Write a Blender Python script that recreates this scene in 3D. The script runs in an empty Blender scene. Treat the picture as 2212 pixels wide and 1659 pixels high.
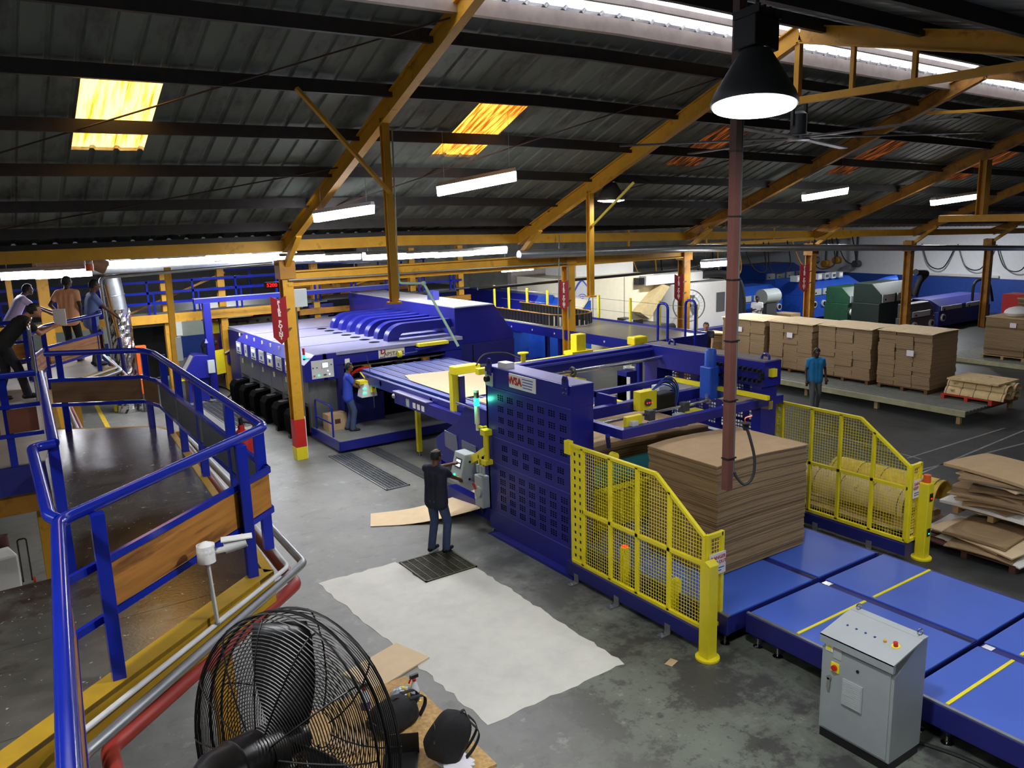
import bpy, bmesh, math, random
from mathutils import Vector, Matrix
RN = random.Random(11)
SC = bpy.context.scene
COL = SC.collection
V = Vector
# ------------------------------------------------------------------ camera
YAW, PITCH, ROLL, FPX, HC = 0.592578599, 0.202383468, -0.0292336756, 1752.2841, 5.4
IW, IH = 2212.0, 1659.0
_f = V((math.sin(YAW)*math.cos(PITCH), math.cos(YAW)*math.cos(PITCH), -math.sin(PITCH)))
_r = V((math.cos(YAW), -math.sin(YAW), 0)); _u = _r.cross(_f)
CR = math.cos(ROLL)*_r + math.sin(ROLL)*_u
CU = -math.sin(ROLL)*_r + math.cos(ROLL)*_u
cam_d = bpy.data.cameras.new('camera'); cam = bpy.data.objects.new('camera', cam_d); COL.objects.link(cam)
cam_d.sensor_width = 36; cam_d.lens = FPX/IW*36; cam_d.clip_start = .05; cam_d.clip_end = 300
m = Matrix((CR, CU, -_f)).transposed().to_4x4(); m.translation = (0, 0, HC); cam.matrix_world = m
SC.camera = cam
def ray(px, py): return _f + CR*((px-IW/2)/FPX) - CU*((py-IH/2)/FPX)
def az(px, py, z=0.): d = ray(px, py); return V((0,0,HC)) + d*((z-HC)/d.z)      # the place on a level z that a sighting gives
def ax(px, py, x): d = ray(px, py); return V((0,0,HC)) + d*(x/d.x)
def ay(px, py, y): d = ray(px, py); return V((0,0,HC)) + d*(y/d.y)
# ------------------------------------------------------------------ world, sun, exposure
SC.view_settings.view_transform = 'Standard'
try: SC.view_settings.look = 'None'
except Exception: pass
SC.view_settings.gamma = 1; SC.view_settings.use_curve_mapping = False
SC.view_settings.exposure = -0.08
cy = SC.cycles; cy.max_bounces = 6; cy.diffuse_bounces = 4; cy.glossy_bounces = 3; cy.transmission_bounces = 4; cy.transparent_max_bounces = 6; cy.caustics_reflective = False; cy.caustics_refractive = False; cy.adaptive_threshold = .03; cy.sample_clamp_indirect = 6
wd = bpy.data.worlds.new('sky'); SC.world = wd; wd.use_nodes = True
bg = wd.node_tree.nodes['Background']; bg.inputs[0].default_value = (.80, .88, 1, 1); bg.inputs[1].default_value = 3.0
def light(name, kind, loc, power, color=(1,1,1), size=.5, rot=None, sy=None, spread=None):
    d = bpy.data.lights.new(name, kind); d.energy = power; d.color = color
    if kind == 'AREA':
        d.size = size; d.shape = 'DISK'
        if sy: d.shape = 'RECTANGLE'; d.size_y = sy
        if spread: d.spread = spread
    o = bpy.data.objects.new(name, d); COL.objects.link(o); o.location = loc
    if rot: o.rotation_euler = rot
    return o
sun = light('sun', 'SUN', (0, 0, 40), 9.0, (1, .95, .85), rot=(math.radians(-28), math.radians(16), 0)); sun.data.angle = .02
# ------------------------------------------------------------------ materials
MATS = {}
def lin(c): return tuple(((x/255)/12.92 if x/255 <= .04045 else ((x/255+.055)/1.055)**2.4) for x in c)
def mat(name, rgb, rough=.5, metal=0., var=.12, scale=6., bump=0., bscale=60., emis=0., emc=None, alpha=1., spec=.5, dirt=None, dscale=2., dlo=.5, dhi=.62, stretch=None):
    if name in MATS: return MATS[name]
    m = bpy.data.materials.new(name); m.use_nodes = True; nt = m.node_tree; N = nt.nodes; L = nt.links
    p = N['Principled BSDF']; c = lin(rgb)
    p.inputs['Roughness'].default_value = rough; p.inputs['Metallic'].default_value = metal
    p.inputs['Specular IOR Level'].default_value = spec
    p.inputs['Base Color'].default_value = (*c, 1)
    tc = N.new('ShaderNodeTexCoord'); mp = N.new('ShaderNodeMapping'); L.new(tc.outputs['Object'], mp.inputs[0])
    if stretch: mp.inputs['Scale'].default_value = stretch
    last = None
    if var:
        n = N.new('ShaderNodeTexNoise'); n.inputs['Scale'].default_value = scale; n.inputs['Detail'].default_value = 5
        L.new(mp.outputs[0], n.inputs['Vector'])
        r = N.new('ShaderNodeMix'); r.data_type = 'RGBA'
        r.inputs[6].default_value = (*[x*(1-var*2.2) for x in c], 1); r.inputs[7].default_value = (*[min(1, x*(1+var*2.2)) for x in c], 1)
        L.new(n.outputs['Fac'], r.inputs[0]); last = r.outputs[2]
    if dirt:
        n2 = N.new('ShaderNodeTexNoise'); n2.inputs['Scale'].default_value = dscale; n2.inputs['Detail'].default_value = 8; n2.inputs['Roughness'].default_value = .65
        L.new(mp.outputs[0], n2.inputs['Vector'])
        mr = N.new('ShaderNodeMapRange'); mr.inputs[1].default_value = dlo; mr.inputs[2].default_value = dhi; L.new(n2.outputs['Fac'], mr.inputs[0])
        r2 = N.new('ShaderNodeMix'); r2.data_type = 'RGBA'; r2.inputs[7].default_value = (*lin(dirt), 1)
        if last: L.new(last, r2.inputs[6])
        else: r2.inputs[6].default_value = (*c, 1)
        L.new(mr.outputs[0], r2.inputs[0]); last = r2.outputs[2]
    if last: L.new(last, p.inputs['Base Color'])
    if bump:
        b = N.new('ShaderNodeBump'); b.inputs['Strength'].default_value = bump; b.inputs['Distance'].default_value = .01
        n3 = N.new('ShaderNodeTexNoise'); n3.inputs['Scale'].default_value = bscale; L.new(mp.outputs[0], n3.inputs['Vector'])
        L.new(n3.outputs['Fac'], b.inputs['Height']); L.new(b.outputs[0], p.inputs['Normal'])
    if emis:
        p.inputs['Emission Color'].default_value = (*lin(emc or rgb), 1); p.inputs['Emission Strength'].default_value = emis
    if alpha < 1: p.inputs['Alpha'].default_value = alpha
    MATS[name] = m; return m
BLUE = mat('machine_blue', (30,34,132), .32, var=.08, scale=2)
BLUE2 = mat('machine_blue_dull', (30,34,112), .45, var=.1, scale=3)
RAILB = mat('rail_blue', (20,38,150), .16, var=.08, scale=4)
ROYAL = mat('royal_blue', (38,84,188), .4, var=.1)
YEL = mat('safety_yellow', (242,224,40), .4, var=.05)
OCH = mat('ochre_paint', (206,152,36), .55, var=.14, scale=3, dirt=(120,80,30), dscale=3, dlo=.58, dhi=.75)
OCHD = mat('ochre_paint_dirty', (170,116,26), .6, var=.2, scale=3, dirt=(70,48,22), dscale=2.2, dlo=.5, dhi=.72)
GREY = mat('panel_grey', (176,184,184), .42, var=.04)
LGREY = mat('light_grey', (205,206,204), .5, var=.05)
DGREY = mat('dark_grey', (70,72,74), .5, var=.1)
STEEL = mat('brushed_steel', (128,130,130), .38, metal=.55, var=.12, scale=14, stretch=(1,1,.15))
CHROME = mat('chrome', (205,205,205), .18, metal=1., var=.05)
GALV = mat('galvanised', (160,164,166), .35, metal=.8, var=.12, scale=8)
BLACK = mat('black_plastic', (18,18,19), .45, var=.1)
MATT = mat('matt_black', (10,10,10), .9, var=0, spec=.05)
RUBBER = mat('black_rubber', (26,26,27), .7, var=.2)
ORD = 'first second third fourth fifth sixth seventh eighth ninth tenth eleventh twelfth'.split()
WHITE = mat('white_paint', (232,231,226), .5, var=.03)
CREAM = mat('cream_panel', (226,218,190), .45, var=.04)
RED = mat('red_paint', (188,32,26), .4, var=.08)
REDPIPE = mat('red_pipe', (140,44,36), .45, var=.12)
BROWN = mat('brown_paint', (84,50,42), .5, var=.12)
CARD = mat('cardboard', (186,157,118), .8, var=.07, scale=5, bump=.05)
CARDD = mat('cardboard_edge', (153,127,93), .85, var=.3, scale=22, stretch=(.06,.06,5), bump=.5, bscale=30)
CARDK = mat('cardboard_edge_dark', (122,98,68), .9, var=.3, scale=22, stretch=(.06,.06,5), bump=.5, bscale=30)
CREAMC = mat('cream_card', (224,198,158), .75, var=.05)
WOOD = mat('plywood_kick', (168,112,46), .5, var=.25, scale=3, stretch=(.6,.6,7), dirt=(110,66,26), dscale=1.6)
WOODD = mat('dark_plywood', (104,72,40), .55, var=.22, scale=3, stretch=(.6,.6,7))
PALLET = mat('pallet_wood', (176,146,100), .75, var=.2, scale=5)
OSB = mat('strand_board', (188,150,92), .7, var=.3, scale=26, bump=.2)
SKIN = mat('skin_brown', (110,72,52), .55, var=.06)
SKINL = mat('skin_tan', (188,134,104), .55, var=.05)
SKIND = mat('skin_dark', (66,44,36), .55, var=.06)
HAIR = mat('black_hair', (16,14,14), .6, var=.2, scale=40)
ORANGE = mat('orange_plastic', (222,96,28), .4, var=.05)
GREENM = mat('green_paint', (30,72,52), .45, var=.15)
PALEG = mat('pale_green_paint', (128,158,140), .5, var=.06)
TEAL = mat('teal_paint', (36,112,120), .5, var=.08)
LITG = mat('lamp_green', (40,255,170), .3, var=0, emis=3.5, emc=(30,255,170))
LITW = mat('screen_white', (230,235,255), .3, var=0, emis=1.6, emc=(225,232,255))
LITR = mat('led_red', (255,30,20), .3, var=0, emis=4, emc=(255,25,25))
LITB = mat('lamp_blue', (60,60,255), .3, var=0, emis=5, emc=(70,80,255))
TUBEW = mat('lamp_tube', (255,255,255), .4, var=0, emis=30, emc=(244,246,255))
FOIL = mat('crinkled_foil', (214,214,214), .22, metal=1., var=.08, scale=20, bump=1., bscale=16)
GLASSD = mat('dark_window', (96,100,104), .12, var=.04)
# ------------------------------------------------------------------ mesh builder
class MB:
    def __init__(s): s.v = []; s.f = []; s.mi = []; s.cur = 0
    def add(s, vs, fs):
        n = len(s.v); s.v += [V(v) for v in vs]
        for f in fs: s.f.append([i+n for i in f]); s.mi.append(s.cur)
        return s
    def box(s, x0, x1, y0, y1, z0, z1):
        vs = [(x,y,z) for x in (x0,x1) for y in (y0,y1) for z in (z0,z1)]
        return s.add(vs, [(0,1,3,2),(4,6,7,5),(0,4,5,1),(2,3,7,6),(0,2,6,4),(1,5,7,3)])
    def cbox(s, c, sx, sy, sz, rz=0., mtx=None):
        n = len(s.v); s.box(-sx/2, sx/2, -sy/2, sy/2, -sz/2, sz/2)
        M = mtx or Matrix.Rotation(rz, 3, 'Z')
        for i in range(n, len(s.v)): s.v[i] = M @ s.v[i] + V(c)
        return s
    def bar(s, p, q, w, h=None, up=(0,0,1)):
        p, q = V(p), V(q); d = (q-p); h = h or w; d.normalize(); up = V(up)
        if abs(d.dot(up)) > .99: up = V((0,1,0))
        a = d.cross(up).normalized(); b = a.cross(d)
        vs = [e+a*(i*w/2)+b*(j*h/2) for e in (p,q) for i,j in ((-1,-1),(1,-1),(1,1),(-1,1))]
        return s.add(vs, [(0,1,2,3),(4,7,6,5),(0,4,5,1),(1,5,6,2),(2,6,7,3),(3,7,4,0)])
    def ibeam(s, p, q, w, h, t=.02, up=(0,0,1)):
        p, q = V(p), V(q); d = (q-p).normalized(); u = V(up)
        if abs(d.dot(u)) > .99: u = V((0,1,0))
        a = d.cross(u).normalized(); b = a.cross(d)
        s.bar(p+b*(h/2-t/2), q+b*(h/2-t/2), w, t, up); s.bar(p-b*(h/2-t/2), q-b*(h/2-t/2), w, t, up)
        return s.bar(p, q, t, h-2*t, up)
    def cyl(s, p, q, r, r2=None, n=12, caps=True):
        return s.tube([p, q], r, n, caps=caps, radii=[r, r if r2 is None else r2])
    def tube(s, pts, r, n=8, closed=False, caps=True, radii=None):
        pts = [V(p) for p in pts]; k = len(pts); base = len(s.v); prev = None
        for i, p in enumerate(pts):
            if closed: d = (pts[(i+1) % k]-pts[i-1])
            else: d = pts[min(i+1,k-1)]-pts[max(i-1,0)]
            if d.length < 1e-9: d = V((0,0,1))
            d.normalize()
            if prev is None:
                a = d.cross(V((0,0,1)))
                if a.length < .05: a = d.cross(V((0,1,0)))
            else: a = prev - d*prev.dot(d)
            a.normalize(); prev = a; b = d.cross(a); rr = radii[i] if radii else r
            for j in range(n):
                t = 2*math.pi*j/n; s.v.append(p + (a*math.cos(t)+b*math.sin(t))*rr)
        for i in range(k if closed else k-1):
            for j in range(n):
                A = base+i*n; B = base+((i+1) % k)*n
                s.f.append([A+j, A+(j+1) % n, B+(j+1) % n, B+j]); s.mi.append(s.cur)
        if caps and not closed:
            s.f.append([base+j for j in range(n)][::-1]); s.mi.append(s.cur)
            s.f.append([base+(k-1)*n+j for j in range(n)]); s.mi.append(s.cur)
        return s
    def prism(s, poly, axis, a, b):
        def w(u, v, t): return {'X': (t,u,v), 'Y': (u,t,v), 'Z': (u,v,t)}[axis]
        n = len(poly); vs = [w(u,v,a) for u,v in poly]+[w(u,v,b) for u,v in poly]
        fs = [list(range(n))[::-1], list(range(n,2*n))]+[(i,(i+1) % n,n+(i+1) % n,n+i) for i in range(n)]
        return s.add(vs, fs)
    def lathe(s, prof, c, n=20, axis=(0,0,1)):
        q = V((0,0,1)).rotation_difference(V(axis)); base = len(s.v); k = len(prof); c = V(c)
        for r, z in prof:
            for j in range(n):
                t = 2*math.pi*j/n; s.v.append(q @ V((r*math.cos(t), r*math.sin(t), z)) + c)
        for i in range(k-1):
            for j in range(n):
                A = base+i*n; B = A+n; s.f.append([A+j, A+(j+1) % n, B+(j+1) % n, B+j]); s.mi.append(s.cur)
        for i, rev in ((0, True), (k-1, False)):
            if prof[i][0] > 1e-4:
                f = [base+i*n+j for j in range(n)]; s.f.append(f[::-1] if rev else f); s.mi.append(s.cur)
        return s
    def sphere(s, c, rx, ry=None, rz=None, n=14, m=9):
        ry = ry or rx; rz = rz or rx
        prof = [(math.sin(math.pi*i/m), -math.cos(math.pi*i/m)) for i in range(m+1)]
        b = len(s.v); s.lathe([(max(r,1e-5), z) for r, z in prof], (0,0,0), n)
        for i in range(b, len(s.v)): v = s.v[i]; s.v[i] = V((v.x*rx, v.y*ry, v.z*rz)) + V(c)
        return s
    def ring(s, c, axis, R, r, n=32, m=6):
        q = V((0,0,1)).rotation_difference(V(axis)); c = V(c)
        return s.tube([c + q @ V((R*math.cos(2*math.pi*i/n), R*math.sin(2*math.pi*i/n), 0)) for i in range(n)], r, m, closed=True)
    def sheet(s, us, vs, hole, fn):                     # a flat sheet on breakpoints us, vs; hole(i,j) leaves that cell open
        b = len(s.v); nv = len(vs)
        for u in us:
            for v in vs: s.v.append(V(fn(u, v)))
        for i in range(len(us)-1):
            for j in range(nv-1):
                if not hole(i, j): s.f.append([b+i*nv+j, b+(i+1)*nv+j, b+(i+1)*nv+j+1, b+i*nv+j+1]); s.mi.append(s.cur)
        return s
    def xf(s, M, start=0):
        for i in range(start, len(s.v)): s.v[i] = M @ s.v[i]
        return s
    def build(s, name, mats, parent=None, smooth=False, bevel=0., origin=None, solid=0.):
        if not isinstance(mats, (list, tuple)): mats = [mats]
        o0 = V(origin) if origin is not None else (WL[parent.name] if parent else None)
        if o0 is None:
            xs = [v.x for v in s.v]; ys = [v.y for v in s.v]; zs = [v.z for v in s.v]
            o0 = V(((min(xs)+max(xs))/2, (min(ys)+max(ys))/2, min(zs)))
        me = bpy.data.meshes.new(name); me.from_pydata([tuple(v-o0) for v in s.v], [], s.f)
        for mm in mats: me.materials.append(mm)
        if len(mats) > 1: me.polygons.foreach_set('material_index', s.mi)
        me.validate(); me.update()
        bm = bmesh.new(); bm.from_mesh(me); bmesh.ops.recalc_face_normals(bm, faces=bm.faces); bm.to_mesh(me); bm.free()
        if smooth:
            me.shade_smooth(); me.set_sharp_from_angle(angle=math.radians(38))
        o = bpy.data.objects.new(name, me); COL.objects.link(o)
        if bevel:
            b = o.modifiers.new('bevel', 'BEVEL'); b.width = bevel; b.segments = 2; b.limit_method = 'ANGLE'; b.angle_limit = .6
        if solid:
            b = o.modifiers.new('solid', 'SOLIDIFY'); b.thickness = solid; b.offset = 0
        if parent:
            o.parent = parent; WL[o.name] = WL[parent.name].copy()
        else:
            o.location = o0; WL[o.name] = o0
        return o
WL = {}
def tag(o, label=None, cat=None, group=None, kind=None):
    if label: o['label'] = label
    if cat: o['category'] = cat
    if group: o['group'] = group
    if kind: o['kind'] = kind
    return o
def T(name, label, cat, loc, group=None, kind=None):
    o = bpy.data.objects.new(name, None); COL.objects.link(o); o.location = loc; o.empty_display_size = .1
    WL[o.name] = V(loc); return tag(o, label, cat, group, kind)
def kids(o): return [c for c in bpy.data.objects if c.parent is o]
def dup(o, loc=None, rz=None, label=None, parent=None, kd=None):
    c = o.copy(); COL.objects.link(c); c.parent = parent
    if parent is None:
        if loc is not None: c.location = loc; WL[c.name] = V(loc)
        if rz is not None: c.rotation_euler.z = rz
        if label: c['label'] = label
    for k in (kids(o) if kd is None else kd): dup(k, parent=c)
    return c
def text(body, size, mtl, parent, M, name='lettering', ext=.002, space=1., lines=1., bold=0.):
    cu = bpy.data.curves.new(name, 'FONT'); cu.body = body; cu.size = size; cu.align_x = 'CENTER'; cu.align_y = 'CENTER'
    cu.extrude = ext; cu.space_character = space; cu.space_line = lines; cu.offset = bold; cu.resolution_u = 2
    cu.materials.append(mtl); tmp = bpy.data.objects.new(name, cu); COL.objects.link(tmp)
    dg = bpy.context.evaluated_depsgraph_get(); me = bpy.data.meshes.new_from_object(tmp.evaluated_get(dg)); bpy.data.objects.remove(tmp)
    me.materials.clear(); me.materials.append(mtl)
    o = bpy.data.objects.new(name, me); COL.objects.link(o); me.transform(M)
    if parent:
        me.transform(Matrix.Translation(-WL[parent.name])); o.parent = parent; WL[o.name] = WL[parent.name].copy()
    return o
def face_m(c, right, up):                              # lettering plane: centre, reading direction, up
    r = V(right).normalized(); u = V(up).normalized(); M = Matrix((r, u, r.cross(u))).transposed().to_4x4(); M.translation = c; return M
# ------------------------------------------------------------------ large structure
def struct(name, label, mb, mt, **k): return tag(mb.build(name, mt, **k), label, None, None, 'structure')
def floor_mat():
    m = bpy.data.materials.new('concrete_floor'); m.use_nodes = True; nt = m.node_tree; N = nt.nodes; L = nt.links; p = N['Principled BSDF']
    tc = N.new('ShaderNodeTexCoord'); sp = N.new('ShaderNodeSeparateXYZ'); L.new(tc.outputs['Object'], sp.inputs[0])
    def noise(s, d=6, r=.6):
        n = N.new('ShaderNodeTexNoise'); n.inputs['Scale'].default_value = s; n.inputs['Detail'].default_value = d; n.inputs['Roughness'].default_value = r
        L.new(tc.outputs['Object'], n.inputs['Vector']); return n.outputs['Fac']
    def rng(x, a, b):
        q = N.new('ShaderNodeMapRange'); q.inputs[1].default_value = a; q.inputs[2].default_value = b; L.new(x, q.inputs[0]); return q.outputs[0]
    def math_(op, a, b):
        q = N.new('ShaderNodeMath'); q.operation = op
        for i, x in enumerate((a, b)):
            if isinstance(x, (int, float)): q.inputs[i].default_value = x
            else: L.new(x, q.inputs[i])
        return q.outputs[0]
    def mix(f, a, b):
        q = N.new('ShaderNodeMix'); q.data_type = 'RGBA'; L.new(f, q.inputs[0])
        for i, x in ((6, a), (7, b)):
            if isinstance(x, tuple): q.inputs[i].default_value = (*lin(x), 1)
            else: L.new(x, q.inputs[i])
        return q.outputs[2]
    n1 = noise(.5, 8, .65); n2 = noise(3.2, 9, .7); n3 = noise(14, 6, .6)
    base = mix(rng(n1, .35, .65), (100,100,97), (134,134,128))
    base = mix(math_('MULTIPLY', rng(n2, .58, .66), .55), base, (160,160,150))          # worn pale flakes
    base = mix(math_('MULTIPLY', rng(n2, .45, .3), .6), base, (72,72,68))
    wob = math_('MULTIPLY', math_('SUBTRACT', n1, .5), 3.)
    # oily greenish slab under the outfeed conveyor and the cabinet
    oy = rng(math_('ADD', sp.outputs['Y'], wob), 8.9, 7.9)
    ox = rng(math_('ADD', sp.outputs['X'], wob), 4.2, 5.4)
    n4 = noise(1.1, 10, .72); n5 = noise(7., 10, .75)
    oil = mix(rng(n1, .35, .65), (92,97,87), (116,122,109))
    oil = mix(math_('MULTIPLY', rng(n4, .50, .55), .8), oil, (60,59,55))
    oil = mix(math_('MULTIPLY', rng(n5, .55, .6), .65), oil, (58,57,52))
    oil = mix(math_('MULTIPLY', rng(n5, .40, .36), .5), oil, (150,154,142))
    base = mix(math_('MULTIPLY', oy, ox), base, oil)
    sx_ = math_('MULTIPLY', rng(math_('ADD', sp.outputs['X'], math_('MULTIPLY', wob, .3)), 5.9, 6.5), rng(sp.outputs['Y'], 12.2, 11.4))      # floor turns blotchy dark along the machine foot
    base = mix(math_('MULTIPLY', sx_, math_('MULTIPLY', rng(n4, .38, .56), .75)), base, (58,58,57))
    # dark sealed slab of the far aisle
    dx = rng(math_('ADD', sp.outputs['X'], math_('MULTIPLY', wob, .35)), 11.2, 11.9)
    dark = mix(rng(n2, .35, .65), (38,40,39), (56,58,56))
    base = mix(dx, base, dark)
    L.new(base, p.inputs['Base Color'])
    rr = rng(n2, .3, .7); q = N.new('ShaderNodeMapRange'); q.inputs[3].default_value = .32; q.inputs[4].default_value = .62; L.new(n1, q.inputs[0]); L.new(q.outputs[0], p.inputs['Roughness'])
    b = N.new('ShaderNodeBump'); b.inputs['Strength'].default_value = .12; b.inputs['Distance'].default_value = .01; L.new(n3, b.inputs['Height']); L.new(b.outputs[0], p.inputs['Normal'])
    return m
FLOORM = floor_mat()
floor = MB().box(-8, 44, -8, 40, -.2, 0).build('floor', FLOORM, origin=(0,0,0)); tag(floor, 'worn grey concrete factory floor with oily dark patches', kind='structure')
PATCH = mat('pale_screed', (210,209,198), .6, var=.05, scale=5, dirt=(196,196,188), dscale=1.3, dlo=.5, dhi=.75, bump=.15)
def jag(pts, step, amp):
    o = []
    for i in range(len(pts)):
        a, b = V(pts[i]), V(pts[(i+1) % len(pts)]); k = max(1, int((b-a).length/step))
        for j in range(k):
            p = a.lerp(b, j/k); o.append((p.x+RN.uniform(-amp,amp), p.y+RN.uniform(-amp,amp)))
    return o
MB().prism(jag([(3.92,11.3),(4.12,6.75),(6.12,6.8),(6.16,10.3),(5.24,10.28),(5.24,11.27)], .12, .025), 'Z', 0, .004).build('screed_patch', PATCH, floor)['label'] = 'pale new screed patch in the floor'
LINEP = mat('worn_floor_line', (126,130,128), .6, var=.3, scale=6)
for a, b in (((1900,1060),(2212,930)), ((1900,1000),(2212,1160)), ((1960,990),(2170,925)), ((1990,1015),(2212,958)), ((1760,930),(1990,992))):
    p, q = az(*a), az(*b); MB().bar(p+V((0,0,.002)), q+V((0,0,.002)), .05, .004).build('floor_line', LINEP, floor)
YLINE = mat('yellow_floor_line', (216,180,50), .55, var=.15)
p, q = az(206,872), az(236,928); MB().bar(p+V((0,0,.002)), q+V((0,0,.002)), .12, .004).build('aisle_line', YLINE, floor)
# gratings and rail slots in the floor
def grating(x0, x1, y0, y1, lab, nx, ny, bars_dark):
    t = T('floor_grating', lab, 'floor grate', ((x0+x1)/2, (y0+y1)/2, 0)); e = .03
    MB().box(x0, x1, y0, y1, .001, .005).build('pit_shade', BLACK, t)  # black sheet under the bars paints in the darkness of the pit
    MB().box(x0,x1,y0,y0+e,.004,.022).box(x0,x1,y1-e,y1,.004,.022).box(x0,x0+e,y0,y1,.004,.022).box(x1-e,x1,y0,y1,.004,.022).build('frame', bars_dark, t)
    for i in range(1, nx): x = x0+(x1-x0)*i/nx; MB().box(x-.008, x+.008, y0, y1, .005, .02).build('bearing_bar', bars_dark, t)
    b = MB()
    for j in range(1, ny): y = y0+(y1-y0)*j/ny; b.box(x0, x1, y-.006, y+.006, .005, .016)
    tag(b.build('cross_bar', bars_dark, t), kind='stuff')
    return t
OLIVE = mat('greasy_iron', (74,72,52), .45, metal=.4, var=.2)
grating(5.25, 6.17, 10.3, 11.2, 'dark greasy square floor grate under the man in the black shirt', 7, 26, OLIVE)
grating(6.66, 7.2, 14.6, 17.72, 'long grey open floor grating in front of the printer platform', 7, 40, GALV)
grating(5.6, 6.5, 22.0, 26.0, 'grey floor grating beside the far end of the printer', 6, 30, GALV)
t = MB().box(7.62, 7.9, 13.2, 17.7, .001, .02).box(7.7,7.74,13.2,17.7,.02,.03).build('rail_track', DGREY); tag(t, 'sunken dark steel rail track leading to the printer platform', 'rail track')
# roof ---------------------------------------------------------------------------------------
def zf(x): return -.025*max(0, x-9)
def zr(y): return 5.0+.4*(18.04-y)
YRID, ZRID = 9.38, 8.56
def zn(y): return ZRID-.1-.22*(YRID-y)
ceil = T('ceiling', 'dark corrugated metal roof on purlins', None, (0, 12, 8), kind='structure')
ROOFM = mat('roof_sheet', (110,118,112), .6, metal=.0, var=.12, scale=1.2, stretch=(1,.2,1), dirt=(58,58,54), dscale=.9)
PURL = mat('purlin_paint', (52,48,46), .6, var=.2)
SW = 1.05
def sheet_mesh(y0, y1, mt, name, fall=0.):
    xs = []; w = SW/3
    for k in range(3):
        xs += [(k*w, 0), (k*w+w*.72, 0), (k*w+w*.79, .032), (k*w+w*.92, .032)]
    xs.append((SW+.01, 0)); b = MB(); n = len(xs)
    vs = []
    for y in (y0, y1): vs += [(x, y, zr(y)+.25+h-fall*x) for x, h in xs]
    b.add(vs, [(i, i+1, n+i+1, n+i) for i in range(n-1)])
    return b.build(name, mt, origin=(0,0,0))
def translucent(name, rgb, dirt, wt=.9, sc=9., lo=.42, hi=.6):
    m = bpy.data.materials.new(name); m.use_nodes = True; nt = m.node_tree; N = nt.nodes; L = nt.links
    N.remove(N['Principled BSDF']); out = N['Material Output']
    tr = N.new('ShaderNodeBsdfTranslucent'); df = N.new('ShaderNodeBsdfDiffuse'); mx = N.new('ShaderNodeMixShader'); mx.inputs[0].default_value = wt
    tc = N.new('ShaderNodeTexCoord'); mp = N.new('ShaderNodeMapping'); mp.inputs['Scale'].default_value = (1.5, .12, .04); n = N.new('ShaderNodeTexNoise'); n.inputs['Scale'].default_value = sc; n.inputs['Detail'].default_value = 8
    L.new(tc.outputs['Object'], mp.inputs[0]); L.new(mp.outputs[0], n.inputs['Vector'])
    r = N.new('ShaderNodeMapRange'); r.inputs[1].default_value = lo; r.inputs[2].default_value = hi; L.new(n.outputs['Fac'], r.inputs[0])
    c = N.new('ShaderNodeMix'); c.data_type = 'RGBA'; c.inputs[6].default_value = (*lin(dirt), 1); c.inputs[7].default_value = (*lin(rgb), 1); L.new(r.outputs[0], c.inputs[0])
    L.new(c.outputs[2], tr.inputs[0]); L.new(c.outputs[2], df.inputs[0]); L.new(df.outputs[0], mx.inputs[1]); L.new(tr.outputs[0], mx.inputs[2]); L.new(mx.outputs[0], out.inputs[0])
    return m
SKY1 = translucent('amber_fibreglass', (255,205,110), (226,120,20), lo=.36, hi=.56)
SKY2 = translucent('amber_fibreglass_dirty', (240,165,60), (120,56,8), sc=14, lo=.4, hi=.66)
SKY3 = translucent('brown_fibreglass', (84,40,14), (16,8,4), sc=16, lo=.45, hi=.72)
RIDGE = translucent('white_fibreglass', (250,250,255), (225,222,236), sc=2)
i0 = -7
VAR = {}
for fl in (0., .025):
    VAR[fl] = dict(full=sheet_mesh(10.12, 18.3, ROOFM, 'roof_sheet', fl), up=sheet_mesh(10.12, 12.45, ROOFM, 'roof_sheet', fl), lo=sheet_mesh(14.5, 18.3, ROOFM, 'roof_sheet', fl), rg=sheet_mesh(YRID-.1, 10.2, RIDGE, 'ridge_light', fl),
        s1=sheet_mesh(12.4, 14.6, SKY1, 'skylight_panel', fl), s2=sheet_mesh(12.4, 14.6, SKY2, 'skylight_panel', fl), s3=sheet_mesh(12.4, 14.6, SKY3, 'skylight_panel', fl))
for i in range(i0, 41):
    x = 1.72+SW*i; dz = zf(x); D = VAR[.025 if x >= 9 else 0.]
    s = 0 if (i % 6 or i < 0) else {0: 1, 6: 2}.get(i, 3)
    for key in (['full'] if not s else ['up', 'lo', 's%d' % s])+['rg']:
        c = D[key].copy(); COL.objects.link(c); c.parent = ceil; c.location = V((x, 0, dz))-WL['ceiling']
for D in VAR.values():
    for o in D.values(): bpy.data.objects.remove(o)
def xline(y, z, w, h, mt, name, x0=-6, x1=43, par=None):
    b = MB(); b.bar((x0,y,z), (9,y,z), w, h); b.bar((9,y,z), (x1,y,z+zf(x1)), w, h); return b.build(name, mt, par or ceil)
for y in (10.85, 12.24, 13.6, 14.95, 16.27, 17.4): xline(y, zr(y)+.10, .10, .19, PURL, 'purlin')
LPURL = mat('lit_purlin', (172,160,150), .6, var=.12)  # pale tone paints in the light these purlins catch at the ridge
xline(10.16, zr(10.16)+.10, .12, .22, LPURL, 'purlin'); xline(9.78, zr(9.78)+.2, .07, .1, LPURL, 'purlin')
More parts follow.
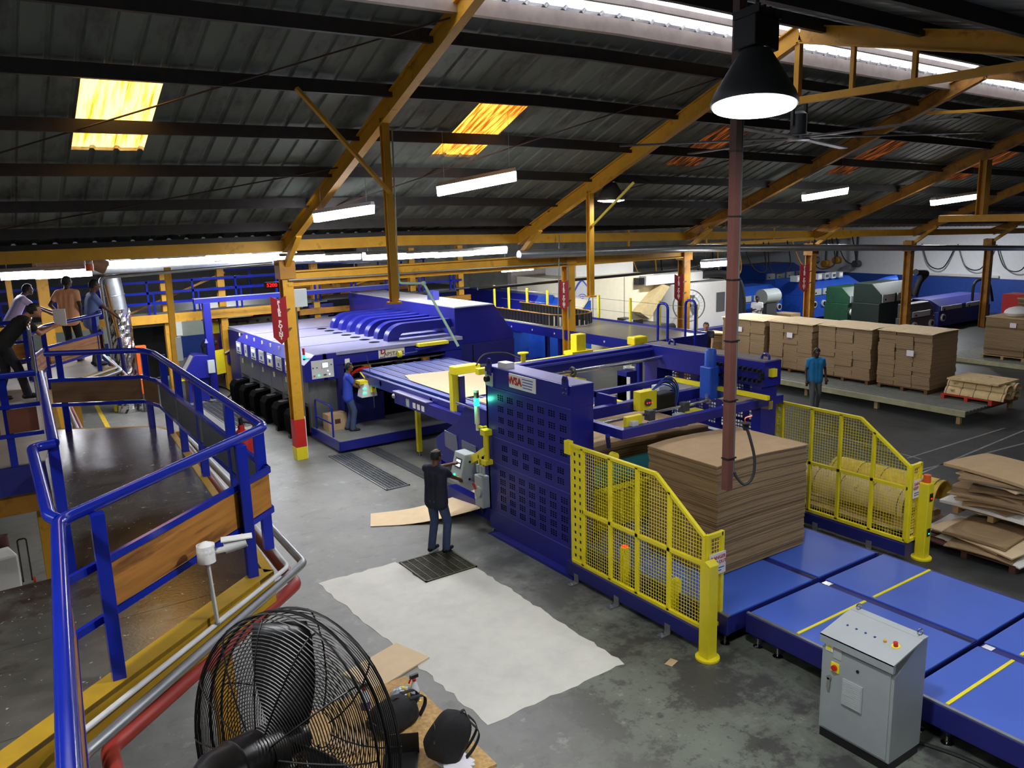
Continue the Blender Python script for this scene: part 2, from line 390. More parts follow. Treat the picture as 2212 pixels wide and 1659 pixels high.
# near slope
b = MB(); w = .35; xs = []
k = 0; x = -7.
while x < 43: xs += [(x,0),(x+w*.6,0),(x+w*.7,.04),(x+w*.9,.04)]; x += w
n = len(xs); vs = []
for y in (-8.2, YRID+.02): vs += [(x, y, zn(y)+.2+h+zf(x)) for x, h in xs]
b.add(vs, [(i,i+1,n+i+1,n+i) for i in range(n-1)]); o = b.build('roof_sheet', ROOFM, ceil); o['label'] = 'near roof slope of corrugated sheet'
for y in (8.9, 7.2, 5.5, 3.8, 2.1): xline(y, zn(y)+.08, .09, .2, PURL, 'purlin')
# frames: rafters, columns
RX = [6.1, 12.44, 18.73, 25.05, 31.3, 37.6]
for x in RX:
    dz = zf(x); b = MB()
    b.ibeam((x, 17.95, zr(17.95)-.12+dz), (x, YRID, ZRID-.15+dz), .15, .30, .022)
    b.build('rafter', OCHD if x > 13 else OCH, ceil)
    MB().bar((x, 17.98, 4.45+dz), (x, 17.0, zr(17.0)-.25+dz), .12, .12).build('haunch', OCH, ceil)
    MB().ibeam((x, YRID, ZRID-.15+dz), (x, -8, zn(-8)-.1+dz), .15, .30, .022).build('rafter', OCH if 12 < x < 13 else OCHD, ceil)  # brighter ochre on the second rafter paints in skylight falling on it
MB().bar((18.73,10.6,7.45), (18.73,3.5,7.0), .06).build('tie_bar', OCH, ceil)
for x in RX[1:2]:
    dz = zf(x); zc = 7.32+dz; b = MB()
    MB().bar((x, YRID, zc), (x, YRID, 8.3+dz), .1).build('king_post', OCH, ceil)
    ye = YRID-(ZRID-.2-7.32)/.22*.9
    MB().bar((x, YRID, zc), (x, ye, zc), .09, .12).build('collar', OCH, ceil)
    for yy in (YRID-1.05, YRID-2.1): MB().bar((x, yy, zc), (x, yy, zn(yy)-.2+dz), .07).build('strut', OCH, ceil)
# diagonal sag rods and wind braces under the far slope
ROD = mat('brown_rod', (64,44,34), .6)
for a, c in (((-.5,15.2),(6.1,10.3)), ((0,17.3),(6.1,14.6)), ((6.1,16.8),(12.4,10.6)), ((12.4,16.6),(18.7,11))):
    MB().cyl((a[0],a[1],zr(a[1])+.02+zf(a[0])), (c[0],c[1],zr(c[1])+.02+zf(c[0])), .014, n=6).build('sag_rod', ROD, ceil)
d_ = ray(640,190); p = V((0,0,HC))+d_*((5.0+.4*18.04-HC)/(d_.z+.4*d_.y)); MB().bar(p, (6.1,12.5,5.85), .07, .05).build('wind_brace', OCH, ceil)
MB().bar((12.44,15.0,5.1), (12.9,14.0,6.1), .05).build('wind_brace', YEL, ceil)
# hangers from the rafters
h = T('roof_hanger', 'long yellow steel hanger post dropping from the first rafter above the printer', 'hanger post', (6.1, 12.58, 4.03))
MB().ibeam((6.1,12.58,4.03), (6.1,12.58,7.05), .12, .12, .02).build('post', OCH, h); MB().box(6.0,6.2,12.48,12.68,4.02,4.05).build('end_plate', OCH, h); MB().cyl((6.2,12.6,4.1),(6.25,12.6,6.9),.015,n=6).build('conduit', GALV, h)
h = T('roof_hanger', 'yellow hanger post dropping from the second rafter by the white machine', 'hanger post', (12.44, 15.0, 3.5))
MB().ibeam((12.44,15.,3.5), (12.44,15.,5.95), .13, .13, .02).build('post', OCH, h); MB().box(12.34,12.54,14.9,15.1,3.49,3.52).build('end_plate', OCH, h)
pt = ax(2130,345,25.05); zb = ax(2128,465,25.05).z
h = T('roof_hanger', 'short yellow hanger frame with cross bar under the far rafters', 'hanger post', (25.05, pt.y, zb-.2))
MB().ibeam((25.05,pt.y,zb), (25.05,pt.y,pt.z), .3, .22, .03).build('post', OCH, h); MB().bar((25.05,pt.y+1.2,zb-.08), (25.05,pt.y-3.5,zb-.08), .25, .2).build('cross_bar', OCH, h)
# valley line: eave beam, transfer beam, columns
xline(18.04, 4.93, .2, .24, OCH, 'trim_1', par=None)
bpy.data.objects['trim_1'].parent = None; bpy.data.objects['trim_1'].location = WL['ceiling']; tag(bpy.data.objects['trim_1'], 'long yellow eave beam carrying the rafters', kind='structure')
struct('trim_2', 'yellow transfer beam between the columns', MB().ibeam((6.1,17.98,4.2), (18.85,17.98,4.2), .18, .34, .03), OCH)
struct('trim_3', 'dark valley gutter above the yellow eave beam', MB().box(-6,43,18.05,18.6,4.95,5.15), PURL)
COLRED = mat('column_red', (196,34,30), .5, var=.1)
for i, (x, par) in enumerate(((6.1,1),(14.15,0),(18.73,0),(25.05,0),(31.3,0),(37.6,0))):
    dz = zf(x); t = T('column_%d' % (i+1), 'yellow steel roof column', None, (x, 18.04, 0), kind='structure')
    if par:
        MB().ibeam((x,18.04,.95),(x,18.04,4.62+dz),.24,.26,.03).build('shaft', OCH, t)
        MB().box(x-.125,x+.125,17.9,18.18,.3,.96).build('red_band', COLRED, t); MB().box(x-.128,x+.128,17.9,18.18,0,.3).build('foot', YEL, t)
        MB().box(x+.13,x+.16,17.95,18.18,.0,1.0).build('guard_strip', WHITE, t)
        MB().cyl((x+.17,18.,1.),(x+.17,18.,3.6),.02,n=8).build('conduit', GALV, t); MB().box(x+.12,x+.42,17.93,18.02,3.55,3.95).build('junction_box', GREY, t)
    else: MB().ibeam((x,18.04,0),(x,18.04,4.62+dz),.26,.28,.03).build('shaft', OCHD if i > 1 else OCH, t)
    MB().box(x-.18,x+.18,17.86,18.22,4.2+dz,4.6+dz).build('cap_plate', OCHD, t)
# walls and the next bay
CORR = mat('dark_cladding', (62,64,64), .6, var=.2, scale=3, stretch=(6,6,.3))
PALEW = mat('pale_wall', (214,216,204), .6, var=.06, dirt=(180,178,160), dscale=1)
DADO = mat('blue_dado', (38,70,150), .5, var=.12)
struct('wall_far', 'dark cladding and pale painted wall across the next bay', MB().box(-8,16.5,38,38.2,0,7), CORR)
struct('wall_far_2', 'pale painted wall behind the far machines', MB().box(16.5,44,37.9,38.1,1.6,7), PALEW); struct('trim_4', 'blue painted dado of the far wall', MB().box(16.5,44,37.85,38.1,0,1.6), DADO)
struct('wall_right', 'white wall at the end of the aisle', MB().box(43,43.2,-8,38,1.7,8), mat('white_wall', (226,228,230), .6, var=.04)); struct('trim_5', 'blue painted dado of the end wall', MB().box(42.95,43.2,-8,38,0,1.7), DADO)
struct('wall_left', 'grey wall beside the walkway', MB().box(-8.2,-8,-8,38,0,7), CORR); struct('wall_back', 'grey wall behind the gallery', MB().box(-8,44,-8.2,-8,0,6), CORR)
struct('ceiling_next_bay', 'dark roof of the next bay', MB().box(-8,44,18.55,38.2,6.6,6.8).box(-8,44,18.5,18.6,5.1,6.7), CORR)
# low partition under the gallery
struct('wall_partition', 'pale green partition wall below the blue gallery', MB().box(-2,14,35.9,36,.9,2.4), mat('pale_green_wall', (196,208,194), .6, var=.05)); struct('trim_6', 'blue band of the partition', MB().box(-2,14,35.85,36,0,.9), DADO)
# ------------------------------------------------------------------ lamps
def bell_lamp(x, y, z, s, label, power, top=None, group='bell lamps', tilt=0.):
    t = T('bell_lamp', label, 'lamp', (x,y,z), group); r = .26*s
    MB().lathe([(r,0),(r*1.02,.02*s),(r*.95,.07*s),(r*.66,.2*s),(r*.45,.29*s),(r*.36,.33*s),(r*.34,.33*s),(r*.9,.07*s),(r*.96,.01*s)], (x,y,z), 32).build('shade', DGREY, t, smooth=True)
    MB().lathe([(r*.97,.012*s),(r*.95,-.012*s),(r*.6,-.03*s),(.001,-.038*s)], (x,y,z), 28).build('lens', TUBEW, t)
    MB().box(x-.11*s,x+.11*s,y-.09*s,y+.09*s,z+.33*s,z+.52*s).build('ballast_box', BLACK, t, bevel=.01)
    fin = MB()
    for k in range(5): fin.box(x-.1*s+k*.05*s, x-.085*s+k*.05*s, y-.1*s, y+.1*s, z+.52*s, z+.57*s)
    tag(fin.build('cooling_fin', BLACK, t), kind='stuff')
    tp = top if top else (zr(y)+zf(x) if y > YRID else zn(y)+zf(x)); MB().cyl((x,y,z+.5*s),(x,y,tp),.014*s,n=6).build('stem', DGREY, t)
    light('bell_light', 'AREA', (x,y,z-.06*s), power, (.95,.97,1), r*1.8, (0,0,0))
    if tilt:
        d = V((-x,-y,0)).normalized(); t.rotation_mode = 'QUATERNION'; t.rotation_quaternion = Matrix.Rotation(tilt, 3, V((0,0,-1)).cross(d)).to_quaternion()
    return t
def strip_lamp(c, d, ln, w, label, power, top=None, hang=True, group='strip lamps', dp=.14):
    c = V(c); d = V(d).normalized(); t = T('strip_lamp', label, 'lamp', c, group); sd = d.cross(V((0,0,1)))
    a, e = c-d*ln/2, c+d*ln/2
    poly = [(-w/2,.02),(-w*.36,.09),(w*.36,.09),(w/2,.02)]
    def ext(pl, z0): return [q+sd*u+V((0,0,v+z0)) for q in (a,e) for u, v in pl]
    k = 4; MB().add(ext(poly,0), [(3,2,1,0),(4,5,6,7)]+[(i,(i+1) % k,k+(i+1) % k,k+i) for i in range(k)]).build('housing', LGREY, t)
    pl = [(-w*.47,.02),(-w*.3,-dp),(w*.3,-dp),(w*.47,.02)]; MB().add(ext(pl,0), [(3,2,1,0),(4,5,6,7)]+[(i,(i+1) % k,k+(i+1) % k,k+i) for i in range(k)]).build('diffuser', TUBEW, t)
    if hang:
        for q in (a+d*.12, e-d*.12): MB().cyl(q+V((0,0,.08)), (q.x,q.y,top or zr(q.y)+zf(q.x)+.05), .004, n=4).build('hanging_cord', GALV, t)
    if power:
        o = light('strip_light', 'AREA', c-V((0,0,dp+.09)), power, (.96,.98,1), ln*.9, (0,0,math.atan2(d.y,d.x)), sy=w*.7)
    return t
bell_lamp(4.2, 3.48, 6.03, 1.0, 'big bell lamp glowing right overhead beside the hanging pole', 210, tilt=math.radians(9))
p = ax(1357,432,12.7); bell_lamp(13.0, 14.9, ay(1357,432,14.9).z, 1.25, 'small bell lamp under the second rafter', 80, top=zr(14.9)-.05)
p = ax(1030,392,8.2); strip_lamp(ay(1030,390,12.9), (.8,-.6,.16), 1.45, .42, 'strip lamp on long cords below the amber skylight', 170)
strip_lamp(ay(743,455,15.2), (.8,-.6,.12), 1.15, .40, 'strip lamp hanging left of the first hanger post', 120)
strip_lamp(ay(1782,415,13.5), (.8,-.6,.14), 1.1, .42, 'strip lamp under the third rafter far off', 25)
strip_lamp(ay(2062,427,13.5), (.8,-.6,.12), 1.3, .44, 'strip lamp nearest the far hanger frame', 25)
for k, (px, py, Y) in enumerate(((500,551,24),(590,548,22.5),(650,553,21.5),(730,552,21.5),(830,550,21.5),(900,548,21.5),(980,545,21.5),(1055,540,21.5),(560,541,25),(345,560,24),(400,558,24),(300,562,25))):
    c = ay(px, py, Y); strip_lamp(c, (1,0,0), 1.25 if Y < 23 else 1.5, .3, 'bare strip lamp in the glowing row of the next bay, %s of its kind' % ORD[k], 70 if k % 2 == 0 else 0, top=6.6, group='strip lamps of the next bay', dp=.13)
for k, (px, py, ln) in enumerate(((48,588,1.3),(137,585,1.9))): strip_lamp(ay(px,py,19.6), (1,.0,0), (.78,1.05)[k], .2, ('short' if k == 0 else 'long')+' strip lamp hanging above the men on the gallery', 40, top=6.6)
strip_lamp(ay(1545,566,17.2), (1,0,0), 1.1, .2, 'strip lamp beside the hanging pole in front of the white machine', 40, top=zr(17.2)+.2)
strip_lamp(ay(1118,577,24), (1,0,0), 1.3, .2, 'single strip lamp beyond the transfer beam', 60, top=6.6); strip_lamp(ay(1860,555,30), (1,0,0), 1.5, .25, 'lone strip lamp far behind the blue machines', 120, top=6.6)
for k, (x, y) in enumerate(((10.5,3.4),(16.8,3.4),(-2.0,3.4),(4.2,-2.5),(10.5,-2.5),(24,3.4))): bell_lamp(x, y, zn(y)+zf(x)-.75, 1.0, 'added unseen bell lamp along the near roof slope, %s' % ('next to the big one','two bays beyond','before the walkway','behind the gallery','behind the conveyor','near the end wall')[k], (130,22,200,150,90,15)[k])  # lamps out of view, added as fill light for the near bay
for k, (x, y) in enumerate(((22.5,20.6),(31.,21.),(38.,20.5),(8.,31.),(15.,21.))): strip_lamp((x,y,5.1), (1,0,0), 1.5, .3, 'added unseen strip lamp of the next bay high behind the eave beam, %s row' % ('third','fourth','last','first','second')[k], (420,260,340,200,160)[k], top=6.6, group='strip lamps of the next bay')  # lamps added out of sight to brighten the far machines and walls
# ------------------------------------------------------------------ walkway in front with its guardrails
DZ = 2.8
def deck_mat():
    m = mat('deck_plywood', (80,77,70), .22, var=.22, scale=5, bump=.1, bscale=40, dirt=(50,38,27), dscale=.42, dlo=.47, dhi=.53)
    N = m.node_tree.nodes; L = m.node_tree.links; p = N['Principled BSDF']; src = p.inputs['Base Color'].links[0].from_socket; tc = N.new('ShaderNodeTexCoord'); n = N.new('ShaderNodeTexNoise'); n.inputs['Scale'].default_value = 26; n.inputs['Detail'].default_value = 4; L.new(tc.outputs['Object'], n.inputs['Vector'])
    r = N.new('ShaderNodeMapRange'); r.inputs[1].default_value = .69; r.inputs[2].default_value = .72; L.new(n.outputs['Fac'], r.inputs[0]); x = N.new('ShaderNodeMix'); x.data_type = 'RGBA'; x.inputs[7].default_value = (*lin((150,148,140)), 1); L.new(r.outputs[0], x.inputs[0]); L.new(src, x.inputs[6]); L.new(x.outputs[2], p.inputs['Base Color']); return m
DECK = deck_mat()
wk = T('walkway_deck', 'brown plywood walkway deck with yellow edge inside the blue railings', 'walkway', (1.1, 8, DZ-.25))
poly = [(1.70,5.87),(2.06,10.9),(1.9,11.4),(.78,12.15),(.55,10.5),(.40,6.80),(-2,6.72),(-2,2.87)]
def clip(poly, y0, y1):
    def half(P, f):
        o = []
        for i in range(len(P)):
            a, b = P[i], P[(i+1) % len(P)]; fa, fb = f(a), f(b)
            if fa >= 0: o.append(a)
            if (fa >= 0) != (fb >= 0): t = fa/(fa-fb); o.append((a[0]+(b[0]-a[0])*t, a[1]+(b[1]-a[1])*t))
        return o
    return half(half(poly, lambda p: p[1]-y0), lambda p: y1-p[1])
ys = [2.8,3.55,4.65,5.75,6.85,7.95,9.05,10.15,11.25,12.3]
for a, b in zip(ys, ys[1:]):
    c = clip(poly, a+.003, b-.003)
    if len(c) >= 3: MB().prism(c, 'Z', DZ-.03, DZ).build('deck_board', DECK, wk)
EDGE = mat('yellow_edge', (166,130,18), .5, var=.15, dirt=(120,84,20), dscale=3, dlo=.6, dhi=.8)
def off(a, b, d): a, b = V(a), V(b); n = V((b.y-a.y, -(b.x-a.x))).normalized(); return a+n*d, b+n*d
def strip(a, b, d0, d1, z0, z1, name, mt, par):
    p, q = off(a,b,d0); r, s = off(a,b,d1); MB().prism([tuple(p),tuple(q),tuple(s),tuple(r)], 'Z', z0, z1).build(name, mt, par)
NE = ((-2.0,2.87),(1.70,5.87)); RE = ((1.70,5.87),(2.06,10.9))
strip(*NE, -.15, .0, DZ-.02, DZ+.004, 'edge_strip', EDGE, wk); strip(*RE, -.07, .0, DZ-.02, DZ+.004, 'edge_strip', EDGE, wk)
strip(*NE, -.06, .0, DZ-.25, DZ-.02, 'edge_beam', EDGE, wk); strip(*RE, -.06, .0, DZ-.25, DZ-.02, 'edge_beam', EDGE, wk); strip((2.06,10.9),(1.9,11.4),0,.06,DZ-.25,DZ,'edge_beam',EDGE,wk); strip((1.9,11.4),(.78,12.15),0,.06,DZ-.25,DZ,'edge_beam',EDGE,wk)
strip((.40,6.80),(-2,6.72),-.06,0,DZ-.25,DZ-.03,'edge_beam',BLUE2,wk)
for x, y in ((1.4,6.6),(1.75,10.6),(0.2,6.5)): MB().box(x-.08,x+.08,y-.08,y+.08,0,DZ-.03).build('support_post', OCH, wk)
def smooth_path(P, n=6):
    P = [V(p) for p in P]; o = []
    for i in range(len(P)-1):
        a, b, c, d = P[max(i-1,0)], P[i], P[i+1], P[min(i+2,len(P)-1)]
        for j in range(n): t = j/n; o.append(.5*((2*b)+(c-a)*t+(2*a-5*b+4*c-d)*t*t+(3*b-a-3*c+d)*t**3))
    o.append(P[-1]); return o
def arcpath(pts, r=.08, n=5):
    o = [V(pts[0])]
    for i in range(1, len(pts)-1):
        p, a, b = V(pts[i]), V(pts[i-1]), V(pts[i+1]); u = (a-p); v = (b-p); k = min(r, u.length*.45, v.length*.45); u.normalize(); v.normalize()
        for j in range(n+1):
            t = j/n; o.append((p+u*k)*(1-t)**2 + p*2*t*(1-t) + (p+v*k)*t**2)
    o.append(V(pts[-1])); return o
def guard(label, pts, posts, z=DZ, h=1.05, r=.036, pw=.075, mids=(.37,.70), boards=(), bmat=None, bz=(.40,.67), tube_mid=False, seg_mid=None, cat='guardrail', top=True, mr=.022, cap=None):
    t = T('guardrail', label, cat, (pts[0][0], pts[0][1], z))
    P = [V((p[0],p[1],z+h)) for p in pts]
    if top: MB().tube(arcpath(P, .09), r, 12).build('handrail', RAILB, t, smooth=True)
    for x, y in posts: MB().box(x-pw/2,x+pw/2,y-pw/2,y+pw/2,z,z+h-r*.6).build('post', RAILB, t, bevel=.004)
    for mz in mids:
        for i in (seg_mid if seg_mid is not None else range(len(pts)-1)):
            MB().bar((pts[i][0],pts[i][1],z+mz), (pts[i+1][0],pts[i+1][1],z+mz), mr*2*.7, mr*2).build('mid_rail', RAILB, t)
    for i, f0, f1 in boards:
        a, b = V(pts[i]).to_2d(), V(pts[i+1]).to_2d(); p, q = a.lerp(b, f0), a.lerp(b, f1)
        MB().bar((p.x,p.y,z+(bz[0]+bz[1])/2), (q.x,q.y,z+(bz[0]+bz[1])/2), .02, bz[1]-bz[0]).build('kick_board', bmat or WOOD, t)
    return t
guard('near blue guardrail with plywood boards around the walkway corner', [(.05,2.2),(.27,4.86),(1.83,6.2),(1.84,6.5)], [(.47,4.95),(1.54,5.87),(1.81,6.33)], boards=((0,.1,.97),(1,.14,.80),(1,.84,.99)))
guard('long blue guardrail with dark plates along the walkway side', [(1.83,6.25),(1.92,10.9),(1.86,11.3)], [(1.9,8.70),(1.95,9.84),(2.0,10.87),(1.87,7.4)], boards=((0,.02,.48),(0,.50,.74),(0,.76,.97)), bmat=DGREY, seg_mid=[0])
guard('blue guardrail with one wide dark board across the walkway end', [(1.92,10.92),(1.82,11.35),(.80,11.95)], [(1.87,11.34),(.945,11.95)], boards=((1,.02,.98),(0,.05,.95)), bmat=WOODD, bz=(.40,.70), cap=1)
guard('blue pipe handrail along the open side of the walkway', [(.62,10.3),(.43,6.78)], [(.62,10.2),(.42,6.8)], mids=(), r=.038)
o = MB().tube(arcpath([(.43,6.75,3.85),(.28,6.72,3.85),(.24,5.0,3.85),(.28,4.88,3.85)], .12), .036, 12).build('barrier_pipe', RAILB, smooth=True); tag(o, 'bowed blue barrier pipe closing the gap in the walkway railing', 'barrier')
# pipes slung along the deck edge
def run(name, label, cat, near, corner, d, z, r, mt):
    a, c = az(*near, z), az(*corner, z); u = (a-c).normalized(); far = off(RE[0], RE[1], d)[1]
    P = [a+u*.3+V((0,-1.2,0)), a+u*.25, c, V((far.x,far.y,z))]
    o = MB().tube(arcpath(P, .06, 4), r, 12).build(name, mt, smooth=True); return tag(o, label, cat)
PVC = mat('pvc_grey', (196,196,194), .4, var=.06)
run('water_pipe', 'thin pale pipe fixed along the walkway edge', 'pipe', (210,1555), (622,1224), .07, DZ-.05, .018, PVC)
run('water_pipe', 'thick galvanised pipe along the walkway edge', 'pipe', (245,1575), (656,1216), .16, DZ-.12, .034, GALV)
run('sprinkler_pipe', 'dark red pipe below the galvanised one on the walkway edge', 'pipe', (300,1562), (640,1262), .14, DZ-.30, .05, REDPIPE)
p = az(470,1345,DZ-.03); o = MB().tube(arcpath([p+V((0,0,0)), az(560,1272,DZ-.08), az(612,1232,DZ-.06)], .05), .018, 8).build('conduit_pipe', PVC, smooth=True); tag(o, 'short pale conduit looping beside the security camera post', 'conduit')
# bullet camera on a conduit post
ct = T('security_camera', 'white bullet security camera on a thin conduit post', 'camera', p)
tp = p+V((-.02,0.02,.50)); MB().cyl(p, tp, .014, n=8).build('post', PVC, ct)
cd = CR*.9+V((.3,.25,0)); cd = V((cd.x,cd.y,.08)).normalized()
MB().cyl(tp+V((0,0,-.06)), tp+V((0,0,.06)), .06, n=16).sphere(tp+V((0,0,.02)), .062).build('junction_box', WHITE, ct, smooth=True)
MB().cyl(tp+cd*.05, tp+cd*.13, .02, n=10).build('bracket', WHITE, ct); MB().cyl(tp+cd*.12+V((0,0,.01)), tp+cd*.26+V((0,0,.025)), .042, .038, n=16).build('housing', LGREY, ct, smooth=True)
MB().cyl(tp+cd*.262+V((0,0,.025)), tp+cd*.266+V((0,0,.025)), .03, n=16).build('lens', BLACK, ct); MB().cbox(tp+cd*.2+V((0,0,.062)), .2, .085, .008, math.atan2(cd.y,cd.x)).build('sun_hood', WHITE, ct)
# red extinguisher hung outside the side rail
ec = ax(527,985,1.98); t = T('fire_extinguisher', 'red fire extinguisher hanging on the walkway side railing', 'extinguisher', (ec.x, ec.y, ec.z-.3))
MB().lathe([(.001,-.28),(.075,-.27),(.09,-.24),(.09,.16),(.07,.22),(.03,.26),(.03,.30),(.001,.30)], ec, 20).build('cylinder', RED, t, smooth=True)
MB().lathe([(.095,-.3),(.095,-.12)], ec, 16).build('holder', BLACK, t); MB().cyl(ec+V((0,0,.3)), ec+V((0,0,.36)), .02).bar(ec+V((-.02,0,.36)), ec+V((.12,0,.40)), .025, .012).build('valve', BLACK, t); MB().tube(arcpath([ec+V((0,0,.33)), ec+V((.12,0,.3)), ec+V((.11,0,-.1))], .06), .012, 6).build('hose', RUBBER, t)
# ------------------------------------------------------------------ left-hand gallery beyond
gt = T('gallery_deck', 'grey gallery deck where the men stand beyond the walkway', 'walkway', (0, 15, DZ-.3))
gpoly = [(-3,10.55),(.56,10.55),(.80,12.2),(1.0,15.6),(2.2,17.15),(2.3,20.5),(-3,20.5)]
GDECK = mat('gallery_board', (150,140,126), .4, var=.1, scale=2)
for a, b in zip((10.5,11.7,12.9,14.1,15.3,16.5,17.7,18.9), (11.7,12.9,14.1,15.3,16.5,17.7,18.9,20.6)):
    c = clip(gpoly, a+.003, b-.003)
    if len(c) >= 3: MB().prism(c, 'Z', DZ-.03, DZ).build('deck_board', GDECK, gt)
MB().box(-3,.56,10.5,10.55,DZ-.34,DZ-.01).build('fascia', BLUE2, gt); MB().box(-3,.56,10.6,10.72,DZ-.6,DZ-.34).build('edge_beam', OCHD, gt)
strip((1.0,15.6),(2.2,17.15),0,.1,DZ-.2,DZ+.004,'edge_beam',EDGE,gt); strip((.80,12.2),(1.0,15.6),0,.08,DZ-.2,DZ+.004,'edge_beam',EDGE,gt)
for x, y in ((1.6,18.),(.5,11.)): MB().box(x-.09,x+.09,y-.09,y+.09,0,DZ-.03).build('support_post', OCH, gt)
for d, z, r, mt, nm, lb in ((.14,DZ-.02,.02,PVC,'water_pipe','thin pale pipe on the gallery edge below the men'),(.22,DZ-.08,.035,GALV,'water_pipe','galvanised pipe on the gallery edge below the men'),(.3,DZ-.2,.05,REDPIPE,'sprinkler_pipe','red pipe on the gallery edge below the men')):
    a, b = off((1.0,15.6),(2.2,17.15), d); o = MB().tube(arcpath([(a.x-.1,a.y-3.2,z),(a.x,a.y,z),(b.x,b.y,z),(b.x+.05,b.y+2,z)], .1), r, 10).build(nm, mt, smooth=True); tag(o, lb, 'pipe')
guard('blue guardrail at the near edge of the gallery below the photographer', [(-1.5,10.5),(.58,10.4)], [(.25,10.5),(-.6,10.5)], boards=((0,.02,.38),(0,.42,.80),(0,.84,.98)), bmat=mat('red_brown_board',(104,54,30),.55))
guard('blue guardrail with an orange-brown board in front of the standing men', [(.75,14.2),(1.05,15.4),(2.12,16.9),(2.2,17.6)], [(1.05,15.4),(1.98,16.75),(.80,14.4)], boards=((1,.05,.92),(2,.1,.9),(0,.1,.9)))
guard('blue rail far left behind the photographer', [(-1.2,16.6),(.9,16.6)], [(.15,16.6),(.85,16.6)], boards=((0,.0,.98),))
t = T('guardrail', 'chrome-bright upright rail end beside the photographer', 'guardrail', (.78,14.1,DZ)); MB().tube(arcpath([(.78,14.1,DZ),(.78,14.1,4.05),(.9,15.2,4.05)], .1), .028, 12).build('handrail', CHROME, t, smooth=True)
# ------------------------------------------------------------------ pedestal fan close by
fc = V((0,0,HC))+ray(632,1600)*2.9; fa = (-CR*.54 - _f*.84); fa = V((fa.x,fa.y,fa.z+.0)).normalized(); FR = .46
FANM = mat('fan_black', (30,28,26), .4, metal=.3, var=.15)
fan = T('pedestal_fan', 'big black pedestal fan seen from behind its motor in front of the walkway', 'fan', (fc.x-.1, fc.y, 1.9))
q = V((0,0,1)).rotation_difference(fa)
TUP = max([i*.02 for i in range(315)], key=lambda t: (q @ V((math.cos(t), math.sin(t), 0))).dot(CU))
def fp(r, t, z): return fc + q @ V((r*math.cos(t), r*math.sin(t), z))
def dome(r, s): return s*(.055+.085*math.sqrt(max(0, 1-(r/FR)**2)) if s > 0 else .055+.06*math.sqrt(max(0, 1-(r/FR)**2)))
for s, nm, nr in ((1,'rear_guard',34),(-1,'front_guard',34)):
    b = MB()
    for k in range(nr):
        r = .07+(FR-.07)*k/(nr-1); z = (.055+(.10 if s > 0 else .07)*math.sqrt(max(0, 1-(r/FR)**2)))*s; sp = .008*(k+1)/nr
        b.tube([fp(r, 2*math.pi*i/56, z) for i in range(56)], .0022, 4, closed=True)
    b.tube([fp(FR, 2*math.pi*i/56, .0) for i in range(56)], .006, 6, closed=True); b.tube([fp(FR, 2*math.pi*i/56, .05*s) for i in range(56)], .004, 6, closed=True)
    tag(b.build(nm, FANM, fan), kind='stuff')
    for k in range(12 if s > 0 else 9):
        t = 2*math.pi*k/(12 if s > 0 else 9)+.1; MB().tube([fp(r, t+(.35*(r/FR) if s < 0 else 0), (.057+(.10 if s > 0 else .07)*math.sqrt(max(0, 1-(r/FR)**2)))*s) for r in (.06,.14,.22,.32,.40,.445,FR)], .0032, 5).build('guard_rib', FANM, fan)
for k in range(3):
    t0 = TUP+math.radians(8+120*k); b = MB(); vs = []; n = 8
    for i in range(n):
        f = i/(n-1); r = .05+.37*f; hw = (.05+.07*math.sin(min(1, f*1.6)*math.pi/2))*(1 if f < .99 else .86)
        for j in range(5): u = -1+2*j/4; vs.append(fp(math.hypot(r, u*hw), t0+math.atan2(u*hw, r), .045*u*(1-.3*f)+.008*u*u))
    b.add(vs, [(i*5+j, i*5+j+1, (i+1)*5+j+1, (i+1)*5+j) for i in range(n-1) for j in range(4)]); b.build('blade', FANM, fan, smooth=True, solid=.004)
MB().lathe([(.001,-.05),(.05,-.045),(.055,.05),(.001,.05)], fc, 20, fa).build('hub', FANM, fan, smooth=True)
MB().lathe([(.03,.06),(.086,.08),(.094,.10),(.094,.26),(.090,.265),(.089,.27),(.083,.34),(.055,.385),(.001,.40)], fc, 28, fa).build('motor', mat('motor_black',(34,31,29),.35,var=.1), fan, smooth=True)
mb = fc+fa*.18; MB().cyl((mb.x,mb.y,mb.z-.06),(mb.x,mb.y,1.95),.025,n=12).build('pole', FANM, fan); MB().lathe([(.3,0),(.3,.03),(.05,.06),(.03,.1)], (mb.x,mb.y,1.9), 24).build('base', FANM, fan, smooth=True)
o = MB().box(mb.x-.45,mb.x+.35,mb.y-.4,mb.y+.35,1.86,1.9).box(mb.x-.4,mb.x-.34,mb.y-.3,mb.y-.24,0,1.86).box(mb.x+.2,mb.x+.26,mb.y-.3,mb.y-.24,0,1.86).box(mb.x-.4,mb.x-.34,mb.y+.2,mb.y+.26,0,1.86).box(mb.x+.2,mb.x+.26,mb.y+.2,mb.y+.26,0,1.86).build('fan_stand', DGREY); tag(o, 'dark steel stand holding the pedestal fan', 'stand')
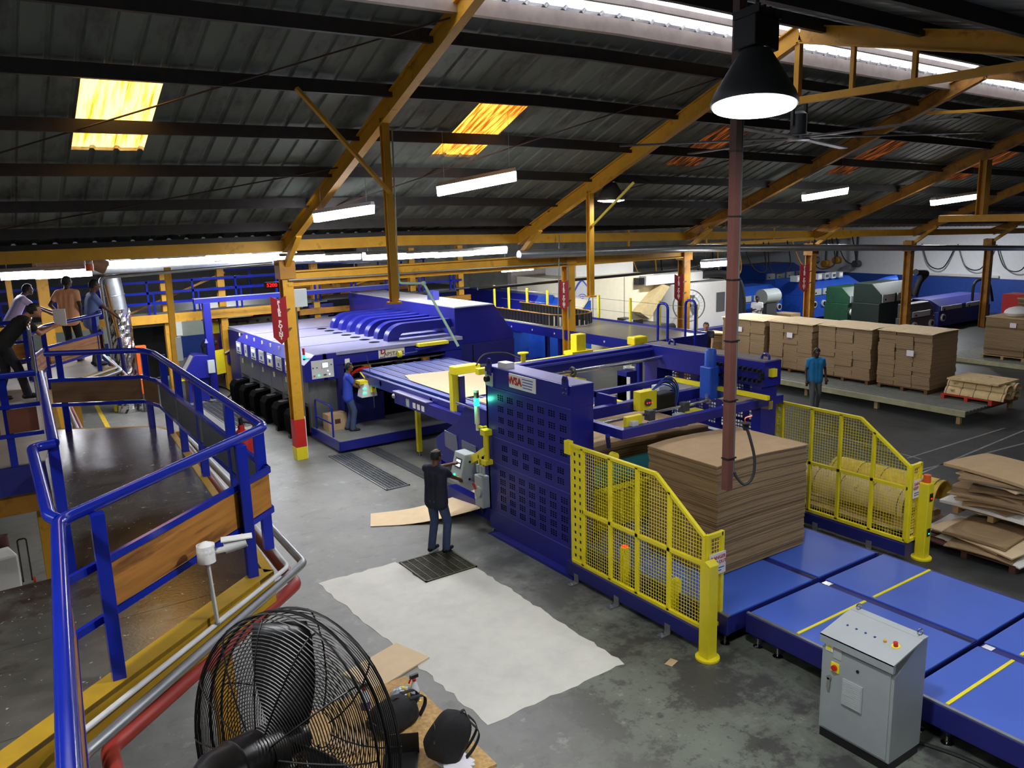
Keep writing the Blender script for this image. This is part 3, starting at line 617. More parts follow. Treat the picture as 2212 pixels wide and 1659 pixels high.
# ------------------------------------------------------------------ work table with bags
tt = T('work_table', 'rough strand-board work table behind the fan', 'table', (2.6,6.1,0)); TZ = .78
MB().box(2.0,3.28,5.28,7.0,TZ-.03,TZ).build('table_top', OSB, tt)
MB().box(2.02,3.26,5.3,5.36,TZ-.14,TZ-.03).build('apron', PALLET, tt)
for x in (2.08,3.2):
    for y in (5.36,6.9): MB().box(x-.04,x+.04,y-.04,y+.04,0,TZ-.03).build('leg', PALLET, tt)
BAGM = mat('bag_cloth', (20,20,22), .8, var=.2, bump=.3)
def bag(c, L, W, H, rz, label, lean=0.):
    t = T('bag', label, 'bag', c); b = MB(); n, m = 14, 10; c = V(c); M = Matrix.Rotation(rz,4,'Z') @ Matrix.Rotation(lean,4,'Y')
    vs = []
    for i in range(n+1):
        f = i/n; zz = H*f; k = (1-abs(2*f-1)**4)**.5 if 0 < f < 1 else .08
        for j in range(m*2):
            a = math.pi*j/m; cx, sy = math.cos(a), math.sin(a); e = .5
            x = math.copysign(abs(cx)**e, cx)*L/2*(.25+.75*k)*(1.05-.25*f+.03*math.sin(5*f+3*a)); y = math.copysign(abs(sy)**e, sy)*W/2*(.25+.75*k)*(1.1-.4*f+.05*math.sin(7*a+4*f)); vs.append(M @ V((x,y,zz+.01))+c)
    k2 = m*2; b.add(vs, [(i*k2+j, i*k2+(j+1) % k2, (i+1)*k2+(j+1) % k2, (i+1)*k2+j) for i in range(n) for j in range(k2)]+[list(range(k2))[::-1], [n*k2+j for j in range(k2)]])
    b.build('body', BAGM, t, smooth=True)
    def at(x,y,z): return M @ V((x,y,z))+c
    def ribbon(P, wd, nm):
        P = smooth_path(P, 5); b = MB(); vs = []
        for p in P: vs += [p+M.to_3x3() @ V((0,-wd/2,0)), p+M.to_3x3() @ V((0,wd/2,0))]
        b.add(vs, [(2*i,2*i+1,2*i+3,2*i+2) for i in range(len(P)-1)]); b.build(nm, BAGM, t, smooth=True, solid=.006)
    for yy in (-.2,.2): ribbon([at(L*.30,yy*W,H*.95), at(L*.62,yy*W,H*.80), at(L*.66,yy*W,H*.45), at(L*.52,yy*W,H*.08)], .045, 'strap')
    ribbon([at(-L*.05,0,H*.97), at(L*.06,0,H*1.09), at(L*.2,0,H*.97)], .03, 'handle')
    MB().tube([at(-L*.49+.01*abs(k),W*.42*k/4,H*(.35+.30*math.cos(k*.35))) for k in range(-4,5)], .005, 5).build('zipper', DGREY, t); return t
bc = az(955,1640,TZ); bag((bc.x-.05,bc.y,TZ+.02), .36, .26, .46, math.radians(-20), 'black backpack leaning over on the strand-board table', .5)
bc = az(850,1570,TZ); bag((bc.x,bc.y,TZ), .5, .32, .26, math.radians(10), 'black laptop bag slumped behind the fan grille on the table')
def spray(px, py, label, liquid):
    c = az(px,py,TZ); t = T('spray_bottle', label, 'bottle', (c.x,c.y,TZ), 'spray bottles on the work table'); CLR = mat('clear_plastic', (210,215,222), .15, var=0)
    MB().lathe([(.001,0),(.045,.0),(.047,.02),(.047,.085)], c, 16).build('liquid', liquid, t, smooth=True); MB().lathe([(.047,.085),(.045,.12),(.03,.165),(.016,.19),(.016,.2)], c, 16).build('shoulder', CLR, t, smooth=True)
    MB().cyl(c+V((0,0,.2)), c+V((0,0,.225)), .02).build('collar', RED, t); MB().cbox(c+V((.0,0,.25)), .085, .028, .035).build('spray_head', BLACK, t); MB().bar(c+V((-.03,0,.245)), c+V((-.06,0,.19)), .012).build('trigger', RED, t)
spray(897,1510, 'spray bottle of dark blue liquid with a red trigger at the table edge', mat('blue_liquid',(36,38,120),.2)); spray(790,1530, 'spray bottle of violet liquid half hidden behind the fan grille', mat('violet_liquid',(70,50,140),.2))
for px, py, mt, lb in ((908,1515,YEL,'tiny yellow bottle cap lying on the work table'),(917,1524,GREENM,'tiny dark green bottle cap lying on the work table')):
    c = az(px,py,TZ); tag(MB().lathe([(.001,0),(.014,0),(.014,.012),(.001,.014)], c, 12).build('bottle_cap', mt, smooth=True), lb, 'cap')
PAPER = mat('paper', (226,222,228), .7, var=.03)
pc = az(985,1648,TZ); t = T('paper_pile', 'loose pile of white papers at the table corner', 'paper', (pc.x,pc.y,TZ))
for k in range(6): MB().cbox(pc+V((RN.uniform(-.03,.03),RN.uniform(-.03,.03),.004+k*.005)), .21, .297, .003, RN.uniform(-.4,.4)).build('sheet', PAPER, t)
pc = az(745,1605,TZ); t = T('notebook', 'small stack of manila envelopes behind the fan grille', 'envelope', (pc.x,pc.y,TZ))
for k in range(3): MB().cbox(pc+V((k*.02,-k*.01,.004+k*.007)), .24, .33, .005, .2+k*.15).build('envelope', CARD, t)
pc = az(865,1648,TZ); lt = T('laptop', 'black laptop with its screen up beside the fan', 'laptop', (pc.x,pc.y,TZ)); MB().cbox(pc+V((0,0,.01)), .3, .22, .018, -.5).build('base', BLACK, lt); MB().cbox(pc+V((.07,.1,.1)), .3, .008, .2, -.5).build('screen', BLACK, lt)
pc = az(868,1500,TZ); t = T('plastic_pouch', 'clear crumpled plastic pouch on the work table', 'pouch', (pc.x,pc.y,TZ)); MB().sphere(pc+V((0,0,.03)), .12, .09, .035, 12, 7).build('pouch', mat('foil_pouch',(150,160,170),.2,metal=.4,bump=1.,bscale=30), t, smooth=True); MB().cyl(pc+V((.05,-.12,.03)), pc+V((.02,.02,.05)), .025).build('handle', YEL, t, smooth=True)
pc = az(850,1475,.4); o = MB().cbox(az(835,1440,0)+V((0,0,.012)), .9, .6, .02, .3).build('cardboard_sheet', CREAMC); tag(o, 'cream cardboard sheet lying on the floor behind the work table', 'cardboard')
# ------------------------------------------------------------------ hanging pole with its cable
pp = V((0,0,HC))+ray(1570,1057)*7.6; t = T('hanging_pole', 'long brown square power pole hanging from the roof with a cable loop', 'pole', pp)
pz = zn(pp.y)-.05; MB().box(pp.x-.036,pp.x+.036,pp.y-.036,pp.y+.036,pp.z,pz).build('tube', BROWN, t); MB().cyl((pp.x+.055,pp.y-.02,pp.z+.12),(pp.x+.055,pp.y-.02,pz),.013,n=8).build('conduit', DGREY, t)
for k in range(8): z = pp.z+.3+k*.55; MB().box(pp.x-.042,pp.x+.075,pp.y-.042,pp.y+.042,z,z+.012).build('strap', BLACK, t)
cp = [(.055,-.02,.14),(.07,-.01,.10),(.13,.0,.04),(.19,.02,.1),(.20,.03,.25),(.16,.03,.42),(.125,.03,.52)]
W3 = lambda P: [pp + CR*(p[0]*1.25) + V((0,0,p[2]*1.2)) for p in P]
MB().tube(smooth_path(W3(cp)), .014, 8).build('cable', RUBBER, t, smooth=True); ce = W3([cp[-1]])[0]
MB().lathe([(.02,-.05),(.024,.0),(.05,.015),(.05,.02),(.02,.022)], ce, 16).build('plug', BLACK, t, smooth=True)
for k in range(3): MB().tube(smooth_path([ce+V((0,0,.02)), ce+V((.01*k,.01*k,.06)), ce+CR*.06+V((0,0,.08+.008*k))]), .004, 5).build('bare_wire', (RED, CREAM, BROWN)[k], t)
# ------------------------------------------------------------------ ceiling fan far overhead
cf = V((12.44,YRID,6.72)); t = T('ceiling_fan', 'wide dark ceiling fan hanging below the ridge truss', 'fan', cf)
MB().bar(cf+V((-.1,0,.1)), cf+V((-.1,0,.62)), .05).build('hanger', DGREY, t); MB().bar(cf+V((.25,0,.1)), cf+V((.25,0,.62)), .05).build('hanger', DGREY, t); MB().lathe([(.1,0),(.14,.02),(.14,.35),(.08,.4)], cf+V((.07,0,-.05)), 16).build('motor', DGREY, t, smooth=True); MB().lathe([(.2,-.14),(.22,-.06),(.1,-.03)], cf+V((.07,0,0)), 16).build('hub', GALV, t, smooth=True)
for k in range(6):
    a = math.radians(20+60*k); MB().bar(cf+V((.07+.2*math.cos(a),.2*math.sin(a),-.1)), cf+V((.07+3.1*math.cos(a),3.1*math.sin(a),-.12)), .16, .025).build('blade', DGREY, t)
# ------------------------------------------------------------------ the blue printing press
PY0, PY1 = 19.6, 25.6
pr = T('printing_press', 'long blue and grey printing press behind the yellow column', 'printing press', (9,22.5,0))
for k in range(6):
    y0 = PY0+k*1.0
    MB().box(6.98,7.06,y0+.006,y0+.994,.12,1.52).build('side_panel', STEEL, pr, bevel=.004)
    lb = MB().box(6.965,6.98,y0+.62,y0+.72,1.22,1.36).build('label_plate', CREAM, pr); MB().bar((6.95,y0+.1,.88),(6.95,y0+.8,.88),.02).build('handle', CHROME, pr)
    mc = MB().prism([(6.98,.12),(6.52,.12),(6.48,.3),(6.48,.62),(6.56,.74),(6.98,.80)], 'Y', y0+.14, y0+.62).build('motor_cover', MATT, pr, bevel=.02)
    MB().lathe([(.001,0),(.13,0),(.13,.012),(.001,.014)], (6.74,y0+.38,.775), 18).build('cap', CHROME, mc, smooth=True); MB().box(6.5,6.9,y0+.3,y0+.46,0,.12).build('foot', BLACK, mc)
MB().box(7.06,11.4,PY0+.15,27,.1,2.08).build('body', BLUE2, pr); MB().box(7.0,7.75,PY0,PY0+.15,.12,1.52).build('front_panel', STEEL, pr)
prof = [(6.8,1.52),(6.8,1.95),(7.08,2.18),(7.4,2.18),(7.4,1.52)]
MB().prism(prof, 'Y', 19.3, 25.15).build('control_housing', BLUE, pr, bevel=.006)
MB().prism([(7.3,1.52),(7.66,1.52),(7.66,2.18),(7.3,2.18)], 'Y', 19.3, 19.62).build('control_head', BLUE, pr)
LID = mat('lid_blue_grey', (150,150,178), .22, var=.06, scale=2)
MB().box(7.08,11.42,19.36,27.0,2.10,2.19).build('roof_plate', LID, pr, bevel=.006)
for k in range(3): MB().box(7.1,11.4,20.8+k*1.8,20.815+k*1.8,2.19,2.196).build('seam', BLUE2, pr)
for k in range(8):
    y = 19.75+k*.74; w = .46 if k != 6 else .26
    op = MB().box(6.785,6.80,y-w/2,y+w/2,1.58,1.93).build('operator_panel', LGREY, pr)
    MB().box(6.778,6.786,y-w*.3,y+w*.3,1.80,1.88).build('display', LITW if k % 2 else GREY, op); MB().box(6.778,6.786,y-w*.12,y+w*.12,1.68,1.77).build('keypad', ROYAL, op)
    MB().box(6.778,6.786,y-w*.38,y+w*.38,1.61,1.64).build('button_row', YEL if k % 3 == 0 else DGREY, op)
    MB().box(6.93,6.96,y+.3,y+.36,2.06,2.16).build('chamfer_latch', CREAM, pr)
# front operator screen
fpn = MB().box(6.98,7.56,19.285,19.30,1.58,2.04).build('screen_panel', LGREY, pr)
MB().box(7.24,7.44,19.278,19.286,1.82,1.98).build('bezel', GREY, fpn); MB().box(7.27,7.41,19.273,19.279,1.845,1.96).build('screen', LITW, fpn)
for x, z, mt in ((7.16,1.66,LITG),(7.44,1.66,LITW),(7.40,1.75,LITW),(7.04,1.66,RED),(7.3,1.66,DGREY),(7.34,1.66,DGREY),(7.02,1.86,DGREY),(7.12,1.86,DGREY),(7.5,1.9,DGREY)): MB().cyl((x,19.285,z),(x,19.265,z),.016,n=10).build('push_button', mt, fpn)
sl = MB().cyl((6.93,19.62,2.04),(6.93,19.62,2.08),.03).build('stack_light', BLACK, pr); MB().cyl((6.93,19.62,2.08),(6.93,19.62,2.16),.032).build('green_lamp', LITG, sl); MB().cyl((6.93,19.62,2.16),(6.93,19.62,2.34),.03).build('red_lamp', RED, sl)
# open front: header, rollers, dark mouth
MB().box(7.66,11.42,19.42,19.66,1.84,2.10).build('header_beam', BLUE, pr); MB().box(7.72,7.9,19.45,19.7,.27,1.84).build('jamb', BLUE2, pr); MB().box(10.9,11.42,19.45,19.7,.27,1.84).build('jamb', BLUE, pr)
MB().box(7.9,10.9,19.70,19.74,.27,1.84).build('mouth_shade', MATT, pr)  # matt black plate paints in the shade inside the open mouth
for z, r in ((1.72,.035),(1.55,.03),(1.36,.05),(1.2,.03)): MB().cyl((7.9,19.6,z),(10.9,19.6,z),r,n=12).build('roller', CHROME, pr, smooth=True)
for x in (8.55,9.5,10.3): MB().box(x-.1,x+.1,19.44,19.58,1.3,1.72).build('guide_block', OCHD if x != 9.5 else BLACK, pr)
MB().box(7.95,8.9,19.30,19.6,.27,1.0).build('feed_box', BLUE2, pr); MB().box(7.74,8.05,19.2,19.5,.27,1.05).build('pedestal', BLUE, pr)
lp = MB().box(8.87,9.63,19.405,19.42,1.87,2.12).build('name_plate', CREAM, pr)
text('APSTAR', .15, BLACK, lp, face_m((9.28,19.40,1.95), (1,0,0), (0,0,1))); [MB().box(9.50+.03*k,9.515+.03*k,19.40,19.405,1.94,2.0).build('print_mark', BLACK, lp) for k in range(4)]; MB().box(8.9,9.06,19.40,19.405,1.885,1.9).build('print_line', BLACK, lp)
lg = text('D', .2, RED, lp, face_m((9.0,19.40,2.04), (1,0,0), (0,0,1)), name='logo_letter', bold=.008); MB().bar((8.94,19.398,1.97),(8.98,19.398,2.11),.03,.004).build('logo_stroke', ROYAL, lp)
MB().box(7.92,8.05,19.40,19.42,1.86,1.97).build('warning_label', WHITE, pr)
wa = MB().bar((9.85,19.2,2.02),(10.75,19.3,2.06),.12,.05).build('pressure_arm', BLUE, pr); MB().bar((9.4,19.2,1.95),(9.9,19.2,1.97),.03).build('axle', CHROME, wa); MB().cyl((9.33,19.2,1.95),(9.42,19.2,1.95),.085,n=18).build('yellow_wheel', YEL, wa, smooth=True); MB().box(9.95,10.85,19.15,19.35,2.08,2.16).build('yellow_cover', YEL, wa)
# extraction ducts into the drying hood
for k in range(7):
    y = 19.98+.64*k; b = MB(); n = 9
    out = [(9.42,2.19)]+[(9.42+.55-.55*math.cos(math.pi/2*i/n), 2.22+.42*math.sin(math.pi/2*i/n)) for i in range(n+1)]+[(11.42,2.64)]
    inn = [(11.42,2.40)]+[(9.97-.22*math.cos(math.pi/2*i/n)+.02, 2.22+.18*math.sin(math.pi/2*i/n)) for i in range(n,-1,-1)]+[(9.77,2.19)]
    b.prism(out+inn, 'Y', y, y+.26); b.build('duct', BLUE, pr, smooth=True)
    ho = MB().lathe([(.15,0),(.15,.004),(.001,.004)], (9.12,y+.2,2.19), 20).build('port_hole', MATT, pr)  # flat black disc, the dark of an open port put into its colour
hood = [(11.42,1.9),(11.42,2.95),(12.75,2.95),(13.4,2.08),(13.4,1.9)]
MB().prism(hood, 'Y', 19.75, 27.2).build('hood', BLUE, pr, bevel=.008); MB().box(11.45,12.74,19.8,27.1,2.95,2.97).build('hood_lid', mat('hood_lid',(196,192,190),.3,var=.05), pr)  # off-white lid colour paints in light reflected by the hood top
MB().box(11.42,13.4,19.72,27,0.0,1.9).build('dryer_body', BLUE2, pr); MB().box(13.4,14.3,19.9,27,0,1.15).build('dryer_side', BLUE2, pr); MB().box(11.95,11.97,19.70,19.72,.1,1.85).build('panel_joint', BLACK, pr)
hb = MB().box(12.0,12.2,22,22.4,2.97,3.25).build('vent_box', BLUE2, pr)
# pale green swing arm hung from the transfer beam
t = T('swing_arm', 'pale green tubular swing arm drooping over the drying hood', 'arm', (8.9,17.9,3.5)); a = ay(862,612,17.8); c = ay(915,612,17.8); e = ay(990,748,17.2)
MB().tube(arcpath([ay(856,560,17.85), a, c], .1), .03, 8).build('drop_pipe', PALEG, t, smooth=True); MB().cyl(c, e, .035, n=8).build('boom', PALEG, t, smooth=True); MB().sphere(c, .06).build('joint', PALEG, t, smooth=True)
# red coiled hose at the press front
t = []
for i in range(140): f = i/139; t.append(V((8.05+.5*f, 19.35, 1.55+.12*math.sin(f*3)+ (0.35*(f-.7) if f > .7 else 0)))+V((0, .035*math.cos(i*1.3), .035*math.sin(i*1.3))))
o = MB().tube(t, .008, 5).build('air_hose', mat('red_hose',(214,30,24),.4)); tag(o, 'coiled red air hose hanging at the press front', 'hose')
# ------------------------------------------------------------------ operator platform
pl = T('operator_platform', 'low grey platform with a blue edge in front of the press', 'platform', (9.3,18.7,0))
MB().box(7.0,11.7,17.78,19.6,.24,.27).build('deck_plate', mat('chequer_grey',(128,130,128),.45,var=.1,scale=5), pl); MB().box(6.97,11.73,17.72,17.78,.07,.28).build('edge_channel', BLUE, pl); MB().box(6.95,7.0,17.74,19.6,.07,.28).build('edge_channel', BLUE, pl)
for x, y in ((7.1,18.),(11.5,18.),(7.1,19.4),(9.3,18.)): MB().box(x-.05,x+.05,y-.05,y+.05,0,.24).build('foot', DGREY, pl)
g = T('step_rail', 'small blue tube handrail at the platform corner', 'handrail', (7.06,18.9,.27)); MB().tube(arcpath([(7.06,19.45,.27),(7.06,19.45,1.05),(7.06,18.35,1.05),(7.06,18.35,.27)], .12), .025, 10).build('hoop', RAILB, g, smooth=True); MB().cyl((7.06,19.45,.6),(7.06,18.35,.6),.02).build('mid_rail', RAILB, g)
def carton(c, sx, sy, sz, label, rz=0., mark=True):
    t = T('carton', label, 'box', c); c = V(c); MB().cbox(c+V((0,0,sz/2)), sx, sy, sz, rz).build('body', CARD, t, bevel=.006)
    M = Matrix.Rotation(rz,3,'Z'); MB().cbox(c+V((0,0,sz+.001)), sx*1.0, .05, .003, rz).build('tape', CREAMC, t)
    if mark: MB().cbox(c+M @ V((0,-sy/2-.002,sz*.55)), sx*.3, .003, sz*.28, rz).build('printed_mark', BROWN, t)
    return t
carton((7.42,19.1,.27), .5, .36, .42, 'sealed brown carton on the platform behind the small handrail')
# ------------------------------------------------------------------ sheet conveyor from the press to the stacker
sc = T('sheet_conveyor', 'long blue sheet conveyor of parallel belts from press to stacker', 'conveyor', (9.3,15.8,0)); SZ = 1.75
for k in range(8):
    x = 8.15+.31*k; MB().box(x,x+.20,11.1,18.9,SZ-.05,SZ).build('belt', mat('belt_blue',(32,58,150),.4,var=.06), sc); MB().box(x+.215,x+.265,12.2,18.9,SZ-.07,SZ+.012).build('belt_rail', mat('lilac_rail',(96,96,150),.35), sc); MB().box(x+.215,x+.29,11.1,12.2,SZ-.05,SZ+.015).build('yellow_guide', YEL, sc)
MB().box(8.0,8.1,12.2,18.7,SZ-.28,SZ-.04).build('side_frame', BLUE, sc, bevel=.005); MB().box(10.62,10.7,12.2,18.9,SZ-.28,SZ-.0).build('side_frame', BLUE, sc)
MB().box(7.86,7.98,11.6,16.5,SZ-.42,SZ-.16).build('outer_beam', BLUE, sc, bevel=.005); MB().box(7.82,7.99,14.9,16.5,SZ-.15,SZ-.13).build('cover_plate', mat('lilac_plate',(120,116,160),.4), sc)
for y in (12.6,15,17.5): MB().box(8.0,10.7,y-.05,y+.05,SZ-.2,SZ-.08).build('cross_member', BLUE2, sc)
lg = MB().box(8.34,8.44,16.36,16.46,.1,SZ-.28).build('leg', YEL, sc); MB().cyl((8.39,16.41,0),(8.39,16.41,.1),.015).cyl((8.39,16.41,0),(8.39,16.41,.012),.05).build('levelling_foot', CHROME, lg)
MB().box(8.3,8.42,13.0,13.1,.1,SZ-.28).build('leg', YEL, sc)
for k in range(3): MB().box(7.855,7.86,15.05+k*.2,15.18+k*.2,1.38,1.5).build('warning_label', WHITE, sc)
MB().box(7.855,7.86,15.75,15.9,1.36,1.54).build('label_plate', GREY, sc); MB().sphere((7.84,16.45,1.5),.06).build('pivot_knob', CHROME, sc, smooth=True)
def card(pts, z, label, th=.006, mt=CREAMC, sag=0.):
    o = MB().prism(pts, 'Z', z, z+th).build('cardboard_sheet', mt); return tag(o, label, 'cardboard')
card([(8.35,16.6),(8.55,17.3),(10.4,16.9),(10.5,14.1),(8.3,14.2)], SZ+.016, 'cream cardboard sheet with one clipped corner riding the blue belts')
card([(8.4,13.9),(10.5,13.8),(10.5,12.5),(8.4,12.6)], SZ+.016, 'cream cardboard sheet about to enter the stacker', mt=CREAMC)
# control console of the press operator
t = T('control_box', 'small white sloped control box with green lights beside the blue-shirted operator', 'control box', (8.0,18.3,1.2)); c = ay(792,840,18.35)
MB().prism([(c.x-.2,c.z-.18),(c.x+.22,c.z-.18),(c.x+.17,c.z+.16),(c.x-.12,c.z+.16)], 'Y', 18.2, 18.5).build('housing', WHITE, t, bevel=.01); MB().box(c.x-.22,c.x+.26,18.22,18.5,c.z+.16,c.z+.23).build('yellow_lid', YEL, t); MB().bar((c.x+.02,18.4,c.z+.23),(c.x-.1,18.45,c.z+.42),.03).build('lever', YEL, t)
for k in range(4): MB().cyl((c.x-.15+.05*(k%2),18.2,c.z-.07+.12*(k//2)),(c.x-.15+.05*(k%2),18.18,c.z-.07+.12*(k//2)),.018,n=8).build('indicator', LITG, t)
MB().box(8.02,8.1,18.3,18.4,SZ-.4,c.z+.1).build('mount', BLUE, t)
c = ay(806,838,18.15); t = T('pendant_control', 'yellow crane pendant control hanging on a chain by the white control box', 'pendant', c-V((0,0,.15))); MB().cbox(c, .12, .08, .22).build('body', YEL, t, bevel=.02); MB().cyl(c+V((0,-.042,.02)), c+V((0,-.06,.02)), .025).build('knob', DGREY, t)
MB().tube([c+V((0,0,-.11-.03*i))+V((.008*(-1)**i,0,0)) for i in range(14)], .008, 5).build('chain', CHROME, t); MB().tube([c+V((0,0,.11)), c+V((.0,.1,.35)), c+V((.1,.5,.75))], .008, 5).build('cable', RUBBER, t)
# ------------------------------------------------------------------ the stacker
st = T('sheet_stacker', 'tall blue sheet stacker with perforated side and open top frame', 'stacker', (9.1,10.2,0))
SX, TY0, TY1, TZ1 = 7.2, 9.15, 11.5, 2.96
def perf(fn, u0, u1, z0, z1, nu, nz, name, mt, par, hs=.026, gap=.010, hu_=.042, gu=.018, mu=.12, mz=.09, skip=()):
    us = [u0]; zs = [z0]; hu = set(); hz = set()
    pass
    for lst, a, b, n, mg, hset, hs, gap in ((us,u0,u1,nu,mu,hu,hu_,gu),(zs,z0,z1,nz,mz,hz,hs,gap)):
        W = 3*hs+2*gap; pit = (b-a-2*mg-W)/max(1,n-1)
        for i in range(n):
            p = a+mg+i*pit
            for j in range(3): lst.append(p+j*(hs+gap)); hset.add(len(lst)-1); lst.append(p+j*(hs+gap)+hs)
        lst.append(b)
    mb = MB(); mb.sheet(us, zs, lambda i, j: i in hu and j in hz and ((i//6, j//6) not in skip), fn); return mb.build(name, mt, par)
fx = lambda x: (lambda u, v: (x, u, v))
MB().box(SX,SX+.42,TY0,TY0+.05,.1,TZ1-.01).build('tower_end', BLUE, st, bevel=.004); MB().box(SX,SX+.42,TY1-.05,TY1,.1,TZ1-.01).build('tower_end', BLUE, st); MB().box(SX+.38,SX+.42,TY0,TY1,.2,.7).build('tower_back', BLUE2, st)
MB().box(SX-.003,SX+.425,TY0-.006,TY1+.006,TZ1-.35,TZ1-.005).build('top_beam', BLUE, st, bevel=.006); MB().box(SX+.02,SX+.42,TY0+.02,TY1-.02,TZ1-.01,TZ1).build('top_plate', mat('top_lilac',(150,148,190),.35), st)
za = [.42,1.27,1.62,TZ1-.35]
perf(fx(SX-.004), TY0, TY1-.25, .40, 1.28, 7, 5, 'perforated_panel', BLUE, st); perf(fx(SX-.004), TY0, TY1-.25, 1.295, 1.74, 6, 2, 'perforated_panel', BLUE, st, mu=.2); perf(fx(SX-.004), TY0, TY1-.25, 1.755, TZ1-.36, 7, 4, 'perforated_panel', BLUE, st)
MB().box(SX-.006,SX+.02,TY0,TY1,.05,.40).build('skirt', BLUE, st); MB().box(SX,SX+.05,TY1-.25,TY1,.4,TZ1-.35).build('corner_plate', BLUE, st)
for z in (1.287,1.747,TZ1-.355,.40): MB().box(SX-.012,SX-.003,TY0,TY1-.2,z-.006,z+.006).build('panel_seam', mat('seam_blue',(70,74,170),.35), st)
MB().box(SX+.05,SX+.38,TY0+.05,TY1-.1,.1,.14).build('tower_floor', BLACK, st); MB().box(SX+.2,SX+.24,TY0+.1,TY1-.1,.3,TZ1-.4).build('inner_plate', mat('inner_shade',(14,15,34),.7), st)  # near-black inner plate paints in the shade behind the perforations
for y in (TY0+.12, TY1-.16):
    ly = MB().prism([(y-.07,TZ1-.15),(y+.07,TZ1-.15),(y+.07,TZ1+.08),(y+.04,TZ1+.14),(y-.04,TZ1+.14),(y-.07,TZ1+.08)], 'X', SX-.03, SX-.005).build('lifting_eye', BLUE, st, bevel=.004)
    MB().cyl((SX-.036,y,TZ1+.075),(SX+.0,y,TZ1+.075),.035).build('eye_hole', BLACK, ly)
    for dy in (-.04,.04):
        for dz in (-.12,-.05): MB().cyl((SX-.045,y+dy,TZ1+dz),(SX-.03,y+dy,TZ1+dz),.012,n=8).build('bolt', CHROME, ly)
np_ = MB().box(SX-.02,SX-.006,10.02,10.75,TZ1-.26,TZ1-.03).build('name_plate', WHITE, st)
text('WSA', .17, RED, np_, face_m((SX-.023,10.58,TZ1-.145), (0,-1,0), (0,0,1)), bold=.006); [MB().box(SX-.022,SX-.02,10.08+.01*k,10.38-.02*(k % 2),TZ1-.085-.045*k,TZ1-.07-.045*k).build('print_line', ROYAL, np_) for k in range(4)]
MB().box(SX+.03,SX+.2,TY1-.6,TY1-.35,TZ1,TZ1+.1).build('relay_box', LGREY, st, bevel=.006)
bp = MB().box(SX-.02,SX-.005,TY1-.25,TY1-.02,TZ1-.33,TZ1-.1).build('bearing_plate', GREY, st); MB().cyl((SX-.09,TY1-.13,TZ1-.215),(SX-.02,TY1-.13,TZ1-.215),.05,n=14).build('shaft_end', BLACK, bp, smooth=True)
# infeed side cheek with windows
MB().prism([(11.5,.55),(12.0,.52),(13.75,.75),(13.85,1.15),(13.0,1.62),(12.6,2.05),(11.5,2.05)], 'X', 7.45, 7.52).build('side_cheek', BLUE, st, bevel=.004)
MB().box(7.45,7.55,13.66,13.8,0,.8).build('cheek_leg', BLUE, st); MB().box(7.3,7.5,11.5,13.2,.08,.34).build('base_beam', BLUE, st); MB().box(7.43,7.46,12.2,12.95,2.0,2.03).build('cheek_trim', mat('lilac_plate',(120,116,160),.4), st)
PANE = mat('grey_pane', (112,116,140), .2, var=.05)
for a, b_, z0, z1 in ((12.95,13.45,1.0,1.38),(12.25,12.8,.82,1.32)): MB().prism([(a,z0),(b_,z0+.06),(b_,z1),(a+.05,z1-.02)], 'X', 7.435, 7.45).build('window_pane', PANE, st)
# floor flange at the tower foot
MB().prism([(TY0-.15,.0),(TY1-.1,0),(TY1-.3,.05),(TY0-.15,.05)], 'X', SX-.14, SX).build('foot_flange', BLUE, st); MB().cyl((SX-.07,TY1-.2,.05),(SX-.07,TY1-.2,.1),.02).build('anchor_bolt', CHROME, st); MB().cyl((SX-.07,TY0-.05,.05),(SX-.07,TY0-.05,.1),.02).build('anchor_bolt', CHROME, st)
# right-hand tower and top frame
RX0 = 10.72
MB().box(RX0+.01,RX0+.4,8.56,8.75,.1,TZ1-.01).build('tower_post', BLUE, st); MB().box(RX0+.01,RX0+.41,11.0,11.33,.1,TZ1-.01).build('tower_post', BLUE, st); MB().box(RX0,RX0+.42,8.5,11.35,TZ1-.42,TZ1).build('top_beam', BLUE, st, bevel=.006); MB().box(RX0+.02,RX0+.4,8.52,11.3,TZ1,TZ1+.012).build('top_plate', mat('dust_plate',(120,112,112),.5), st)
perf(fx(RX0+.3), 8.75, 11.0, 1.55, TZ1-.42, 7, 4, 'perforated_panel', BLUE, st, hs=.04, gap=.02); perf(fx(RX0+.3), 8.75, 11.0, .3, 1.5, 7, 5, 'perforated_panel', BLUE, st, hs=.04, gap=.02)
for y in (8.75,10.9): MB().ring((RX0+.2,y-.1,TZ1+.03),(1,0,0),.075,.022,16,6).build('lifting_eye', BLUE, st)
MB().box(RX0+.1,RX0+.22,8.42,8.55,TZ1-.25,TZ1-.12).build('sensor', YEL, st)
MB().box(SX+.43,RX0-.005,11.15,11.34,TZ1-.24,TZ1-.012).build('cross_beam', BLUE, st, bevel=.005); MB().box(SX+.42,RX0,11.1,11.16,TZ1-.10,TZ1-.06).build('beam_lip', mat('seam_blue',(70,74,170),.35), st)
MB().cyl((SX+.3,10.9,TZ1-.22),(RX0+.05,10.9,TZ1-.22),.036,n=14).build('drive_shaft', CHROME, st, smooth=True)
cl = MB().ring((8.62,10.9,TZ1-.22),(1,0,0),.075,.022,16,8).build('shaft_clamp', DGREY, st, smooth=True); MB().prism([(8.42,TZ1-.75),(8.8,TZ1-.78),(8.8,TZ1-.35),(8.62,TZ1-.3),(8.42,TZ1-.32)], 'Y', 10.75, 10.83).build('yellow_guard', YEL, st)
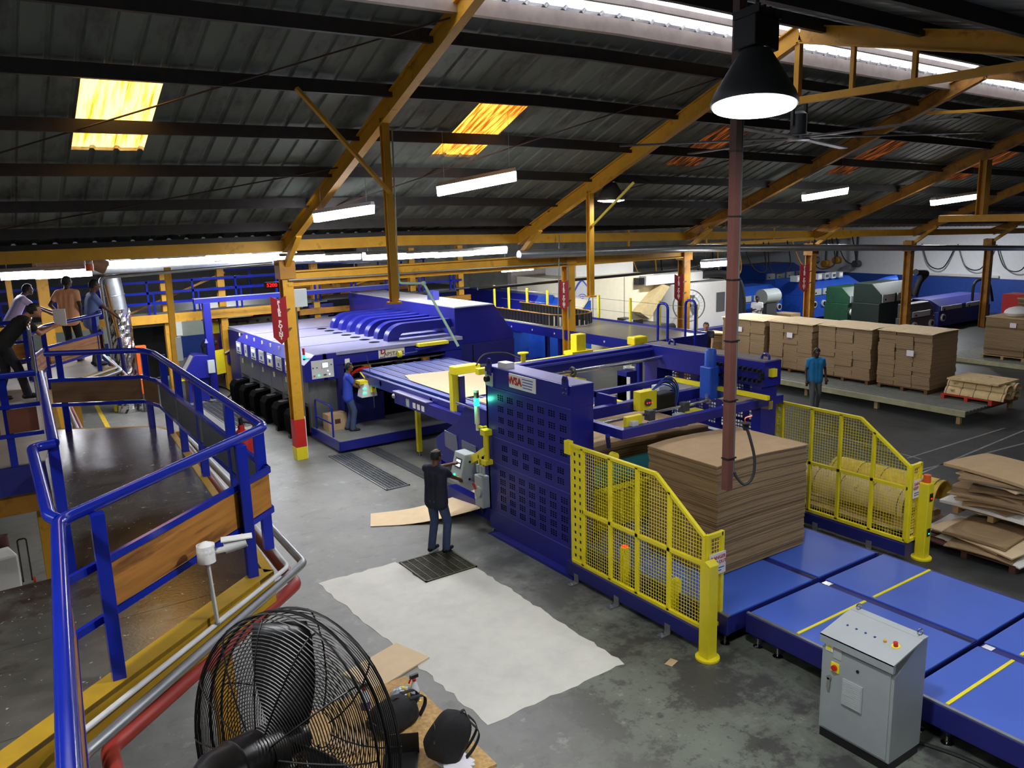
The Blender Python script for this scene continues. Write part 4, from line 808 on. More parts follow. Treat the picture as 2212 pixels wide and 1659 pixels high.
# elevating clamp frame in the middle
CZ = 2.28
MB().box(7.66,11.3,8.55,8.68,CZ-.09,CZ+.05).build('front_bar', BLUE, st, bevel=.006); MB().box(7.66,7.78,8.68,9.5,CZ-.09,CZ+.05).build('arm', BLUE, st); MB().box(11.15,11.28,8.68,9.4,CZ-.09,CZ+.05).build('arm', BLUE, st)
MB().box(7.62,10.7,9.75,9.88,CZ-.1,CZ+.08).build('cross_bar', BLUE, st, bevel=.005); MB().cyl((7.7,9.15,CZ+.02),(10.2,9.15,CZ+.02),.022,n=10).build('guide_rod', CHROME, st, smooth=True); MB().box(8.6,10.4,10.25,10.33,CZ+.12,CZ+.22).build('cross_bar', BLUE, st)
MB().box(8.6,8.66,9.8,10.3,CZ-.1,CZ+.2).build('bracket', BLUE, st)
cg = MB().box(8.95,9.32,9.55,9.72,CZ-.06,CZ+.26).build('carriage', YEL, st, bevel=.006); MB().cyl((9.1,9.5,CZ+.08),(9.1,9.56,CZ+.08),.06,n=14).build('gauge', DGREY, cg); MB().box(9.32,9.7,9.5,9.75,CZ-.08,CZ+.18).build('drive_unit', BLACK, cg, bevel=.02); MB().box(9.72,10.05,9.9,10.1,CZ+.1,CZ+.2).build('valve_block', LGREY, cg, bevel=.01)
for k in range(3): MB().cyl((9.05+.05*k,9.495,CZ+.08),(9.05+.05*k,9.49,CZ+.08),.01,n=6).build('led', LITR, cg)
for k in range(5): MB().tube(smooth_path([(9.2,9.6,CZ+.22),(9.4+.03*k,9.5,CZ+.34+.03*k),(9.7+.03*k,9.55,CZ+.2),(9.75,9.6,CZ-.1-.04*k)]), .012, 5).build('cable', RUBBER if k % 2 else ROYAL, cg, smooth=True)
for x, y in ((8.75,9.12),(9.55,9.15)): MB().box(x-.06,x+.06,y-.06,y+.06,CZ-.08,CZ+.08).build('rod_bracket', DGREY, st)
gb = MB().box(9.5,9.85,9.0,9.2,CZ-.26,CZ-.06).build('gripper', YEL, st, bevel=.006); MB().box(9.3,9.5,9.02,9.18,CZ-.28,CZ-.08).build('gripper_block', GREY, gb)
sb = MB().box(7.88,8.2,8.7,8.78,CZ-.02,CZ+.18).build('sensor_plate', YEL, st, bevel=.01); MB().box(7.93,8.05,8.62,8.7,CZ+.02,CZ+.12).build('sensor_box', LGREY, sb, bevel=.01); MB().tube(smooth_path([(8.0,8.62,CZ+.05),(8.12,8.58,CZ-.04),(8.25,8.64,CZ+.06)]), .008, 5).build('cable', RUBBER, sb)
MB().bar((7.55,8.75,CZ-.05),(7.75,8.95,CZ-.3),.06).build('link_arm', BLUE, st); MB().cyl((7.6,8.72,CZ-.35),(7.6,8.62,CZ-.35),.06,n=12).build('end_stop', YEL, st)
# right-hand geared motor, yellow rail and energy chain
gm = MB().box(10.38,10.62,9.35,9.6,CZ-.05,CZ+.52).build('gear_unit', ROYAL, st, bevel=.02); MB().lathe([(.001,0),(.1,0),(.1,.28),(.08,.32),(.001,.33)], (10.5,9.47,CZ+.5), 16).build('motor', ROYAL, gm, smooth=True); MB().cyl((10.1,9.15,CZ+.02),(10.35,9.4,CZ+.02),.05,n=12).build('coupling', CHROME, gm, smooth=True)
MB().box(10.55,10.62,8.3,10.6,CZ+.10,CZ+.17).build('yellow_rail', YEL, st); MB().box(10.6,10.7,8.3,10.6,CZ-.06,CZ+.08).build('rail_beam', CHROME, st)
for i in range(24):
    f = i/23; y = 9.4-1.0*f if f < .45 else 9.4-1.0*.45; 
    if f < .42: c = (10.62, 9.55-1.1*f/.42*.9, CZ+.55)
    elif f < .58: a = (f-.42)/.16*math.pi; c = (10.62, 8.56-.09*math.sin(a), CZ+.46+.09*math.cos(a))
    else: c = (10.62, 8.56+1.0*(f-.58)/.42, CZ+.37)
    MB().cbox(c, .1, .035, .05).build('chain_link', BLACK, st)
# yellow cross gantry at the infeed side
gy = T('transfer_gantry', 'yellow gantry arm crossing the belts in front of the stacker', 'gantry', (9,13.2,1.4)); GZ = 2.58
MB().box(8.0,12.2,13.0,13.14,GZ-.12,GZ).build('beam', YEL, gy, bevel=.006); MB().box(7.92,8.06,13.9,14.05,1.5,2.4).build('upright', YEL, gy, bevel=.005); MB().box(8.06,8.18,13.85,14.05,1.3,2.3).build('upright_back', BLUE, gy); MB().box(7.9,8.5,13.75,13.98,2.36,2.52).build('head', YEL, gy, bevel=.01); MB().cyl((8.5,13.85,2.42),(8.78,13.8,2.42),.07,n=14).build('motor', BLACK, gy, smooth=True)
MB().prism([(8.6,GZ-.12),(8.9,GZ-.12),(8.84,GZ-.4),(8.88,1.6),(8.7,1.6),(8.7,GZ-.4)], 'Y', 12.95, 13.05).build('drop_bracket', YEL, gy); MB().box(8.35,8.6,12.6,12.9,GZ-.02,GZ+.02).build('foot_plate', YEL, gy); MB().cyl((8.9,12.8,GZ),(8.9,12.8,GZ+.22),.05).build('knob_post', YEL, gy); MB().lathe([(.11,0),(.11,.02),(.02,.03)], (8.9,12.8,GZ+.22), 16).build('hand_wheel', YEL, gy)
MB().box(10.2,10.75,12.9,13.2,GZ,GZ+.08).box(10.35,10.6,12.95,13.15,GZ+.08,GZ+.42).build('drive_head', YEL, gy, bevel=.008); MB().box(12.0,12.4,13.0,13.25,GZ,GZ+.18).build('end_drive', YEL, gy, bevel=.03)
MB().tube(smooth_path([(8.0,13.1,GZ+.05),(8.2,13.1,GZ+.25),(8.7,13.1,GZ+.22),(8.9,12.9,GZ+.1)]), .014, 6).build('cable', RUBBER, gy, smooth=True)
# beacon, console arm, isolator on the tower
bl = T('beacon_light', 'green-lit beacon tube on the stacker tower', 'beacon', (7.08,11.72,1.8)); c = V((7.14,11.72,1.9))
MB().cyl(c, c+V((0,0,.32)), .045, n=14).build('tube', CREAM, bl, smooth=True); MB().cyl(c+V((0,0,.32)), c+V((0,0,.46)), .048, n=14).build('green_lens', LITG, bl, smooth=True); MB().cyl(c+V((0,0,.46)), c+V((0,0,.56)), .045, n=14).build('amber_lens', BROWN, bl, smooth=True); MB().cyl(c+V((0,0,.56)), c+V((0,0,.6)), .045, n=14).build('cap', CREAM, bl); MB().box(c.x,SX+.02,c.y-.2,c.y-.14,c.z-.06,c.z-.02).box(c.x-.02,c.x+.02,c.y-.2,c.y+.02,c.z-.06,c.z-.02).build('bracket', YEL, bl); MB().cyl(c+V((0,0,-.12)), c, .03).build('socket', WHITE, bl)
light('green_glow', 'POINT', (7.02,11.70,2.31), 5, (.1,1,.6), .05)
ca = T('operator_console', 'light grey operator console on a yellow swing arm', 'console', (6.85,12.1,1.0))
MB().cyl((7.12,11.42,1.30),(7.12,11.42,1.78),.05,n=8).box(7.05,7.2,11.35,11.5,1.76,1.86).box(7.05,7.2,11.35,11.5,1.24,1.32).build('arm_post', YEL, ca); pass
cq = ay(1013,1012,12.02); kx, kz = cq.x, cq.z
MB().prism([(kx-.20,kz-.26),(kx+.15,kz-.26),(kx+.15,kz+.26),(kx-.06,kz+.26)], 'Y', 12.02, 12.40).build('housing', GREY, ca, bevel=.015)
sx, sz = .14, .52; ln_ = math.hypot(sx, sz); nx, nz_ = -sz/ln_, sx/ln_
def onface(y, f, wd, ht, d, mt, nm):
    c0 = V((kx-.20+sx*f, y, kz-.26+sz*f)); n = V((nx,0,nz_)); u = V((sx/ln_,0,sz/ln_)); v = V((0,1,0))
    M = Matrix((v, u, n)).transposed(); MB().cbox(c0+n*(d/2), wd, ht, d, mtx=M).build(nm, mt, ca)
onface(12.2,.66,.2,.18,.006,DGREY,'bezel'); onface(12.2,.66,.14,.12,.010,LITW,'screen'); onface(12.25,.24,.03,.03,.02,LITG,'green_button'); onface(12.12,.16,.07,.07,.008,YEL,'stop_ring'); onface(12.12,.16,.045,.045,.04,RED,'stop_button')
for dx, dz in ((.02,.12),(.0,-.2)): MB().cyl((kx+dx,12.02,kz+dz),(kx+dx,12.008,kz+dz),.022,n=10).build('latch', BLACK, ca)
MB().bar((7.1,11.42,1.48),(kx+.1,12.1,kz+.1),.07,.13).build('swing_arm', YEL, ca)
iso = T('isolator_switch', 'grey isolator switch box with a red lever on the stacker foot', 'switch', (7.1,11.62,.5)); MB().box(7.04,7.2,11.48,11.74,.42,1.0).build('housing', GREY, iso, bevel=.02); MB().cyl((7.04,11.58,.72),(7.0,11.58,.72),.1,n=16).build('dial', GREY, iso, smooth=True); MB().bar((7.0,11.62,.76),(6.98,11.68,.86),.03).build('lever', RED, iso); MB().box(7.034,7.042,11.66,11.73,.55,.78).build('label_plate', WHITE, iso); MB().lathe([(.02,-.14),(.06,-.02),(.06,0)], (7.12,11.6,.42), 10).build('gland', BLACK, iso)
vl = T('air_valve', 'small yellow and clear air regulator set beside the isolator', 'valve', (7.1,11.6,1.15)); MB().box(7.08,7.13,11.5,11.53,1.08,1.36).box(7.08,7.13,11.62,11.65,1.08,1.36).box(7.08,7.13,11.5,11.65,1.3,1.36).build('bracket', YEL, vl)
for k in range(3): MB().cyl((7.06,11.44+.09*k,1.06),(7.06,11.44+.09*k,1.2),.03).build('filter_bowl', GREY, vl, smooth=True)
# floor sheet leaning out of the stacker
b = MB(); ga = [(5.83,13.55),(5.55,12.95),(7.3,11.9),(7.75,12.85)]; n = 8; vs = []
for i in range(n+1):
    f = i/n; p = V(ga[1]).lerp(V(ga[2]), f); q_ = V(ga[0]).lerp(V(ga[3]), f); z = .012+.42*max(0, f-.28)**1.5
    vs += [(p.x,p.y,z),(q_.x,q_.y,z)]
b.add(vs, [(2*i,2*i+1,2*i+3,2*i+2) for i in range(n)]); o = b.build('cardboard_sheet', CREAMC, solid=.006); tag(o, 'cream cardboard sheet sliding from the stacker onto the floor', 'cardboard')
# ------------------------------------------------------------------ safety fences
def fence(x, label, panels, plate, outx, mirror=1, zb=.25):
    t = T('safety_fence', label, 'fence', (x, 7.6, zb)); w = .05
    for y in (8.9,8.0,7.0): br = MB().box(x-.22,x-.06,y-.05,y+.05,0,.012).box(x-.075,x-.06,y-.05,y+.05,0,.14).build('anchor_bracket', GALV, t); MB().cyl((x-.15,y,.012),(x-.15,y,.05),.014,n=8).build('anchor_bolt', CHROME, br)
    yA, yB = 9.05, 6.45
    ztop = lambda y: 2.10 if y > 7.3 else 2.10-(7.3-y)*.60/.85
    MB().bar((x,yA,2.10),(x,7.3,2.10),w).bar((x,7.3,2.10),(x,yB,1.50),w).build('top_rail', YEL, t, bevel=.005); MB().bar((x,yA,zb+.05),(x,yB,zb+.05),w).build('bottom_rail', YEL, t); MB().bar((x,8.8,1.15),(x,yB,1.15),w).build('mid_rail', YEL, t)
    for y in (8.8, 8.2, 7.65, 7.05, yB): MB().bar((x,y,zb+.05),(x,y,ztop(y)),w).build('post', YEL, t)
    ys = [8.8,8.2,7.65,7.05,yB]
    for a, c in zip(ys, ys[1:]):
        for z0, z1 in ((zb+.08,1.12),(1.18,None)):
            b = MB(); zt = lambda y: (z1 if z1 else ztop(y)-.03); k = 0; y = a-.03
            while y > c+.02: b.bar((x,y,z0),(x,y,zt(y)),.005); y -= .048
            z = z0
            while z < max(zt(a),zt(c)):
                ye = c
                if not z1 and zt(c) < z: ye = 7.3-(2.07-z)*.85/.60
                if ye < a: b.bar((x+.004,a,z),(x+.004,max(ye,c),z),.005)
                z += .048
            tag(b.build('wire_mesh', YEL, t), kind='stuff')
    b = MB(); us = [8.8,8.84,8.90,8.96,9.02,9.08]; zs = [zb+.02]
    nz = 14
    for k in range(nz): z = zb+.12+k*(1.7/nz); zs += [z, z+.06]
    zs.append(2.12); b.sheet(us, zs, lambda i, j: i in (1,3) and j % 2 == 1, lambda u, v: (x, u, v)); b.build('perforated_plate', YEL, t, solid=.02)
    MB().box(x-.03,x+.05,9.08,9.2,1.95,2.15).build('wall_bracket', YEL, t)
    # return panel at the open end
    x2 = x+outx; MB().bar((x,yB-.02,1.50),(x2,yB-.02,1.50),w).build('return_rail', YEL, t); MB().bar((x,yB-.02,zb+.05),(x2,yB-.02,zb+.05),w).build('return_rail', YEL, t); MB().bar((x2,yB-.02,zb+.02),(x2,yB-.02,1.53),w).build('return_post', YEL, t); MB().bar((x+.03*mirror,yB-.02,zb+.02),(x+.03*mirror,yB-.02,1.53),w*1.1).build('return_post', YEL, t)
    b = MB(); lo, hi = min(x,x2), max(x,x2); u = lo+.05
    while u < hi-.03: b.bar((u,yB-.02,zb+.08),(u,yB-.02,1.47),.006); u += .048
    z = zb+.1
    while z < 1.47: b.bar((lo,yB-.02,z),(hi,yB-.02,z),.006); z += .048
    tag(b.build('wire_mesh', YEL, t), kind='stuff')
    sg = MB().box(lo+.02,hi+.02,yB-.075,yB-.06,1.0,1.28).build('danger_sign', WHITE, t); cx = (lo+hi)/2+.02
    text('DANGER\nKEEP OUT', .065, RED, sg, face_m((cx,yB-.078,1.19), (1,0,0), (0,0,1))); [MB().box(cx-.11,cx+(.11,.06)[k],yB-.078,yB-.075,1.075-.035*k,1.088-.035*k).build('print_line', ROYAL, sg) for k in range(2)]
    return t
fence(7.12, 'yellow wire-mesh safety fence between the floor patch and the big cardboard stack', 4, True, .28)
fence(11.62, 'yellow wire-mesh safety fence on the far side by the roller drums', 4, True, .26)
def bollard(c, label, beacon):
    t = T('bollard', label, 'bollard', c); x, y, _ = c; MB().box(x-.08,x+.08,y-.08,y+.08,0,1.24).build('post', YEL, t, bevel=.012); MB().lathe([(.15,0),(.15,.025),(.1,.03)], (x,y,0), 20).build('base_plate', YEL, t)
    MB().prism([(-.08,0),(.08,0),(0,.05)], 'X', -.08, .08).xf(Matrix.Translation((x,y,1.24))).build('cap', YEL, t) if not beacon else MB().cyl((x,y,1.24),(x,y,1.36),.055,n=14).build('amber_lamp', ORANGE, t, smooth=True)
    if beacon:
        for z, mt in ((1.02,LITR),(.45,LITG)): k = MB().box(x-.04,x+.04,y-.09,y-.075,z-.06,z+.06).build('photocell', BLACK, t); MB().cyl((x,y-.09,z-.02),(x,y-.095,z-.02),.012,n=8).build('led', mt, k)
bollard((7.02,6.28,0), 'plain yellow bollard at the fence end beside the grey cabinet', False); bollard((11.86,6.3,0), 'yellow bollard with an orange beacon at the far fence end', True)
# ------------------------------------------------------------------ floor conveyors
def conv_mat():
    m = mat('blue_belt_mat', (66,100,196), .36, var=.05, scale=2); N = m.node_tree.nodes; L = m.node_tree.links
    w = N.new('ShaderNodeTexWave'); w.inputs['Scale'].default_value = 22; w.bands_direction = 'X'; tc = N.new('ShaderNodeTexCoord'); L.new(tc.outputs['Object'], w.inputs['Vector']); b = N.new('ShaderNodeBump'); b.inputs['Strength'].default_value = .25; b.inputs['Distance'].default_value = .004; L.new(w.outputs['Fac'], b.inputs['Height']); L.new(b.outputs[0], N['Principled BSDF'].inputs['Normal']); return m
BELT = conv_mat(); BZ = .45
def floor_conv(y0, y1, label, strip_y=None, x0=7.67, x1=10.58, inset=0.):
    t = T('floor_conveyor', label, 'conveyor', ((x0+x1)/2,(y0+y1)/2,0)); xm = 9.14
    MB().box(x0,xm-.07,y0+.02,y1-.02,BZ-.03,BZ).build('belt_mat', BELT, t, bevel=.008); MB().box(xm+.07,x1,y0+.02,y1-.02,BZ-.03,BZ).build('belt_mat', BELT, t, bevel=.008)
    MB().box(xm-.07,xm+.07,y0+.03,y1-.03,BZ-.06,BZ-.015).build('centre_channel', BLUE2, t); MB().box(xm-.02,xm+.02,y0+.05,y0+.4,BZ-.014,BZ-.011).build('slot', BLACK, t); MB().box(xm-.05,xm+.05,y1-.16,y1-.05,BZ-.014,BZ-.008).build('plate', CHROME, t)
    MB().box(x0-.05,x0,y0,y1,BZ-.26,BZ-.01).build('side_beam', BLUE2, t, bevel=.006); MB().box(x1,x1+.05,y0,y1,BZ-.26,BZ-.01).build('side_beam', BLUE2, t); MB().box(x0-.04,x0,y0,y1,BZ-.01,BZ+.004).build('wear_strip', GALV, t)
    for y in (y0+.02,y1-.06): MB().box(x0,x1,y,y+.04,BZ-.26,BZ-.03).build('end_beam', BLUE2, t)
    if strip_y: MB().box(x0+.01,xm-.09,strip_y-.018,strip_y+.018,BZ,BZ+.012).build('yellow_strip', YEL, t); MB().box(xm+.09,x1-.01,strip_y-.018,strip_y+.018,BZ,BZ+.012).build('yellow_strip', YEL, t)
    k = 0
    for x in (x0+.05,x1-.05):
        for y in (y0+.12,y0+.42,y1-.42,y1-.12):
            if y0 < y < y1: lg = MB().box(x-.05,x+.05,y-.05,y+.05,.14,BZ-.2).build('leg', BLUE2, t); MB().cyl((x,y,.01),(x,y,.16),.014,n=8).lathe([(.06,0),(.06,.01),(.02,.02)],(x,y,0),12).build('levelling_foot', CHROME, lg)
floor_conv(4.14, 6.2, 'blue two-belt floor conveyor with a yellow strip beyond the grey cabinet', 5.48); floor_conv(1.2, 4.11, 'blue floor conveyor section running out past the grey cabinet', 3.70); floor_conv(6.26, 9.6, 'blue lift conveyor carrying the big cardboard stack between the fences', None, 7.4, 10.55)
MB().box(7.05,7.2,6.4,9.15,.08,.28).build('fence_sill', BLUE2); tag(bpy.data.objects['fence_sill'], 'dark blue sill beam under the near yellow fence', 'beam'); o = MB().box(11.55,11.75,6.4,9.15,.08,.26).build('fence_sill', BLUE2); tag(o, 'dark blue sill beam under the far yellow fence', 'beam')
for y in (9.0,7.6,6.5): pass
# photocell posts inside the near fence and yellow lift guard
for x, y, lb in ((7.3,8.1,'short yellow sensor post behind the near fence mesh'),(7.35,7.15,'stubby yellow sensor post near the fence corner')):
    t = T('sensor_post', lb, 'post', (x,y,0)); MB().box(x-.05,x+.05,y-.05,y+.05,0,.78 if y > 8 else .62).build('post', YEL, t); MB().box(x-.03,x+.03,y-.03,y+.03,.78 if y > 8 else .62,.8 if y > 8 else .64).build('lens', LITR if y > 8 else YEL, t)
t = T('lift_guard', 'yellow sheet-metal guard below the stacker lift behind the fence', 'guard', (8.8,9.5,.4)); MB().box(7.45,10.5,9.3,9.36,.5,1.15).build('plate', mat('dull_yellow',(196,176,20),.5,var=.1), t); MB().box(7.45,10.5,9.2,9.3,1.15,1.2).build('lip', YEL, t); MB().box(7.5,10.4,9.36,9.5,1.2,1.55).build('curtain', TEAL, t)
for k in range(12): MB().box(7.55+k*.25,7.58+k*.25,9.28,9.3,.55,1.1).build('stiffener', YEL, t)
# ------------------------------------------------------------------ cardboard stacks
def stack(label, x0, x1, y0, y1, z0, z1, n, jit, wave=0., group=None, topm=CARD, rz=0., over=.02, pal=False, tagp=None):
    t = T('cardboard_stack', label, 'cardboard stack', ((x0+x1)/2,(y0+y1)/2,z0), group); b = MB(); h = (z1-z0)/n; cx, cy = (x0+x1)/2, (y0+y1)/2; m = 6
    ox = oy = 0
    for k in range(n):
        ox = .8*ox+RN.uniform(-jit,jit); oy = .8*oy+RN.uniform(-jit,jit); last = k == n-1; e = over if last else 0
        f = k/n
        def zz(u): return wave*(math.sin(u*math.pi*1.25+.6)*f - .35*abs(2*u-1)**3*f)
        vs = []
        for i in range(m+1):
            u = i/m; X = x0-e+(x1-x0+2*e)*u+ox
            for Y in (y0+oy-e, y1+oy+e):
                for q_ in (0, h*.8): vs.append((X, Y, z0+k*h+q_+zz(u)))
        fs = []
        for i in range(m):
            a = i*4; c = a+4; fs += [(a,c,c+1,a+1),(a+2,a+3,c+3,c+2),(a+1,c+1,c+3,a+3),(a,a+2,c+2,c)]
        fs += [(0,1,3,2),(m*4,m*4+2,m*4+3,m*4+1)]; b.cur = 1 if last else (2 if RN.random() < .25 else 0); b.add(vs, fs)
    tag(b.build('sheets', [CARDD, topm, CARDK], t), kind='stuff')
    if tagp: 
        for (tx, ty, tz) in tagp: MB().cbox((tx,ty,tz), .012, .2, .16).build('paper_tag', PAPER, t)
    return t
stack('tall bundle of brown cardboard sheets on the blue lift conveyor', 8.06,9.98,7.1,8.42,.47,2.06,104,.008,.03,over=.012)
MB()
stack('brown cardboard stack growing inside the stacker behind the near fence', 7.62,10.45,9.45,10.95,.75,1.82,64,.008,.05)
def bundle_stack(label, x0, x1, y0, y1, z0, z1, ncol, nrow, tagp=None):
    t = T('cardboard_stack', label, 'cardboard stack', ((x0+x1)/2,(y0+y1)/2,z0), 'tall stacks on the skid'); w = (y1-y0)/ncol; h = (z1-z0)/nrow; src = None
    for k in range(nrow):
        for c in range(ncol):
            if src is None:
                b = MB()
                for j in range(3): b.box(-(x1-x0)/2,(x1-x0)/2,-w/2+.008,w/2-.008,h*j/3+.002,h*(j+1)/3-.004)
                src = b.build('bundle', CARDD, origin=(0,0,0)); o = src
            else: o = src.copy(); COL.objects.link(o)
            o.parent = t; o.location = V(((x0+x1)/2+RN.uniform(-.02,.02), y0+w*(c+.5)+RN.uniform(-.008,.008), z0+h*k))-WL[t.name]; o.rotation_euler.z = RN.uniform(-.015,.015)
    for c in range(ncol):
        b = MB(); m = 4; vs = []
        for i in range(m+1):
            for j in range(m+1): u, v = i/m-.5, j/m-.5; vs.append(((x0+x1)/2+u*(x1-x0+.14), y0+w*(c+.5)+v*(w+.03), z1+.012+.02*c%2*.01-.03*(2*u)**4*(1 if u < 0 else .5)+RN.uniform(0,.006)))
        b.add(vs, [(i*(m+1)+j,(i+1)*(m+1)+j,(i+1)*(m+1)+j+1,i*(m+1)+j+1) for i in range(m) for j in range(m)]); b.build('top_sheet', CREAMC, t, solid=.008)
    for p in tagp or []: MB().cbox(p, .012, .2, .16).build('paper_tag', PAPER, t)
# skid with far stacks
def slats(label, x0, x1, y0, y1, z, legs, mt):
    t = T('storage_skid', label, 'skid', ((x0+x1)/2,(y0+y1)/2,0)); n = int((x1-x0)/.17)
    for k in range(n): x = x0+k*(x1-x0)/n; MB().box(x,x+(x1-x0)/n*.72,y0,y1,z-.04,z).build('slat', mt, t)
    for y in (y0+.1,(y0+y1)/2,y1-.1): MB().box(x0,x1,y-.05,y+.05,z-.12,z-.04).build('bearer', mt, t)
    MB().box(x0-.04,x0,y0,y1,z-.14,z+.005).build('edge_rail', mat('dirty_cream',(170,166,130),.6,var=.15), t)
    for x in (x0+.1,x1-.1):
        for k in range(legs): y = y0+.2+(y1-y0-.4)*k/(legs-1); MB().box(x-.05,x+.05,y-.05,y+.05,0,z-.12).build('leg', PALLET, t)
slats('long low grey slatted skid under the four brown stacks', 20.2,23.0,9.9,19.2,.36,5,mat('grey_slat',(112,114,108),.6,var=.15))
def pallet(x, y, z, sx, sy, label, mt=PALLET, name='pallet'):
    t = T(name, label, 'pallet', (x,y,z))
    for k in range(7): xx = x-sx/2+sx*k/7; MB().box(xx,xx+sx/7*.72,y-sy/2,y+sy/2,z+.10,z+.125).build('deck_slat', mt, t)
    for k in range(3): yy = y-sy/2+(sy-.09)*k/2; MB().box(x-sx/2,x+sx/2,yy,yy+.09,z,z+.10).build('runner', mt, t)
    return t
far = [(11.45,13.0,'last'),(13.2,14.95,'third'),(15.15,16.75,'second'),(16.95,18.7,'first')]
for k, (a, c, nm) in enumerate(far):
    pallet(21.95,(a+c)/2,.36,1.3,c-a-.1,'dark pallet under the %s of the four tall brown stacks' % nm, mt=WOODD)
    bundle_stack('tall brown cardboard stack, %s of the four on the skid from its far end' % nm, 21.3,22.6,a,c,.49,2.02-.04*k,3,13,tagp=[(21.25,(a+c)/2-.2+.1*k,1.55-.1*(k==0))] if k != 1 else None)
# red pallet with round cutting boards
pallet(21.9,10.45,.36,1.3,1.3,'red plastic pallet beside the brown stacks', mt=mat('red_plastic',(190,58,30),.45))
def halfshell(c, axis, R, L, label, mt, a0=0., a1=math.pi, th=.02, dots=None, rings=True):
    t = T('cutting_die', label, 'cutting die', c); c = V(c); d = V(axis).normalized(); s = d.cross(V((0,0,1))); b = MB(); n = 14; vs = []
    for e in (-L/2, L/2):
        for r in (R, R-th):
            for i in range(n+1): a = a0+(a1-a0)*i/n; vs.append(c+d*e+s*(r*math.cos(a))+V((0,0,r*math.sin(a))))
    k = n+1; fs = []
    for i in range(n): fs += [(i,i+1,2*k+i+1,2*k+i),(k+i,3*k+i,3*k+i+1,k+i+1),(i,k+i,k+i+1,i+1),(2*k+i,2*k+i+1,3*k+i+1,3*k+i)]
    fs += [(0,2*k,3*k,k),(n,k+n,3*k+n,2*k+n)]; b.add(vs, fs); b.build('shell', mt, t, smooth=True)
    if rings:
        for f in (-.46,-.25,.0,.22,.47): MB().tube([c+d*(L*f)+s*((R+.004)*math.cos(a))+V((0,0,(R+.004)*math.sin(a))) for a in [a0+(a1-a0)*i/12 for i in range(13)]], .006, 5).build('cutting_rule', DGREY, t)
    if dots:
        for i in range(18):
            f = -.45+.9*i/17; a = a0+(a1-a0)*.52; p = c+d*(L*f)+s*(R*math.cos(a))+V((0,0,R*math.sin(a))); MB().sphere(p, .022, n=8, m=5).build('rubber_plug', dots, t)
    return t
DIE = mat('die_plywood', (214,186,132), .6, var=.12, dirt=(120,96,60), dscale=5, dlo=.58, dhi=.7)
for k, (dx, dz, R) in enumerate(((-.3,.535,.2),(.2,.535,.2),(-.2,.735,.18),(.25,.735,.18))): halfshell((21.8+dx,10.3,.36+dz-.4), (0,1,0), R, 1.5, ('lower','second lower','upper','second upper')[k]+' curved plywood die on the red pallet', DIE)
ll = MB().box(21.3,22.4,9.7,11.0,.875,.92).build('plywood_board', DIE); tag(ll, 'flat plywood board lying over the dies on the red pallet', 'board')
# round dies behind the far fence
halfshell((12.75,8.2,.42), (-.05,1,0), .30, 2.3, 'pale cylindrical cutting die with black plugs behind the far fence', DIE, -.4, math.pi+.4, dots=RUBBER)
halfshell((13.5,7.9,.42), (-.05,1,0), .33, 2.0, 'yellow-inked cylindrical cutting die behind the far fence', mat('die_yellow',(220,186,70),.6,var=.2,scale=9), -.4, math.pi+.4)
pallet(13.1,8.1,0,1.6,2.0,'worn pallet under the cylindrical cutting dies', mt=PALLET)
b = MB(); vs = []; n = 10
for i in range(n+1):
    a = -1.1+1.9*i/n
    for y in (0,1): vs.append(V((12.15+.1*y+.95*(i/n)*1.25, 7.4-.75*y-.75*(i/n), .02+.30*(abs(i/n-.45)*1.7)**2)))
b.add(vs, [(2*i,2*i+1,2*i+3,2*i+2) for i in range(n)]); o = b.build('cardboard_sheet', WHITE, solid=.006); tag(o, 'white curled cardboard sheet on the floor behind the beacon bollard', 'cardboard')
o = MB().cbox((13.3,7.2,.02), .9, .8, .012, .4).build('cardboard_sheet', CARD); tag(o, 'brown cardboard sheet under the curled white one', 'cardboard')
pallet(13.0,11.2,.45,1.3,1.5,'bare pallet lying on boxes seen through the far fence'); o = MB().box(12.5,13.6,10.6,11.8,0,.45).build('carton', CARD); tag(o, 'low brown carton under the bare pallet beyond the far fence', 'box')
# messy pile at the right edge
def mess(c, n, sx, sy, label, z0):
    t = T('cardboard_pile', label, 'cardboard pile', (c[0],c[1],z0)); z = z0
    for k in range(n):
        h = RN.uniform(.03,.09); L, W_ = sx*RN.uniform(.75,1.15), sy*RN.uniform(.7,1.1); rz = RN.uniform(-.3,.3); ox, oy = RN.uniform(-.1,.1), RN.uniform(-.12,.12); mt = (CARD, CARDD, CARD, CREAMC, CARDD)[k % 5] if k % 7 else WHITE
        b = MB(); m = 5; vs = []; dr = RN.uniform(.02,.10)
        for i in range(m+1):
            for j in range(m+1):
                u, v = i/m-.5, j/m-.5; vs.append((u*L, v*W_, -dr*(4*u*u*abs(u)+4*v*v*abs(v))))
        fs = [(i*(m+1)+j, (i+1)*(m+1)+j, (i+1)*(m+1)+j+1, i*(m+1)+j+1) for i in range(m) for j in range(m)]
        b.add(vs, fs); b.xf(Matrix.Translation((c[0]+ox,c[1]+oy,z+h*.5+dr*.3)) @ Matrix.Rotation(rz,4,'Z')); b.build('sheet', mt, t, solid=h*.55); z += h
    return z
pallet(13.0,5.9,0,1.3,1.5,'dark red-edged pallet under the messy cardboard pile', mt=BROWN)
zz = mess((12.95,5.8), 5, 1.25, 1.3, 'flat discarded cardboard on the red-edged pallet', .125)
pallet(13.7,5.9,zz+.04,1.2,1.2,'grey pallet halfway up the messy cardboard pile'); mess((13.6,5.9), 11, 1.2, 1.3, 'messy heap of torn cardboard on the upper pallet', zz+.18)
o = MB().cbox(az(1450,1432)+V((0,0,.006)), .16, .1, .006, .3).build('cardboard_scrap', CARD); tag(o, 'small brown cardboard scrap on the floor near the bollard', 'scrap')
